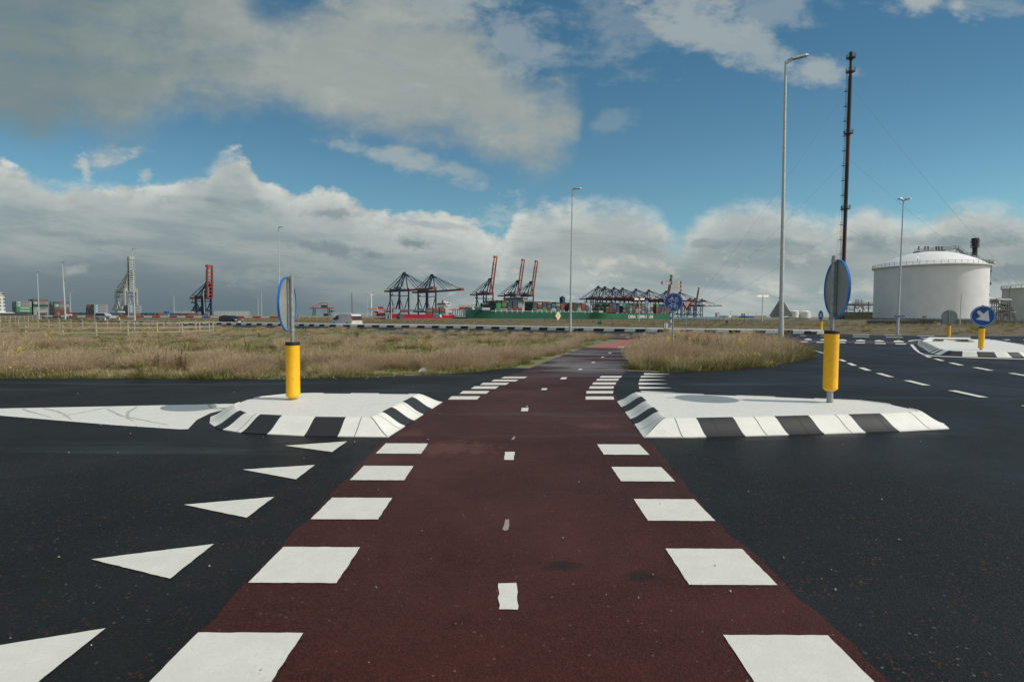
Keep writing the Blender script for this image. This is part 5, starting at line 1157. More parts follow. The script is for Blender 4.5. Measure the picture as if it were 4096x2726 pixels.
# ---------------------------------------------------------------- containers
def cont_mesh(nm, L_, H__, W__, m, rib=True):
    b_ = MB(); b_.box((0, 0, H__/2), (L_, W__, H__), m)
    for x in (-L_/2, L_/2):
        for y in (-W__/2, W__/2): b_.box((x*.992, y*.985, H__/2), (.2, .2, H__+.02), m)
    if rib:
        n = 18
        for k in range(n):
            x = -L_/2+.5+k*(L_-1)/(n-1)
            for s in (-1, 1): b_.box((x, s*(W__/2+.02), H__/2), (.28, .06, H__*.86), m)
    o = b_.build(nm); me = o.data; bpy.data.objects.remove(o); return me
CM = {}
def container(col, loc_, label, group, rz=math.atan2(Q.y, Q.x), L_=12.2, H__=2.6, W__=2.44):
    key = (col, L_, H__)
    if key not in CM: CM[key] = cont_mesh('shipping_container', L_, H__, W__, CPAL[col])
    o = bpy.data.objects.new('shipping_container', CM[key]); COL.objects.link(o); o.location = loc_; o.rotation_euler = (0, 0, rz)
    tag(o, label, 'shipping container', group); return o
def q_loc(org, x, y, z): # ship-local to world
    n_ = Vector((-Q.y, Q.x, 0)); v_ = org+Q*x+n_*y; return (v_.x, v_.y, z)
n_ind = 0
ORD = ['first', 'second', 'third', 'fourth', 'fifth', 'sixth', 'seventh', 'eighth', 'ninth', 'tenth', 'eleventh', 'twelfth', 'thirteenth', 'fourteenth', 'fifteenth', 'sixteenth', 'seventeenth', 'eighteenth', 'nineteenth', 'twentieth', 'next', 'last']
PW = ['maroon']*5+['brick red']*3+['bright green']*4+['navy blue']*3+['cream']*2+['bright blue']*1+['light grey']*2+['teal']+['dark green']*2
random.seed(5)
def load_ship(root, org, L_, beam, deck, bays, tiers, lab, limit, skip):
    global n_ind
    inner = {c_: MB() for c_ in ('maroon', 'dark green', 'dark grey', 'navy blue', 'bright green', 'brick red')}; cnt = 0
    st_ = MB()
    nb_ = -1
    for bi, x in enumerate(bays):
        if any(a < x < b__ for a, b__ in skip): continue
        nb_ += 1
        T_ = tiers[bi % len(tiers)]
        base_c = random.choice(PW)
        for t_ in range(T_):
            if random.random() < .55: base_c = random.choice(PW)
            z = deck+2.0+t_*2.62
            if cnt < limit:
                container(base_c, q_loc(org, x, 1.4, z), f'{base_c} shipping container, {ORD[t_]} tier up, {ORD[nb_]} deck stack from the bow, {lab}', f'deck containers on {lab}'); cnt += 1
            else: st_.box((x, 1.4, z+1.3), (12.2, 2.44, 2.56), CPAL[base_c])
        ncol = int((beam-4)/2.52)
        for cidx in range(1, ncol):
            tt = T_-random.choice((0, 0, 0, 1, 1, 2)) if T_ > 3 else T_
            for t_ in range(tt):
                st_.box((x, 1.4+cidx*2.52, deck+2.0+t_*2.62+1.3), (12.1, 2.40, 2.54), CPAL[random.choice(('maroon', 'dark green', 'dark green', 'dark grey', 'navy blue', 'maroon', 'dark green', 'bright green'))])
    a_ = math.atan2(Q.y, Q.x)
    o = st_.build('deck_cargo'); o.location = org; o.rotation_euler = (0, 0, a_)
    tag(o, 'mass of stacked containers behind the front row on '+lab, 'deck cargo', kind='stuff'); n_ind += cnt
bays1 = [60.5+14.4*k for k in range(20)]
load_ship(sh1, o1, 354, 48, 9.6, bays1, (5, 7, 6, 7, 6, 7, 7, 7, 6, 7, 7, 6, 7, 6, 7, 6, 7, 6, 7, 7), 'first green ship', 118, [(120, 148), (255, 275)])
bays2 = [50+14.2*k for k in range(22)]
load_ship(sh2, o2, 372, 46, 7.6, bays2, (5, 8, 9, 6, 7, 9, 8, 7, 9, 6, 8, 9, 7, 9, 8, 7, 9, 8, 7, 9, 8, 7), 'second green ship', 96, [(95, 119), (252, 270)])
# red ship cargo
RC = [(34, 'light grey', 1, ''), (34, 'light grey', 2, ''), (47, 'brick red', 2, ''), (60, 'dark grey', 2, ''), (72, 'dark grey', 2, ''), (98, 'maroon', 0, ''), (98, 'maroon', 1, ''), (98, 'bright green', 2, ''), (112, 'bright green', 0, ''), (112, 'navy blue', 1, ''), (112, 'maroon', 2, ''), (112, 'brick red', 3, ''), (98, 'maroon', 3, ''), (126, 'bright green', 0, ''), (126, 'navy blue', 1, ''), (126, 'maroon', 2, ''), (126, 'brick red', 3, '')]
XN = {34: 'leftmost stack', 47: 'second stack from the left', 60: 'third stack from the left', 72: 'middle stack', 98: 'third stack from the right', 112: 'second stack from the right', 126: 'rightmost stack'}
for x, c_, t__, w_ in RC:
    w_ = XN[x]
    container(c_, q_loc(o3, x, 2.2, 2.6+t__*2.62), f'{c_} shipping container, {ORD[t__]} tier up, {w_}, on the red ship', 'containers on the red ship')
# yard stacks on the left
M_BLUET = mat('box_logo_blue', (0.22, 0.55, 0.72), .6); M_TXT = mat('box_letter_dark', (0.05, 0.06, 0.07), .6); M_TXR = mat('box_letter_red', (0.55, 0.06, 0.04), .6)
ANG = R(50); YQ = Vector((math.cos(ANG), math.sin(ANG), 0)); YN = Vector((-YQ.y, YQ.x, 0))
def stack(px, Y, tiers, lab, rows=9):
    b_ = W(px, 1262, Y); b_.z = 0
    for k, (c_, txt) in enumerate(tiers):
        h__ = 2.8; z = k*2.84
        pos = ['bottom', 'second tier up', 'third tier up', 'fourth tier up', 'fifth tier up', 'sixth tier up'][k] if k < len(tiers)-1 else 'topmost'
        o = container(c_, (b_.x, b_.y, z), f'{c_} container, {pos} in {lab}', None, ANG, 12.2, h__)
        if 'group' in o: del o['group']
        if txt:
            y = -1.29
            if txt == 'MAERSK':
                letters(txt, 1.75, M_TXT, o, (1.3, y, 1.45), 0, bold=.03, sx=1.15); st__ = MB().box((-3.9, y, 1.45), (1.5, .03, 1.5), M_BLUET); st__.build('logo', o)
            elif txt == 'EVERGREEN': letters(txt, 1.55, M_WHITE, o, (.6, y, 1.4), 0, bold=.03, sx=.95)
            elif txt == 'HAMBURG': letters('HAMBURG SUD', 1.1, M_TXR, o, (1.6, y, 1.5), 0, bold=.05, sx=.8)
            elif txt == 'SEALAND': letters('MAERSK', 1.1, M_TXT, o, (1.8, y, 2.0), 0, bold=.02, sx=1.1); letters('SEALAND', 1.1, M_TXT, o, (1.8, y, .85), 0, bold=.02, sx=1.1); MB().box((-2.6, y, 1.45), (1.5, .03, 1.5), M_BLUET).build('logo', o)
    # the rows behind, seen end on
    cols = ['dark grey', 'dark grey', 'maroon', 'light grey', 'navy blue']; sm = MB()
    for r_ in range(1, rows):
        tt = len(tiers)-random.choice((0, 0, 1))
        for k in range(tt):
            c_ = b_+YN*(r_*2.6); sm.box((c_.x, c_.y, k*2.84+1.4), (12.2, 2.44, 2.8), CPAL[random.choice(cols)], ANG)
    o = sm.build('container_rows'); tag(o, 'rows of dark container ends behind '+lab, 'container stack', kind='stuff')
random.seed(21)
stack(97, 600, [('navy blue', ''), ('bright green', 'EVERGREEN'), ('bright green', 'EVERGREEN'), ('light grey', 'MAERSK'), ('light grey', 'MAERSK')], 'the leftmost yard stack with two green boxes')
stack(163, 612, [('light grey', 'MAERSK'), ('cream', ''), ('light grey', 'SEALAND'), ('dark green', ''), ('light grey', 'MAERSK'), ('dark grey', 'HAMBURG')], 'the tallest yard stack, second from the left')
stack(247, 600, [('maroon', ''), ('maroon', ''), ('dark grey', 'HAMBURG'), ('light grey', 'MAERSK'), ('dark grey', 'HAMBURG')], 'the yard stack beside the tall lamp posts')
stack(404, 610, [('light grey', 'MAERSK'), ('light grey', 'MAERSK'), ('light grey', 'MAERSK'), ('light grey', 'MAERSK')], 'the all grey yard stack above the silver car', 12)
stack(540, 655, [('dark grey', ''), ('light grey', 'MAERSK'), ('light grey', 'MAERSK'), ('light grey', 'MAERSK')], 'the yard stack under the grey crane', 8)
random.seed(9)
for px, c_ in ((300, 'maroon'), (325, 'dark green'), (350, 'navy blue'), (466, 'navy blue'), (452, 'maroon'), (590, 'navy blue'), (612, 'navy blue'), (638, 'maroon'), (656, 'brick red'), (700, 'navy blue'), (745, 'maroon'), (772, 'maroon')):
    b_ = W(px, 1262, 640); container(c_, (b_.x, b_.y, 0), f'{c_} container, {ORD[[300, 325, 350, 452, 466, 590, 612, 638, 656, 700, 745, 772].index(px)]} from the left in the low row behind the guard rail', 'low yard containers behind the guard rail', ANG, 12.2, 2.8)
# low dark goods along the foot of the yard and the white reefer racks
def rack(label, x0, x1, Y, zt, nx, nz):
    a, b_ = W(x0, 1262, Y), W(x1, 1262, Y); L_ = b_.x-a.x; k = MB()
    for i in range(nx+1):
        for y in (0, 6): k.beam((i*L_/nx, y, 0), (i*L_/nx, y, zt), .30, .30, M_WHITE)
    for j in range(1, nz+1):
        for y in (0, 6): k.beam((0, y, zt*j/nz), (L_, y, zt*j/nz), .24, .24, M_WHITE)
    o = k.build('reefer_rack', None, loc=(a.x, a.y, 0)); tag(o, label, 'steel rack')
rack('white lattice rack left of the blue information board signs', 700, 770, 700, 5.0, 12, 3); rack('long white lattice rack right of the upright red crane', 858, 990, 700, 5.4, 24, 4); rack('low white lattice rack behind the white van', 1336, 1500, 760, 4.6, 30, 3)
# ship at the far left edge
b_ = W(8, 1262, 520); t_ = thing('cargo_ship', 'white ship superstructure with round portholes cut by the left picture edge', 'ship', (b_.x, b_.y, 0), R(35))
k = MB(); k.box((-4, 0, 8.5), (12, 12, 17), M_WHITE, 0, .93); k.box((-4, 0, 19), (9.5, 12, 3), M_WHITE); k.box((-4, 0, 2), (24, 14, 1), M_WHITE); k.build('superstructure', t_)
k = MB()
for z in (5, 8.2, 11.4, 14.4):
    for y in (-4, 0, 4): k.box((2.0, y, z), (.5, .8, .9), M_GLASS)
    for x in (-7, -3.5, 0): k.box((x, -6.0, z), (.8, .5, .9), M_GLASS)
k.box((-4, -6.05, 19.3), (8.5, .2, 1.3), M_GLASS); k.box((.8, 0, 19.3), (.2, 11, 1.3), M_GLASS); k.build('window', t_)
k = MB(); k.cyl((-3, 0, 20.5), (-3, 0, 23.5), 1.3, 1.3, M_WHITE, 12); k.beam((-5, -7, 18), (-5, 7, 18), 1.5, .4, M_WHITE); k.box((-3, 0, 24), (4.2, 4.2, .5), M_WHITE); k.build('radar_mast', t_)
MB().box((0, 0, -.5), (34, 15, 4.4), M_DARK).build('hull', t_)
# tanker trucks as white cylinders
b_ = W(275, 1263, 330); o = MB().cyl((-1.7, 0, 0), (1.7, 0, 0), .5, .5, M_WHITE, 14).build('storage_cylinder', None, True, (b_.x, b_.y, W(275, 1260, 330).z)); tag(o, 'small white horizontal cylinder tank just right of the maroon containers', 'tank')
b_ = W(485, 1248, 330); o = MB().cyl((-1.9, 0, 0), (1.9, 0, 0), .45, .45, M_WHITE, 14).build('storage_cylinder', None, True, (b_.x, b_.y, b_.z)); tag(o, 'small white horizontal cylinder above the distant round sign on yellow bollard', 'tank')
# tall harbour light masts
def hmast(label, px, ptop, Y, w=7, m=M_LAMP):
    b_ = W(px, 1263, Y); zt = W(px, ptop, Y).z; t_ = thing('light_mast', label, 'light mast', (b_.x, b_.y, 0), 0, 'tall harbour light masts')
    MB().cyl((0, 0, 0), (0, 0, zt), .55*Y/1000+.1, .3*Y/1000+.1, m, 8).build('pole', t_); MB().box((0, 0, zt), (w*Y/1000+1, 1.2, .7), m).build('lamp_bar', t_)
for px, pt, Y, l_ in ((283, 1166, 900, 'behind the tall lamp posts left of the grey crane'), (697, 1178, 900, 'standing alone left of the upright red crane'), (1033, 1186, 900, 'shorter of the pair left of the island sign'), (1047, 1162, 900, 'taller of the pair left of the island sign'),
                      (1312, 1193, 1000, 'beside the small orange gantry crane'), (1469, 1175, 950, 'left of the large wind turbine'), (1799, 1187, 1300, 'above the red ship superstructure'), (2922, 1246, 2000, 'leftmost of the small ones above the far tanks'), (2993, 1250, 2000, 'second of the small ones above the far tanks'), (3025, 1251, 2000, 'third of the small ones above the far tanks'), (3277, 1252, 900, 'small one right of the far round tanks')):
    hmast('slim harbour light mast '+l_, px, pt, Y, 10)
M_LIT = mat('lit_floodlight', (1, .9, .75), .5, emit=(1, .8, .62, .5))
def flood(label, px, pt, Y, pb):
    b_ = W(px, pb, Y); zt = W(px, pt, Y).z; t_ = thing('floodlight_mast', label, 'floodlight mast', (b_.x, b_.y, 0), 0)
    MB().cyl((0, 0, 0), (0, 0, zt), .14, .09, M_LAMP, 10).build('pole', t_)
    for s in (-1, 1): MB().box((s*.85, -.1, zt+.1), (1.1, .6, .45), M_LIT).build('lamp', t_)
flood('two headed pale floodlight mast between the tall centre lamp and second blue sign', 2556, 1197, 170, 1290)
flood('floodlight mast with two white heads on the far field left of the big lamp post', 3048, 1185, 150, 1292)
# lattice radio mast and wind turbines
b_ = W(1408, 1262, 1100); zt = W(1408, 1170, 1100).z; k = MB()
for i, (x, y) in enumerate(((-1.8, -1), (1.8, -1), (0, 2))): k.beam((x, y, 0), (x*.12, y*.12, zt), .30, .30, M_STEEL)
for j in range(12):
    f = 1-j/12.5; z = zt*j/12
    k.beam((-1.8*f, -f, z), (1.8*f, -f, z+zt/14), .2, .2, M_STEEL); k.beam((1.8*f, -f, z), (-1.8*f, -f, z+zt/14), .2, .2, M_STEEL)
o = k.build('radio_mast', None, loc=(b_.x, b_.y, 0)); tag(o, 'thin tapering lattice radio mast left of the large wind turbine', 'radio mast')
def turbine(label, px, Y, hub, blades, r=.0):
    b_ = W(px[0], 1262, Y); h = W(hub[0], hub[1], Y); t_ = thing('wind_turbine', label, 'wind turbine', (b_.x, b_.y, 0), 0)
    d = Vector((h.x-b_.x, 0, h.z)); MB().cyl((0, 0, 0), d, 3.4, 1.9, M_WHITE, 20).build('tower', t_, smooth=True)
    n_ = MB().box((d.x+3, 2, d.z+1.0), (14, 4, 4.2), M_WHITE, R(15)); n_.cyl((d.x-4, -1, d.z+.5), (d.x-7, -1.6, d.z+.5), 2.0, 1.0, M_WHITE, 12); n_.build('nacelle', t_)
    for bx__, by__ in blades:
        e = W(bx__, by__, Y)-Vector((b_.x, b_.y, 0)); s_ = Vector((d.x-3, -2, d.z+.6)); v_ = e-s_; sd_ = v_.normalized().cross(Vector((0, 1, 0)))
        bl = MB(); pts = []
        for f, w_ in ((0, 1.4), (.15, 3.2), (.5, 2.2), (1, .5)): c_ = s_+v_*f; pts.append((c_-sd_*w_*.3, c_+sd_*w_*.7))
        vs = [];
        for a_, c2 in pts:
            vs += [a_, c2, c2+Vector((0, .9, 0)), a_+Vector((0, .9, 0))]
        fs = [(0, 1, 2, 3), (12, 15, 14, 13)]
        for i in range(3):
            for j in range(4): fs.append((i*4+j, i*4+4+j, i*4+4+(j+1) % 4, i*4+(j+1) % 4))
        bl.raw(vs, fs, M_WHITE).build('blade', t_)
turbine('white three bladed wind turbine standing alone above the white van', (1486,), 2200, (1484, 1179), [(1493, 1150), (1469, 1163), (1478.5, 1222)])
turbine('smaller wind turbine seen between the legs of the blue cranes', (1729,), 3200, (1727, 1188), [(1726, 1158), (1719, 1199), (1734, 1204)])
# radar hut on a banded column near the gantry
b_ = W(1327, 1262, 800); t_ = thing('radar_post', 'small dark platform on a black and white banded column beside the orange gantry', 'radar post', (b_.x, b_.y, 0), 0); k = MB()
for j in range(5): k.cyl((0, 0, j*1.2), (0, 0, j*1.2+1.2), .9, .9, M_WHITE if j % 2 else M_BLK, 12)
k.build('column', t_); MB().box((0, 0, 6.6), (8, 3, .8), M_DARK).box((0, 0, 7.3), (3, 2, 1), M_DARK).build('platform', t_)
b_ = W(1305, 1262, 300); o = MB().box((0, 0, 1.0), (2.2, 2, 2.1), M_DARK).box((0, 0, 2.12), (2.5, 2.3, .14), M_CONCD).build('service_cabin', None, loc=(b_.x, b_.y, 0)); tag(o, 'small dark cabin below the orange gantry crane', 'cabin')
# blue straddle-like cranes and huts beyond the far crossing (right of the give way sign)
def far_tank(label, px0, px1, ptop, Y, dome=.12, m=M_WHITE, pb=1270, group=None):
    a, b_ = W(px0, ptop, Y), W(px1, ptop, Y); r = (b_.x-a.x)/2; c_ = (a+b_)/2; t_ = thing('storage_tank', label, 'storage tank', (c_.x, c_.y+r, 0), 0, group)
    MB().lathe([(r, 0), (r, a.z), (r*1.01, a.z), (r*1.01, a.z+r*.02)], m, n=40).build('shell', t_, smooth=True)
    MB().lathe([(r, a.z), (r*.8, a.z+r*dome*.5), (r*.5, a.z+r*dome*.85), (.01, a.z+r*dome)], m, n=40).build('roof', t_, smooth=True)
far_tank('left of the two round far tanks behind the triangle backed lamp post', 3166, 3203, 1245, 1000, .3); far_tank('right of the two round far tanks behind the triangle backed lamp post', 3209, 3251, 1247, 1000, .3)
far_tank('pale squat far tank left of the lamp post with the triangle', 2900, 2930, 1262, 1100, .15); far_tank('low pale far tank right of the squat one', 2950, 2975, 1263, 1200, .1); far_tank('far grey tank partly behind the big lamp post', 3098, 3150, 1262, 1100, .1, M_CGREY)
def far_block(label, x0, x1, yt, Y, m, dep=30, name='warehouse', cat='building'):
    a, b_ = W(x0, yt, Y), W(x1, yt, Y); t_ = thing(name, label, cat, ((a.x+b_.x)/2, a.y+dep/2, 0), 0); w_ = b_.x-a.x
    MB().box((0, 0, a.z*.48), (w_, dep, a.z*.96), m).build('wall', t_); MB().box((0, 0, a.z*.98), (w_*1.01, dep*1.01, a.z*.04+.15), M_CONCD).build('roof', t_)
far_block('long low grey hall on the horizon left of the floodlight mast', 2880, 3065, 1262, 1500, M_CGREY); far_block('small blue building on the horizon near three thin chimneys', 2989, 3016, 1265, 800, M_RIMBLUE); far_block('white block shaped ship house on the horizon right of the far cranes', 2868, 2878, 1251, 900, M_WHITE, 8)
far_block('blue shed in front of the round far tanks', 3204, 3237, 1272.5, 420, M_RIMBLUE, 8); far_block('pale low shed with blue roof left of the blue shed', 3157, 3196, 1270, 430, M_CONC, 8)
far_block('white cabin between the far crane legs', 2752, 2768, 1260, 900, M_WHITE, 6); far_block('pale low office left of the far round tanks', 2900, 2918, 1268, 600, M_WHITE, 8)
ck = None
for x, w_ in ((2967, 'left'), (2972, 'middle'), (2978, 'right')):
    b_ = W(x, 1262, 1200); zt = W(x, 1253, 1200).z
    o = MB().cyl((0, 0, 0), (0, 0, zt), 1.0, .9, M_DARK, 10).build('thin_chimney', None, loc=(b_.x, b_.y, 0)); tag(o, f'{w_} of the three thin dark chimneys on the horizon', 'chimney', 'thin chimneys on the horizon')

# ---------------------------------------------------------------- big tank and plant on the right
TR, TH, TY = 19.6, 22.2, 240
tcx, tcy = math.tan(R(36.05))*240.0, 240.0
T_ = thing('storage_tank', 'big white domed storage tank with railing and roof platform', 'storage tank', (tcx, tcy, 0))
m, b, p = base_mat('tank_white'); t__ = b.n('ShaderNodeTexCoord').outputs['Object']
n1 = b.noise(t__, .25, 5, .6); sp_ = b.n('ShaderNodeSeparateXYZ'); b.put(sp_.inputs[0], t__)
seam = b.ss(b.m('ABSOLUTE', b.sub(b.m('FRACT', b.m('DIVIDE', sp_.outputs[2], 3.1)), .5)), .012, .0, 0, .14)
c = b.mix(b.ss(n1, .3, .7), (.76, .77, .76), (.83, .84, .83)); c = b.mix(seam, c, (.42, .42, .40)); b.put(p.inputs['Base Color'], c); p.inputs['Roughness'].default_value = .5; M_TANK = m
MB().lathe([(TR, 1.0), (TR, TH)], M_TANK, n=96).build('shell', T_, smooth=True)
MB().lathe([(TR+.05, TH-.25), (TR+.9, TH-.15), (TR+.95, TH+.25), (TR-.2, TH+.45)], M_TANK, n=96).build('rim_ring', T_, smooth=True)
dome = [(TR-.2, TH+.4)]+[(TR*math.cos(R(a_*9))*.99, TH+.4+6.0*(math.sin(R(a_*9)))**1.0) for a_ in range(1, 10)]
rs = []; RD_ = (TR*TR+6.4*6.4)/(2*6.4)
for k in range(13):
    r_ = TR*(1-k/12); rs.append((max(.01, r_), TH+.4+math.sqrt(RD_**2-r_**2)-(RD_-6.4)))
MB().lathe(rs, M_TANK, n=96).build('dome_roof', T_, smooth=True)
MB().lathe([(TR+2.0, -.2), (TR+2.0, .9), (TR, 1.0)], M_CONCD, n=96).build('foundation', T_)
k = MB()
for i in range(96):
    a_ = 2*math.pi*i/96; k.beam(((TR+.3)*math.cos(a_), (TR+.3)*math.sin(a_), .6), ((TR+.3)*math.cos(a_), (TR+.3)*math.sin(a_), 1.25), .5, .2, M_CONC)
k.build('anchor_bolt', T_)
def railing(parent, pts, h=1.1, m=M_STEEL, w=.06, name='railing', close=False):
    k = MB(); n = len(pts)
    for i, q in enumerate(pts):
        q = Vector(q); k.beam(q, q+Vector((0, 0, h)), w, w, m)
        if i+1 < n or close:
            r_ = Vector(pts[(i+1) % n]); k.beam(q+Vector((0, 0, h)), r_+Vector((0, 0, h)), w, w, m); k.beam(q+Vector((0, 0, h*.5)), r_+Vector((0, 0, h*.5)), w*.8, w*.8, m)
    return k.build(name, parent)
railing(T_, [((TR+.6)*math.cos(2*math.pi*i/56), (TR+.6)*math.sin(2*math.pi*i/56), TH+.2) for i in range(56)], 1.25, w=.09, close=True)
# roof platform, walkway and stairs
def TP(px, py, Y): return W(px, py, Y)-Vector((tcx, tcy, 0))
pw = MB(); Yp = 240
wp = [(3663, 1007), (3720, 1003), (3770, 1000), (3828, 994), (3862, 1022), (3893, 1022), (3926, 1048), (3968, 1052)]
PTS = [TP(x, y, Yp+(0 if i < 5 else -3*(i-4))) for i, (x, y) in enumerate(wp)]
for a_, c_ in zip(PTS, PTS[1:]):
    pw.beam(a_, c_, 1.6, .28, M_STEEL)
pw.beam(PTS[0]+Vector((0, 0, -.3)), PTS[2]+Vector((0, 0, -.3)), 3.4, .5, M_STEEL); pw.build('roof_walkway', T_)
k = MB()
for a_, c_ in zip(PTS, PTS[1:]):
    d_ = c_-a_; n = max(2, int(d_.length/1.6))
    for yo in (-.8, .8):
        for i in range(n+1): q = a_+d_*(i/n)+Vector((0, yo, 0)); k.beam(q, q+Vector((0, 0, 1.2)), .08, .08, M_STEEL)
        for hh in (.6, 1.2): k.beam(a_+Vector((0, yo, hh)), c_+Vector((0, yo, hh)), .08, .08, M_STEEL)
k.build('walkway_railing', T_)
k = MB(); random.seed(4)
for x in (3675, 3700, 3712, 3745, 3755, 3768): q = TP(x, 1000, Yp); k.lathe([(.22, 0), (.22, 1.1), (.42, 1.2), (.42, 1.45), (0.01, 1.5)], M_STEEL, (q.x, q.y, q.z), 10)
for x in (3667, 3690, 3735, 3765): q = TP(x, 1012, Yp); k.beam(q+Vector((0, 0, -1)), q+Vector((0, 0, .6)), .25, .25, M_STEEL)
k.build('relief_valve', T_)
k = MB()
for x, y in ((3800, 1000), (3825, 998), (3850, 1018), (3880, 1026), (3910, 1040)): q = TP(x, y, Yp-2); k.beam(q, Vector((q.x, q.y, q.z-2.2)), .14, .14, M_STEEL)
k.build('walkway_support', T_)
# stair tower hanging at the right side
k = MB(); q0_ = TP(3946, 1045, 228); 
for j in range(5):
    a_ = TP(3950+ (14 if j % 2 else -6), 1060+j*24, 229); c_ = TP(3950+(-6+j*0 if j % 2 else 14-j*2), 1060+(j+1)*24, 229); 
    k.beam(a_, c_, .9, .2, M_STEEL); k.beam(a_+Vector((0, 0, 1)), c_+Vector((0, 0, 1)), .07, .07, M_STEEL)
for x, y0_, y1_ in ((3968, 1048, 1110), (3958, 1048, 1150), (3950, 1048, 1165)): k.beam(TP(x, y0_, 228), TP(x-8, y1_, 228), .14, .14, M_STEEL)
for y in (1062, 1078, 1095, 1112, 1130): k.beam(TP(3946, y, 228), TP(3966-(y-1062)*.1, y, 228), .12, .12, M_STEEL); k.beam(TP(3946, y, 228), TP(3966-(y-1062)*.1, y+16, 228), .1, .1, M_STEEL)
k.beam(TP(3930, 1056, 228), TP(3972, 1056, 228), 2.0, .25, M_STEEL); k.build('stair_tower', T_)
railing(T_, [TP(3930+i*7, 1055, 227) for i in range(7)], 1.3, w=.08, name='platform_railing')
k = MB(); q = TP(3670, 1047, 222.5); k.beam(q, q+Vector((0, 0, 1.3)), .1, .1, M_STEEL); o = k.build('lamp_stalk', T_); MB().lathe([(.01, 0), (.35, .1), (.35, .5), (.01, .6)], M_LIT, (q.x, q.y, q.z+1.3), 12).build('roof_lamp', o)
q = TP(3700, 1267, 221.5); d_ = MB().cyl(q+Vector((0, .6, 0)), q+Vector((-.1, -.25, 0)), .55, .55, M_CONC, 18); d_.build('manhole', T_)
MB().box(TP(3520, 1252, 222.6), (.9, .2, .45), M_DYEL, R(-20)).build('warning_plate', T_)
# black stack behind the tank
b_ = W(3889, 1262, 285); t_ = thing('flare_stack', 'short black stack with round platforms rising behind the big tank roof', 'stack', (b_.x, b_.y, 0)); z_ = lambda y: W(3889, y, 285).z
MB().lathe([(1.15, 0), (1.1, z_(1020)), (1.05, z_(985)), (1.35, z_(984)), (1.35, z_(972)), (1.0, z_(971)), (1.0, z_(956)), (1.35, z_(955)), (1.35, z_(952)), (0, z_(952))], M_BLK, n=20).build('shaft', t_, smooth=True)
for y in (990, 971): MB().lathe([(1.0, z_(y)), (1.9, z_(y)), (1.9, z_(y)+.25), (1.0, z_(y)+.25)], M_STEEL, n=20).build('platform', t_); railing(t_, [(1.85*math.cos(2*math.pi*i/14), 1.85*math.sin(2*math.pi*i/14), z_(y)+.3) for i in range(14)], 1.3, w=.1, close=True)
k = MB()
for i in range(5): k.box((1.1*math.cos(i*1.3), 1.1*math.sin(i*1.3), z_(962)), (.6, .6, 2.4), M_BLK)
k.build('burner_box', t_)
# second tank at the right edge
a = W(4046, 1150, 262); r_ = 22; t_ = thing('storage_tank', 'beige storage tank cut off by the right picture edge', 'storage tank', (a.x+r_+9.5, a.y+8, 0)); m2 = mat('tank_beige', (.68, .66, .58), .6, 0, .06, .1)
zt = a.z; MB().lathe([(r_, 0), (r_, zt), (r_+.5, zt), (r_+.5, zt+.4), (r_*.6, zt+2.0), (.01, zt+3)], m2, n=64).build('shell', t_, smooth=True)
railing(t_, [((r_+.5)*math.cos(2*math.pi*i/50), (r_+.5)*math.sin(2*math.pi*i/50), zt+.3) for i in range(50)], 1.4, w=.1, close=True)
# process plant between the tanks
b_ = W(4000, 1262, 235); t_ = thing('process_plant', 'tangle of grey pipes, frames and vessels between the big tank and the beige tank', 'process plant', (b_.x, b_.y, 0)); random.seed(31)
def PP(px, py, Y): return W(px, py, Y)-Vector((b_.x, b_.y, 0))
k = MB()
for i in range(9):
    x = 3968+i*9
    for Y in (228, 240): k.beam(Vector((PP(x, 1262, Y).x, PP(x, 1262, Y).y, 0)), PP(x, 1198+random.uniform(0, 22), Y), .28, .28, M_STEEL)
for y in (1200, 1215, 1228, 1240, 1252, 1262, 1270):
    for Y in (228, 240): k.beam(PP(3962, y, Y), PP(4046, y+random.uniform(-2, 2), Y), .3, .3, M_STEEL)
k.build('steel_frame', t_)
k = MB()
for i in range(34):
    x0 = random.uniform(3960, 4040); y0_ = random.uniform(1205, 1280); Y = random.uniform(226, 240); r0 = random.uniform(.10, .28)
    if random.random() < .6: k.cyl(PP(x0, y0_, Y), PP(x0+random.uniform(10, 40), y0_, Y), r0, r0, M_STEEL if random.random() < .7 else M_GALV, 8)
    else: k.cyl(PP(x0, y0_, Y), PP(x0, y0_+random.uniform(10, 30), Y), r0, r0, M_GALV if random.random() < .4 else M_STEEL, 8)
k.build('pipework', t_)
k = MB()
for x in (3964, 3970, 3976, 3982, 3988): k.cyl(PP(x, 1212, 231), PP(x, 1198, 231), .45, .45, M_STEEL, 10)
k.build('vertical_vessel', t_); k = MB()
for x, y, l_ in ((4000, 1222, 22), (4010, 1258, 18), (3990, 1246, 14)): k.cyl(PP(x, y, 229), PP(x+l_, y, 229), .8, .8, M_GALV, 14)
k.build('horizontal_vessel', t_, smooth=True)
k = MB(); pts = [PP(3938, 1193, 232), PP(3972, 1193, 232), PP(3986, 1197, 232), PP(4045, 1199, 232)]
for a_, c_ in zip(pts, pts[1:]): k.cyl(a_, c_, .32, .32, M_WHITE, 10)
pts = [PP(3982, 1195, 230), PP(4036, 1187, 230), PP(4040, 1150, 230), PP(4046, 1146, 230)]
for a_, c_ in zip(pts, pts[1:]): k.cyl(a_, c_, .16, .16, M_STEEL, 8)
k.build('overhead_pipe', t_)
k = MB()
for i in range(26):
    f = i/25; a_ = PP(4042+f*14, 1230+f*50, 229); k.beam(a_, a_+Vector((.9, 0, 0)), .6, .1, M_STEEL)
k.beam(PP(4040, 1232, 229), PP(4058, 1282, 229), .12, .12, M_STEEL); k.beam(PP(4046, 1228, 229), PP(4064, 1278, 229), .12, .12, M_STEEL); k.build('stair', t_)
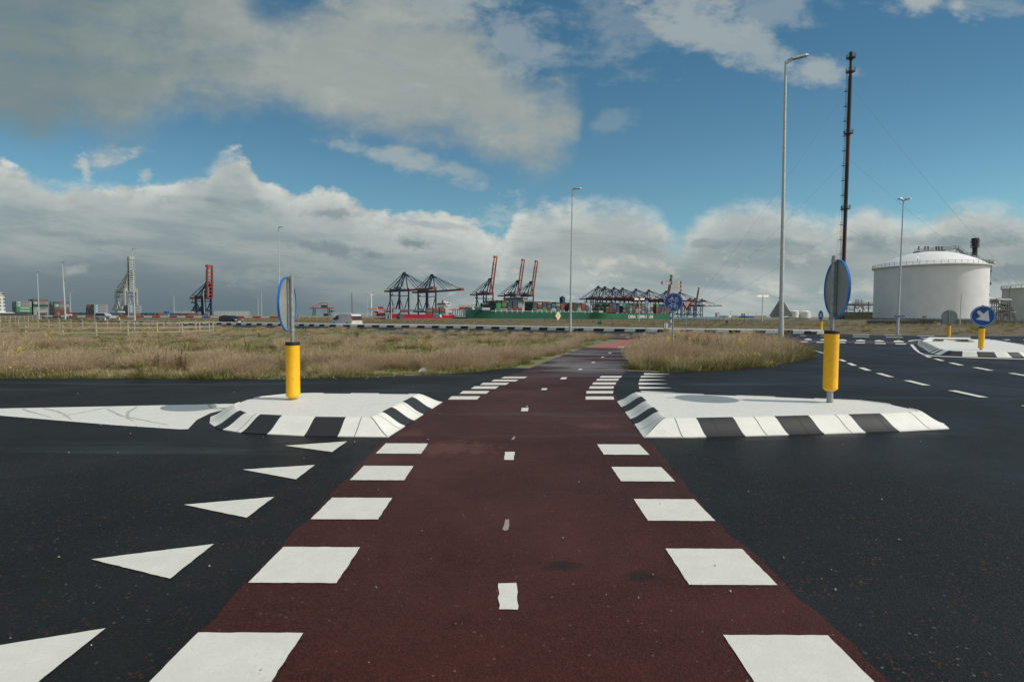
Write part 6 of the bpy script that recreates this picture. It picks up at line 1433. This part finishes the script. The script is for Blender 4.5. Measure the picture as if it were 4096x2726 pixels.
# pipe rack left of the tank
b_ = W(3420, 1262, 240); t_ = thing('pipe_rack', 'steel pipe rack carrying a fat white pipe left of the big tank', 'pipe rack', (b_.x, b_.y, 0)); random.seed(8)
def PP(px, py, Y): return W(px, py, Y)-Vector((b_.x, b_.y, 0))
MB().cyl(PP(3360, 1212.5, 236), PP(3490, 1215, 236), .75, .75, M_WHITE, 16).build('white_pipe', t_, smooth=True)
k = MB()
for x in (3368, 3388, 3418, 3440, 3452, 3474):
    for Y in (234, 240): q = PP(x, 1222, Y); k.beam(Vector((q.x, q.y, 0)), q+Vector((0, 0, random.choice((0, 1.5)))), .3, .3, M_STEEL)
for y in (1222, 1232, 1253, 1259):
    for Y in (234, 240): k.beam(PP(3362, y, Y), PP(3484, y, Y), .28, .28, M_STEEL)
for x in (3422, 3428, 3434, 3446): k.beam(PP(x, 1232, 234), PP(x, 1196, 234), .14, .14, M_STEEL)
for y in (1200, 1207): k.beam(PP(3420, y, 234), PP(3456, y+4, 234), .14, .14, M_STEEL)
k.beam(PP(3420, 1222, 234), PP(3440, 1253, 234), .14, .14, M_STEEL); k.beam(PP(3444, 1222, 234), PP(3470, 1253, 234), .14, .14, M_STEEL)
k.build('steel_frame', t_)
k = MB()
for i in range(9): y = random.uniform(1226, 1275); x = random.uniform(3362, 3440); r_ = random.uniform(.1, .22); k.cyl(PP(x, y, 235), PP(x+random.uniform(15, 45), y, 235), r_, r_, M_STEEL if i % 2 else M_GALV, 8)
k.build('small_pipe', t_)
q = PP(3441, 1233, 232.5); MB().box(q, (.5, .3, .4), M_LIT).build('lit_lamp', t_)
b_ = W(3428, 1262, 300); k = MB(); k.box((0, 0, 1.6), (26, 6, 5.0), mat('moss_green_wall', (.06, .08, .02), .9)); k.box((0, 0, 4.15), (26.4, 6.4, .15), M_CONCD); o = k.build('green_shed', None, loc=(b_.x, b_.y, 0)); tag(o, 'dark green low shed seen through the pipe rack', 'shed')
# plant fence in front of the tank
a, b__ = W(3470, 1290, 122), W(4120, 1290, 126); a.z = b__.z = 0; fl = (b__-a).length; d_ = (b__-a)/fl; t_ = thing('security_fence', 'low security fence with concrete plinth in front of the white tank', 'fence', a, math.atan2(d_.y, d_.x))
MB().box((fl*.2, .2, .3), (fl*.4, .2, 1.0), M_DARK).build('shade_toned_plinth', t_); MB().box((fl*.7, .2, .3), (fl*.6, .2, 1.0), M_CONCD).build('plinth', t_); k = MB()  # left plinth section: shade on the concrete wall put in as a dark colour
for i in range(int(fl/.8)): k.beam((i*.8, 0, 0), (i*.8, 0, 1.1), .03, .03, M_STEEL)
for z in (.9, 1.1): k.beam((0, 0, z), (fl, 0, z), .03, .03, M_STEEL)
k.build('mesh_panel', t_); pm = MB().beam((0, 0, 0), (0, 0, 1.35), .06, .06, M_STEEL).build('post', t_)
for i in range(1, 20): p_ = pm.copy(); COL.objects.link(p_); p_.parent = t_; p_.location = (i*fl/20, 0, 0)
# flare mast with guys
Ym = 255; bt, tp = W(3367, 1262, Ym), W(3405, 210, Ym); bt.z = 0
t_ = thing('guyed_flare_mast', 'very tall thin rust brown mast with ladder, platforms and guy wires', 'mast', bt); ax = tp-bt
def MP(py):
    f = (1262-py)/(1262-210); return ax*f
sh = MB(); cuts = [(1262, M_RUST), (1000, M_RUST), (760, M_BLK), (520, M_BLK), (330, M_BLK), (300, M_RUST), (255, M_RUST)]
seg = [(1262, 1010, M_RUST), (1010, 900, M_RUST), (900, 800, M_DARK), (800, 640, M_BLK), (640, 530, M_RUST), (530, 300, M_BLK), (300, 215, M_RUST)]
for y0_, y1_, m_ in seg: sh.cyl(MP(y0_), MP(y1_), .78 if y0_ > 300 else .55, .78 if y0_ > 300 else .55, m_, 16)
sh.cyl(MP(240), MP(209), .75, .75, M_BLK, 14); sh.build('shaft', t_, smooth=True)
for y in (232, 286, 525, 820):
    c_ = MP(y); MB().lathe([(.7, 0), (1.9, 0), (1.9, .2), (.7, .2)], M_STEEL, c_, 16).build('platform', t_)
    railing(t_, [(c_.x+1.85*math.cos(2*math.pi*i/10), c_.y+1.85*math.sin(2*math.pi*i/10), c_.z+.2) for i in range(10)], 1.3, w=.12, close=True)
k = MB(); lo_ = Vector((-1.35, -.3, 0)); k.beam(MP(1250)+lo_, MP(290)+lo_, .1, .1, M_STEEL); lo2 = Vector((-1.9, -.3, 0)); k.beam(MP(1250)+lo2, MP(290)+lo2, .1, .1, M_STEEL)
for i in range(110): q = MP(1250-i*8.7); k.beam(q+lo_, q+lo2, .08, .08, M_STEEL)
for i in range(16):
    q = MP(1230-i*58)+Vector((-1.6, 0, 0)); k.box(q, (1.3, 1.3, .15), M_STEEL); k.box(q+Vector((0, 0, .9)), (1.3, .1, .1), M_STEEL)
k.build('ladder', t_)
anc = [W(4215, 1262, 262), W(2722, 1262, 262), W(3322, 1262, 330)]
for ai, A_ in enumerate(anc):
    A_.z = 0; A_ = A_-bt
    for y in (335, 619, 896):
        p0 = MP(y); k = MB(); n = 12; prev = p0
        for i in range(1, n+1):
            f = i/n; q = p0.lerp(A_, f)+Vector((0, 0, -3.0*4*f*(1-f)*((1262-y)/927))); k.beam(prev, q, .055, .055, M_WIRE); prev = q
        k.build('guy_wire', t_)
# earth bund behind the verge, right of the cycle signs
def mound(name, pts, w, h, m, seed=0):
    random.seed(seed); vs = []; fs = []; n = len(pts); prof = [(-1, -.05), (-.75, .35), (-.4, .85), (0, 1.0), (.4, .85), (.75, .4), (1, -.05)]
    for i, (x, y) in enumerate(pts):
        for a_, z in prof: vs.append((x, y+a_*w, z*h*(.85+.3*random.random())*min(1, i/6, (n-1-i)/4) if z > 0 else -.1))
    for i in range(n-1):
        for k in range(6): fs.append((i*7+k, (i+1)*7+k, (i+1)*7+k+1, i*7+k+1))
    return MB().raw(vs, fs, m).build(name, None, True)
bd = []
for i in range(60): q = W(2690+i*17, 1270, 168+i*.35); bd.append((q.x, q.y))
M_BUND = mat('bund_earth', (.085, .070, .040), .95, 0, .45, .25, dirt=(.12, .12, .05), dirt_amt=.5); o = mound('embankment', bd, 14, .72, M_BUND, 2); o['kind'] = 'structure'
# ---------------------------------------------------------------- grass and weeds
def veg_mat(name, c0, c1, c2=None, trans=0.25):
    m, b, p = base_mat(name); oi = b.n('ShaderNodeObjectInfo'); t = b.n('ShaderNodeTexCoord').outputs['Object']
    geo = b.n('ShaderNodeNewGeometry'); rnd = geo.outputs['Random Per Island']
    c = b.mix(oi.outputs['Random'], c0, c1)
    if c2: c = b.mix(b.ss(rnd, .6, .95), c, c2)
    c = b.mix(b.mul(rnd, .35), c, tuple(x*.55 for x in c0))
    b.put(p.inputs['Base Color'], c); p.inputs['Roughness'].default_value = .75; p.inputs['Specular IOR Level'].default_value = .2
    tr = b.n('ShaderNodeBsdfTranslucent'); b.put(tr.inputs['Color'], c); mx = b.n('ShaderNodeMixShader'); mx.inputs[0].default_value = trans
    out = m.node_tree.nodes['Material Output']; m.node_tree.links.new(p.outputs[0], mx.inputs[1]); m.node_tree.links.new(tr.outputs[0], mx.inputs[2]); m.node_tree.links.new(mx.outputs[0], out.inputs[0])
    return m
V_STRAW = veg_mat('dry_grass', (.68, .53, .35), (.50, .38, .24), (.75, .63, .45))
V_PLUME = veg_mat('dry_plume', (.66, .50, .36), (.52, .39, .26), (.72, .60, .44))
V_OLIVE = veg_mat('olive_grass', (.27, .23, .095), (.34, .27, .12), (.16, .18, .055))
V_GREEN = veg_mat('green_leaf', (.13, .19, .03), (.20, .25, .05), (.24, .24, .07))
V_BROWN = veg_mat('brown_stem', (.085, .05, .03), (.13, .08, .045))
V_FLOW = veg_mat('yellow_flower', (.70, .52, .02), (.75, .58, .03))
class CB:
    def __init__(s): s.v = []; s.f = []; s.m = []
    def strip(s, pts, wds, mi, side):
        k = len(s.v)
        for q, w in zip(pts, wds): s.v.append(tuple(q-side*w/2)); s.v.append(tuple(q+side*w/2))
        for i in range(len(pts)-1): s.f.append((k+2*i, k+2*i+1, k+2*i+3, k+2*i+2)); s.m.append(mi)
    def blade(s, b_, az, lean, h, w, mi, seg=3, droop=.3):
        d = Vector((math.cos(az), math.sin(az), 0)); side = Vector((-math.sin(az+random.uniform(-1, 1)), math.cos(az), 0)).normalized(); pts = []
        for i in range(seg+1):
            t_ = i/seg; pts.append(b_+d*(lean*t_+droop*lean*t_*t_)*h+Vector((0, 0, h*t_*(1-.12*t_*lean))))
        s.strip(pts, [w*(1-.65*i/seg) for i in range(seg+1)], mi, side); return pts, d
    def obj(s, name, mats):
        me = bpy.data.meshes.new(name); me.from_pydata(s.v, [], s.f)
        for m in mats: me.materials.append(m)
        me.polygons.foreach_set('material_index', s.m); me.update(); return bpy.data.objects.new(name, me)
VM = [V_STRAW, V_PLUME, V_OLIVE, V_GREEN, V_BROWN, V_FLOW]
def rv(r): a = random.uniform(0, 6.283); q = r*math.sqrt(random.random()); return Vector((q*math.cos(a), q*math.sin(a), 0)), a
def clump_dry(seed, n=240, R_=.34, h0=.45, h1=.8, plume=.8, olive=.25, wind=.28):
    random.seed(seed); c = CB()
    for i in range(n):
        b_, a = rv(R_); edge = b_.length/R_; h = random.uniform(h0, h1)*(1-.35*edge**2)
        mi = 2 if random.random() < olive else 0
        az = a+random.uniform(-.7, .7); ln_ = .15+.75*edge*random.random()+.1
        pts, d = c.blade(b_, az, ln_, h, random.uniform(.007, .012), mi)
        for q in range(len(pts)): pass
        if random.random() < plume:
            tip = pts[-1]; pr = (tip-pts[-2]).normalized()
            for k in range(6):
                e = Vector((random.uniform(-1, 1), random.uniform(-1, 1), random.uniform(.3, 1.6))).normalized()*random.uniform(.02, .05)
                q = tip-pr*random.uniform(0, .22*h); sd_ = e.cross(Vector((random.random(), random.random(), random.random()))).normalized()
                c.strip([q, q+e*.5, q+e], [.004, .008, .003], 1, sd_)
    for i in range(60):
        b_, a = rv(R_*1.05); c.blade(b_, random.uniform(0, 6.28), .6, random.uniform(.08, .25), .014, 3 if random.random() < .5 else 2, 2)
    # everything leans a little with the wind
    c.v = [(x+wind*z*z, y, z) for x, y, z in c.v]
    return c.obj('grass_clump', VM)
def clump_olive(seed): 
    random.seed(seed); c = CB()
    for i in range(260):
        b_, a = rv(.36); h = random.uniform(.25, .6)*(1-.4*(b_.length/.36)**2)
        c.blade(b_, a+random.uniform(-.9, .9), .2+.8*random.random(), h, .012, random.choice((2, 2, 2, 0, 3)))
    c.v = [(x+.15*z, y, z) for x, y, z in c.v]
    return c.obj('grass_clump', VM)
def clump_low(seed, tall=.16):
    random.seed(seed); c = CB()
    for i in range(230):
        b_, a = rv(.42); h = random.uniform(.04, tall); c.blade(b_, random.uniform(0, 6.28), .4+random.random(), h, random.uniform(.012, .026), 3 if random.random() < .75 else 2, 2)
    for i in range(26):
        b_, a = rv(.42); c.blade(b_, a, .3, random.uniform(.15, .3), .008, 0)
    if seed % 2:
        for i in range(3):
            b_, a = rv(.4); z = random.uniform(.12, .35); c.strip([b_, b_+Vector((0, 0, z))], [.006, .004], 3, Vector((1, 0, 0)))
            for k in range(3): q = b_+Vector((random.uniform(-.02, .02), random.uniform(-.02, .02), z)); c.strip([q, q+Vector((.0, .01, .025))], [.016, .014], 5, Vector((1, 0, 0)))
    return c.obj('grass_clump', VM)
def clump_weed(seed):
    random.seed(seed); c = CB(); fl = seed % 2
    for i in range(9):
        b_, a = rv(.16); h = random.uniform(.5, .95); pts, d = c.blade(b_, a, .12, h, .012, 3 if fl else 4, 4)
        for k in range(26):
            t_ = random.uniform(.15, 1); q = pts[0].lerp(pts[-1], t_); a2 = random.uniform(0, 6.28); e = Vector((math.cos(a2), math.sin(a2), .5))*random.uniform(.03, .09)*(1.2-t_)
            c.strip([q, q+e*.6, q+e], [.01, .028 if fl else .035, .005], (3 if random.random() < .8 else 2) if fl else (4 if random.random() < .7 else 3), e.cross(Vector((0, 0, 1))).normalized())
        if fl:
            for k in range(8): q = pts[-1]+Vector((random.uniform(-.06, .06), random.uniform(-.06, .06), random.uniform(-.08, .03))); c.strip([q, q+Vector((0, .012, .022))], [.016, .014], 5, Vector((1, 0, 0)))
    return c.obj('weed_clump', VM)
GC = bpy.data.collections.new('grass_library')
protos = [clump_dry(1), clump_dry(2, 260, .38, .5, .85, .9, .12, .35), clump_dry(3, 220, .3, .3, .6, .6, .45, .2), clump_olive(4), clump_olive(5), clump_low(6), clump_low(7), clump_low(8, .11), clump_weed(9), clump_weed(10), clump_dry(12, 300, .42, .4, .75, 1.0, .05, .4)]
for i, o in enumerate(protos): o.name = 'grass_clump_%02d' % i; GC.objects.link(o)
def scatter(name, label, P, mind=None):
    """P: list of (x, y, z, rot, scale, proto index)"""
    me = bpy.data.meshes.new(name); me.from_pydata([(p[0], p[1], p[2]) for p in P], [], [])
    for nm_, tp, vals in (('rz', 'FLOAT', [p[3] for p in P]), ('sc', 'FLOAT', [p[4] for p in P]), ('ix', 'INT', [p[5] for p in P])):
        at = me.attributes.new(nm_, tp, 'POINT'); at.data.foreach_set('value', vals)
    o = bpy.data.objects.new(name, me); COL.objects.link(o); tag(o, label, 'grass', kind='stuff')
    ng = bpy.data.node_groups.new('scatter_'+name, 'GeometryNodeTree'); ng.interface.new_socket('Geometry', in_out='INPUT', socket_type='NodeSocketGeometry'); ng.interface.new_socket('Geometry', in_out='OUTPUT', socket_type='NodeSocketGeometry')
    N = ng.nodes; Lk = ng.links; gi = N.new('NodeGroupInput'); go = N.new('NodeGroupOutput'); ci = N.new('GeometryNodeCollectionInfo'); ci.inputs['Collection'].default_value = GC; ci.inputs['Separate Children'].default_value = True; ci.inputs['Reset Children'].default_value = True
    ip = N.new('GeometryNodeInstanceOnPoints'); ip.inputs['Pick Instance'].default_value = True
    def attr(n_, tp):
        a_ = N.new('GeometryNodeInputNamedAttribute'); a_.data_type = tp; a_.inputs['Name'].default_value = n_; return a_.outputs['Attribute']
    cx = N.new('ShaderNodeCombineXYZ'); Lk.new(attr('rz', 'FLOAT'), cx.inputs[2])
    Lk.new(gi.outputs[0], ip.inputs['Points']); Lk.new(ci.outputs[0], ip.inputs['Instance']); Lk.new(attr('ix', 'INT'), ip.inputs['Instance Index']); Lk.new(cx.outputs[0], ip.inputs['Rotation']); Lk.new(attr('sc', 'FLOAT'), ip.inputs['Scale']); Lk.new(ip.outputs[0], go.inputs[0])
    md = o.modifiers.new('scatter', 'NODES'); md.node_group = ng; return o
from mathutils import noise as mn
def nz(x, y, s, o=0): return mn.fractal(Vector((x*s, y*s, o)), 1.0, 2.0, 4)
# left field
edgeL = asp_left
field = [(-75, 110), (-75, 60), (-45, 13.1), (-30, 13.08)]+edgeL+g2([(2120, 1442), (2200, 1418), (2310, 1390), (2375, 1376), (2512, 1357)])
ring_back = list(ring_front)
field[-5:] = g2([(2086, 1487), (2208, 1438), (2335, 1391), (2412, 1377), (2467, 1367), (2520, 1357)])
field += [(ring_back[k][0], ring_back[k][1]-.3) for k in range(len(ring_back))]
random.seed(77); PTS_ = []
def front_dist(x, y):
    # distance behind the asphalt edge, along y
    e = 13.07
    if x > -5.5:
        for (a, b_) in zip(edgeL, edgeL[1:]):
            if a[0] <= x <= b_[0]: e = a[1]+(b_[1]-a[1])*(x-a[0])/(b_[0]-a[0])
        if x > edgeL[-1][0]: e = edgeL[-1][1]+(x-edgeL[-1][0])*3.2
    return y-e
def in_ringpath(x, y): return inpoly(x, y, ring_path)
tries = 0
while len(PTS_) < 6800 and tries < 90000:
    tries += 1
    y = 13.1+78*random.random()**1.9; x = random.uniform(-1.02*y-2, 12)
    if not inpoly(x, y, field) or in_ringpath(x, y) or inpoly(x, y, path_poly) or inpoly(x, y, brick_poly): continue
    fd = front_dist(x, y); n_ = nz(x, y, .16); n2_ = nz(x, y, .55, 3.3)
    if fd < .25: continue
    dens = 1.0
    if fd < .9: dens = .8; kind = random.choice((5, 6, 7, 7, 3))
    elif fd < 4.0+1.5*n_:
        if n2_ > -.03: kind = random.choice((0, 1, 1, 10, 10, 2))
        elif n2_ > -.16: kind = random.choice((2, 3, 4, 3)); dens = .6
        else: kind = random.choice((5, 7, 3, 7)); dens = .5
        if x < -9 and n2_ < .12: kind = random.choice((3, 4, 2, 5))
    elif fd < 10+2.5*n_: kind = random.choice((5, 7, 7, 5, 5, 3, 6)) if n2_ < .35 else random.choice((2, 3, 0)); dens = .7 if n2_ < .35 else .6
    else:
        v_ = .7*n_+n2_
        if v_ > .32: kind = random.choice((0, 1, 2, 10, 2, 3))
        elif v_ > .12: kind = random.choice((2, 3, 4, 3, 5)); dens = .6
        else: kind = random.choice((5, 7, 3, 6, 5)); dens = .6
    if random.random() > dens: continue
    s_ = random.uniform(.40, .66) if kind in (0, 1, 2, 10) else random.uniform(.55, .95)
    if kind in (3, 4): s_ *= .75
    if fd < 1.6: s_ *= .75
    s_ *= 1+.35*max(-1, min(1, n2_*2.2))
    if fd > 12: s_ *= .85
    if fd > 20: s_ *= .75
    if random.random() < .012: kind = random.choice((8, 9)); s_ = random.uniform(.6, .9)
    PTS_.append((x, y, -.04, random.uniform(-.5, .5) if kind in (0, 1, 2, 10) else random.uniform(0, 6.28), s_, kind))
scatter('dry_grass_field', 'dry buff and olive grass tufts covering the field left of the red path', PTS_)
# right patch
patch = g2([(2555, 1477), (2640, 1484), (2900, 1475), (3050, 1461), (3150, 1445), (3200, 1432), (3205, 1416), (3170, 1400), (3095, 1390), (2900, 1381), (2700, 1372), (2650, 1368), (2610, 1374), (2580, 1394), (2560, 1415), (2548, 1440)])
P2 = []; tries = 0
xs = [q[0] for q in patch]; ys = [q[1] for q in patch]
while len(P2) < 1500 and tries < 40000:
    tries += 1; x = random.uniform(min(xs), max(xs)); y = random.uniform(min(ys), max(ys))
    if not inpoly(x, y, patch): continue
    n_ = nz(x, y, .35, 7)
    edge = y-min(15.8+.0*x, y) if False else 0
    q = inpoly(x, y-.9, patch)
    if not q: kind = random.choice((5, 6, 7, 5, 3)); s_ = random.uniform(.7, 1.0)
    else:
        kind = random.choice((0, 1, 1, 10, 10, 2, 3)) if n_ > -.05 else random.choice((3, 2, 4, 3, 2, 9, 4))
        s_ = random.uniform(.60, .92)
        if random.random() < .03: kind = random.choice((8, 9))
    if not inpoly(x, y-1.8, patch) and q: s_ *= .75
    s_ *= 1+.45*max(-1, min(1, 2*nz(x, y, .9, 11)))
    if nz(x, y, .8, 5) < -.25 and random.random() < .7: continue
    P2.append((x, y, -.04, random.uniform(-.5, .5), s_, kind))
scatter('dry_grass_patch', 'tall dry grass and weeds filling the verge right of the red path', P2)
# strip between crossing path and ring road, and weeds along the kerb
P3_ = []
strip = g2([(2100, 1341), (2300, 1346), (2520, 1353), (2640, 1355), (2860, 1360), (3000, 1368), (3050, 1366), (2900, 1356), (2640, 1342), (2300, 1334), (2000, 1327)]); xs = [q[0] for q in strip]; ys = [q[1] for q in strip]
sA = g2([(2440, 1356), (2640, 1350), (2900, 1349), (2900, 1346), (2640, 1336), (2400, 1333), (2100, 1330), (2100, 1333)])
tries = 0
while len(P3_) < 420 and tries < 30000:
    tries += 1; px = random.uniform(1700, 2960); py = 1331+(px-1700)*.012+random.uniform(0, 5); q = G(px, py+2)
    P3_.append((q.x, q.y, -.04, random.uniform(0, 6.28), random.uniform(.28, .55), random.choice((3, 4, 5, 6, 5, 5, 7, 0, 2))))
scatter('verge_weeds', 'green and olive weeds in the strip between the crossing path and the roundabout', P3_)
# far verge grass
P4_ = []; tries = 0
while len(P4_) < 3600:
    r_ = random.random(); px = random.uniform(-100, 4200)
    if r_ < .42: py = random.uniform(1289, 1302)+(px-2600)*.004; 
    elif r_ < .75: py = random.uniform(1278, 1290)
    else: py = random.uniform(1296, 1338)
    q = G(px, py)
    if px < 2400 and r_ < .42: q = G(px, random.uniform(1277, 1286))
    d_ = q.y
    if d_ < 50 or d_ > 260 or (q.x > 28 and d_ < 50.5) or (q.x < 28.5 and inpoly(q.x, q.y, [tuple(k) for k in kerb_line]+[(28, 20), (-90, 20)])): continue
    if r_ >= .75 and nz(q.x, q.y, .08) < .05 and px < 3300: continue
    if r_ >= .75 and random.random() < .3: continue
    low = r_ >= .75
    P4_.append((q.x, q.y, -.05, random.uniform(0, 6.28), random.uniform(.7, 1.3)*(.8 if low else (.9 if d_ < 160 else .55)), random.choice((5, 6, 7, 3)) if not low else random.choice((5, 7, 2, 3, 6))))
scatter('far_verge_grass', 'green and olive grass bands on the far field and embankment', P4_)
# litter and stones
M_STONE = mat('pale_stone', (.45, .42, .36), .8)
random.seed(14); k = MB()
for i in range(150):
    if i < 80: y = random.uniform(2.3, 12); x = random.uniform(-.9*y, .9*y)
    else: x = random.uniform(-6.5, -1.5); y = 13.15+random.random()*.9+max(0, (x+3.5))*.45
    if inpoly(x, y, PL) or inpoly(x, y, PR): continue
    r_ = random.uniform(.002, .007) if i < 80 else random.uniform(.004, .014); k.box((x, y, .008+r_*.5), (r_*2, r_*1.6, r_*1.3), random.choice((M_CONC, M_STONE, M_CONCD)), random.random()*3, .6)
o = k.build('gravel_crumbs'); tag(o, 'scattered pale grit and small stones on the road and verge edge', 'grit', kind='stuff')
for (px, py, s_, l_) in ((1352, 1484, .10, 'scrap of white paper litter left of two others at the grass edge'), (1421, 1490, .07, 'small flat white litter scrap between two others at the grass edge'), (1690, 1482, .10, 'white litter scrap at the grass edge nearest the red path'), (1147, 1503, .10, 'white litter scrap just left of the yellow bollard of the left island'), (4, 1501, .06, 'white litter scrap at the left picture edge')):
    q = G(px, py+3); k = MB(); k.raw([(-s_, 0, 0), (s_, 0, 0), (s_*.7, .02, s_*.9), (-s_*.2, .04, s_*1.1), (-s_*.9, .05, s_*.4), (0, -.05, .02)], [(0, 1, 2, 3, 4), (0, 5, 1)], M_SIGNW); o = k.build('litter', None, loc=(q.x, q.y, 0)); tag(o, l_, 'litter')
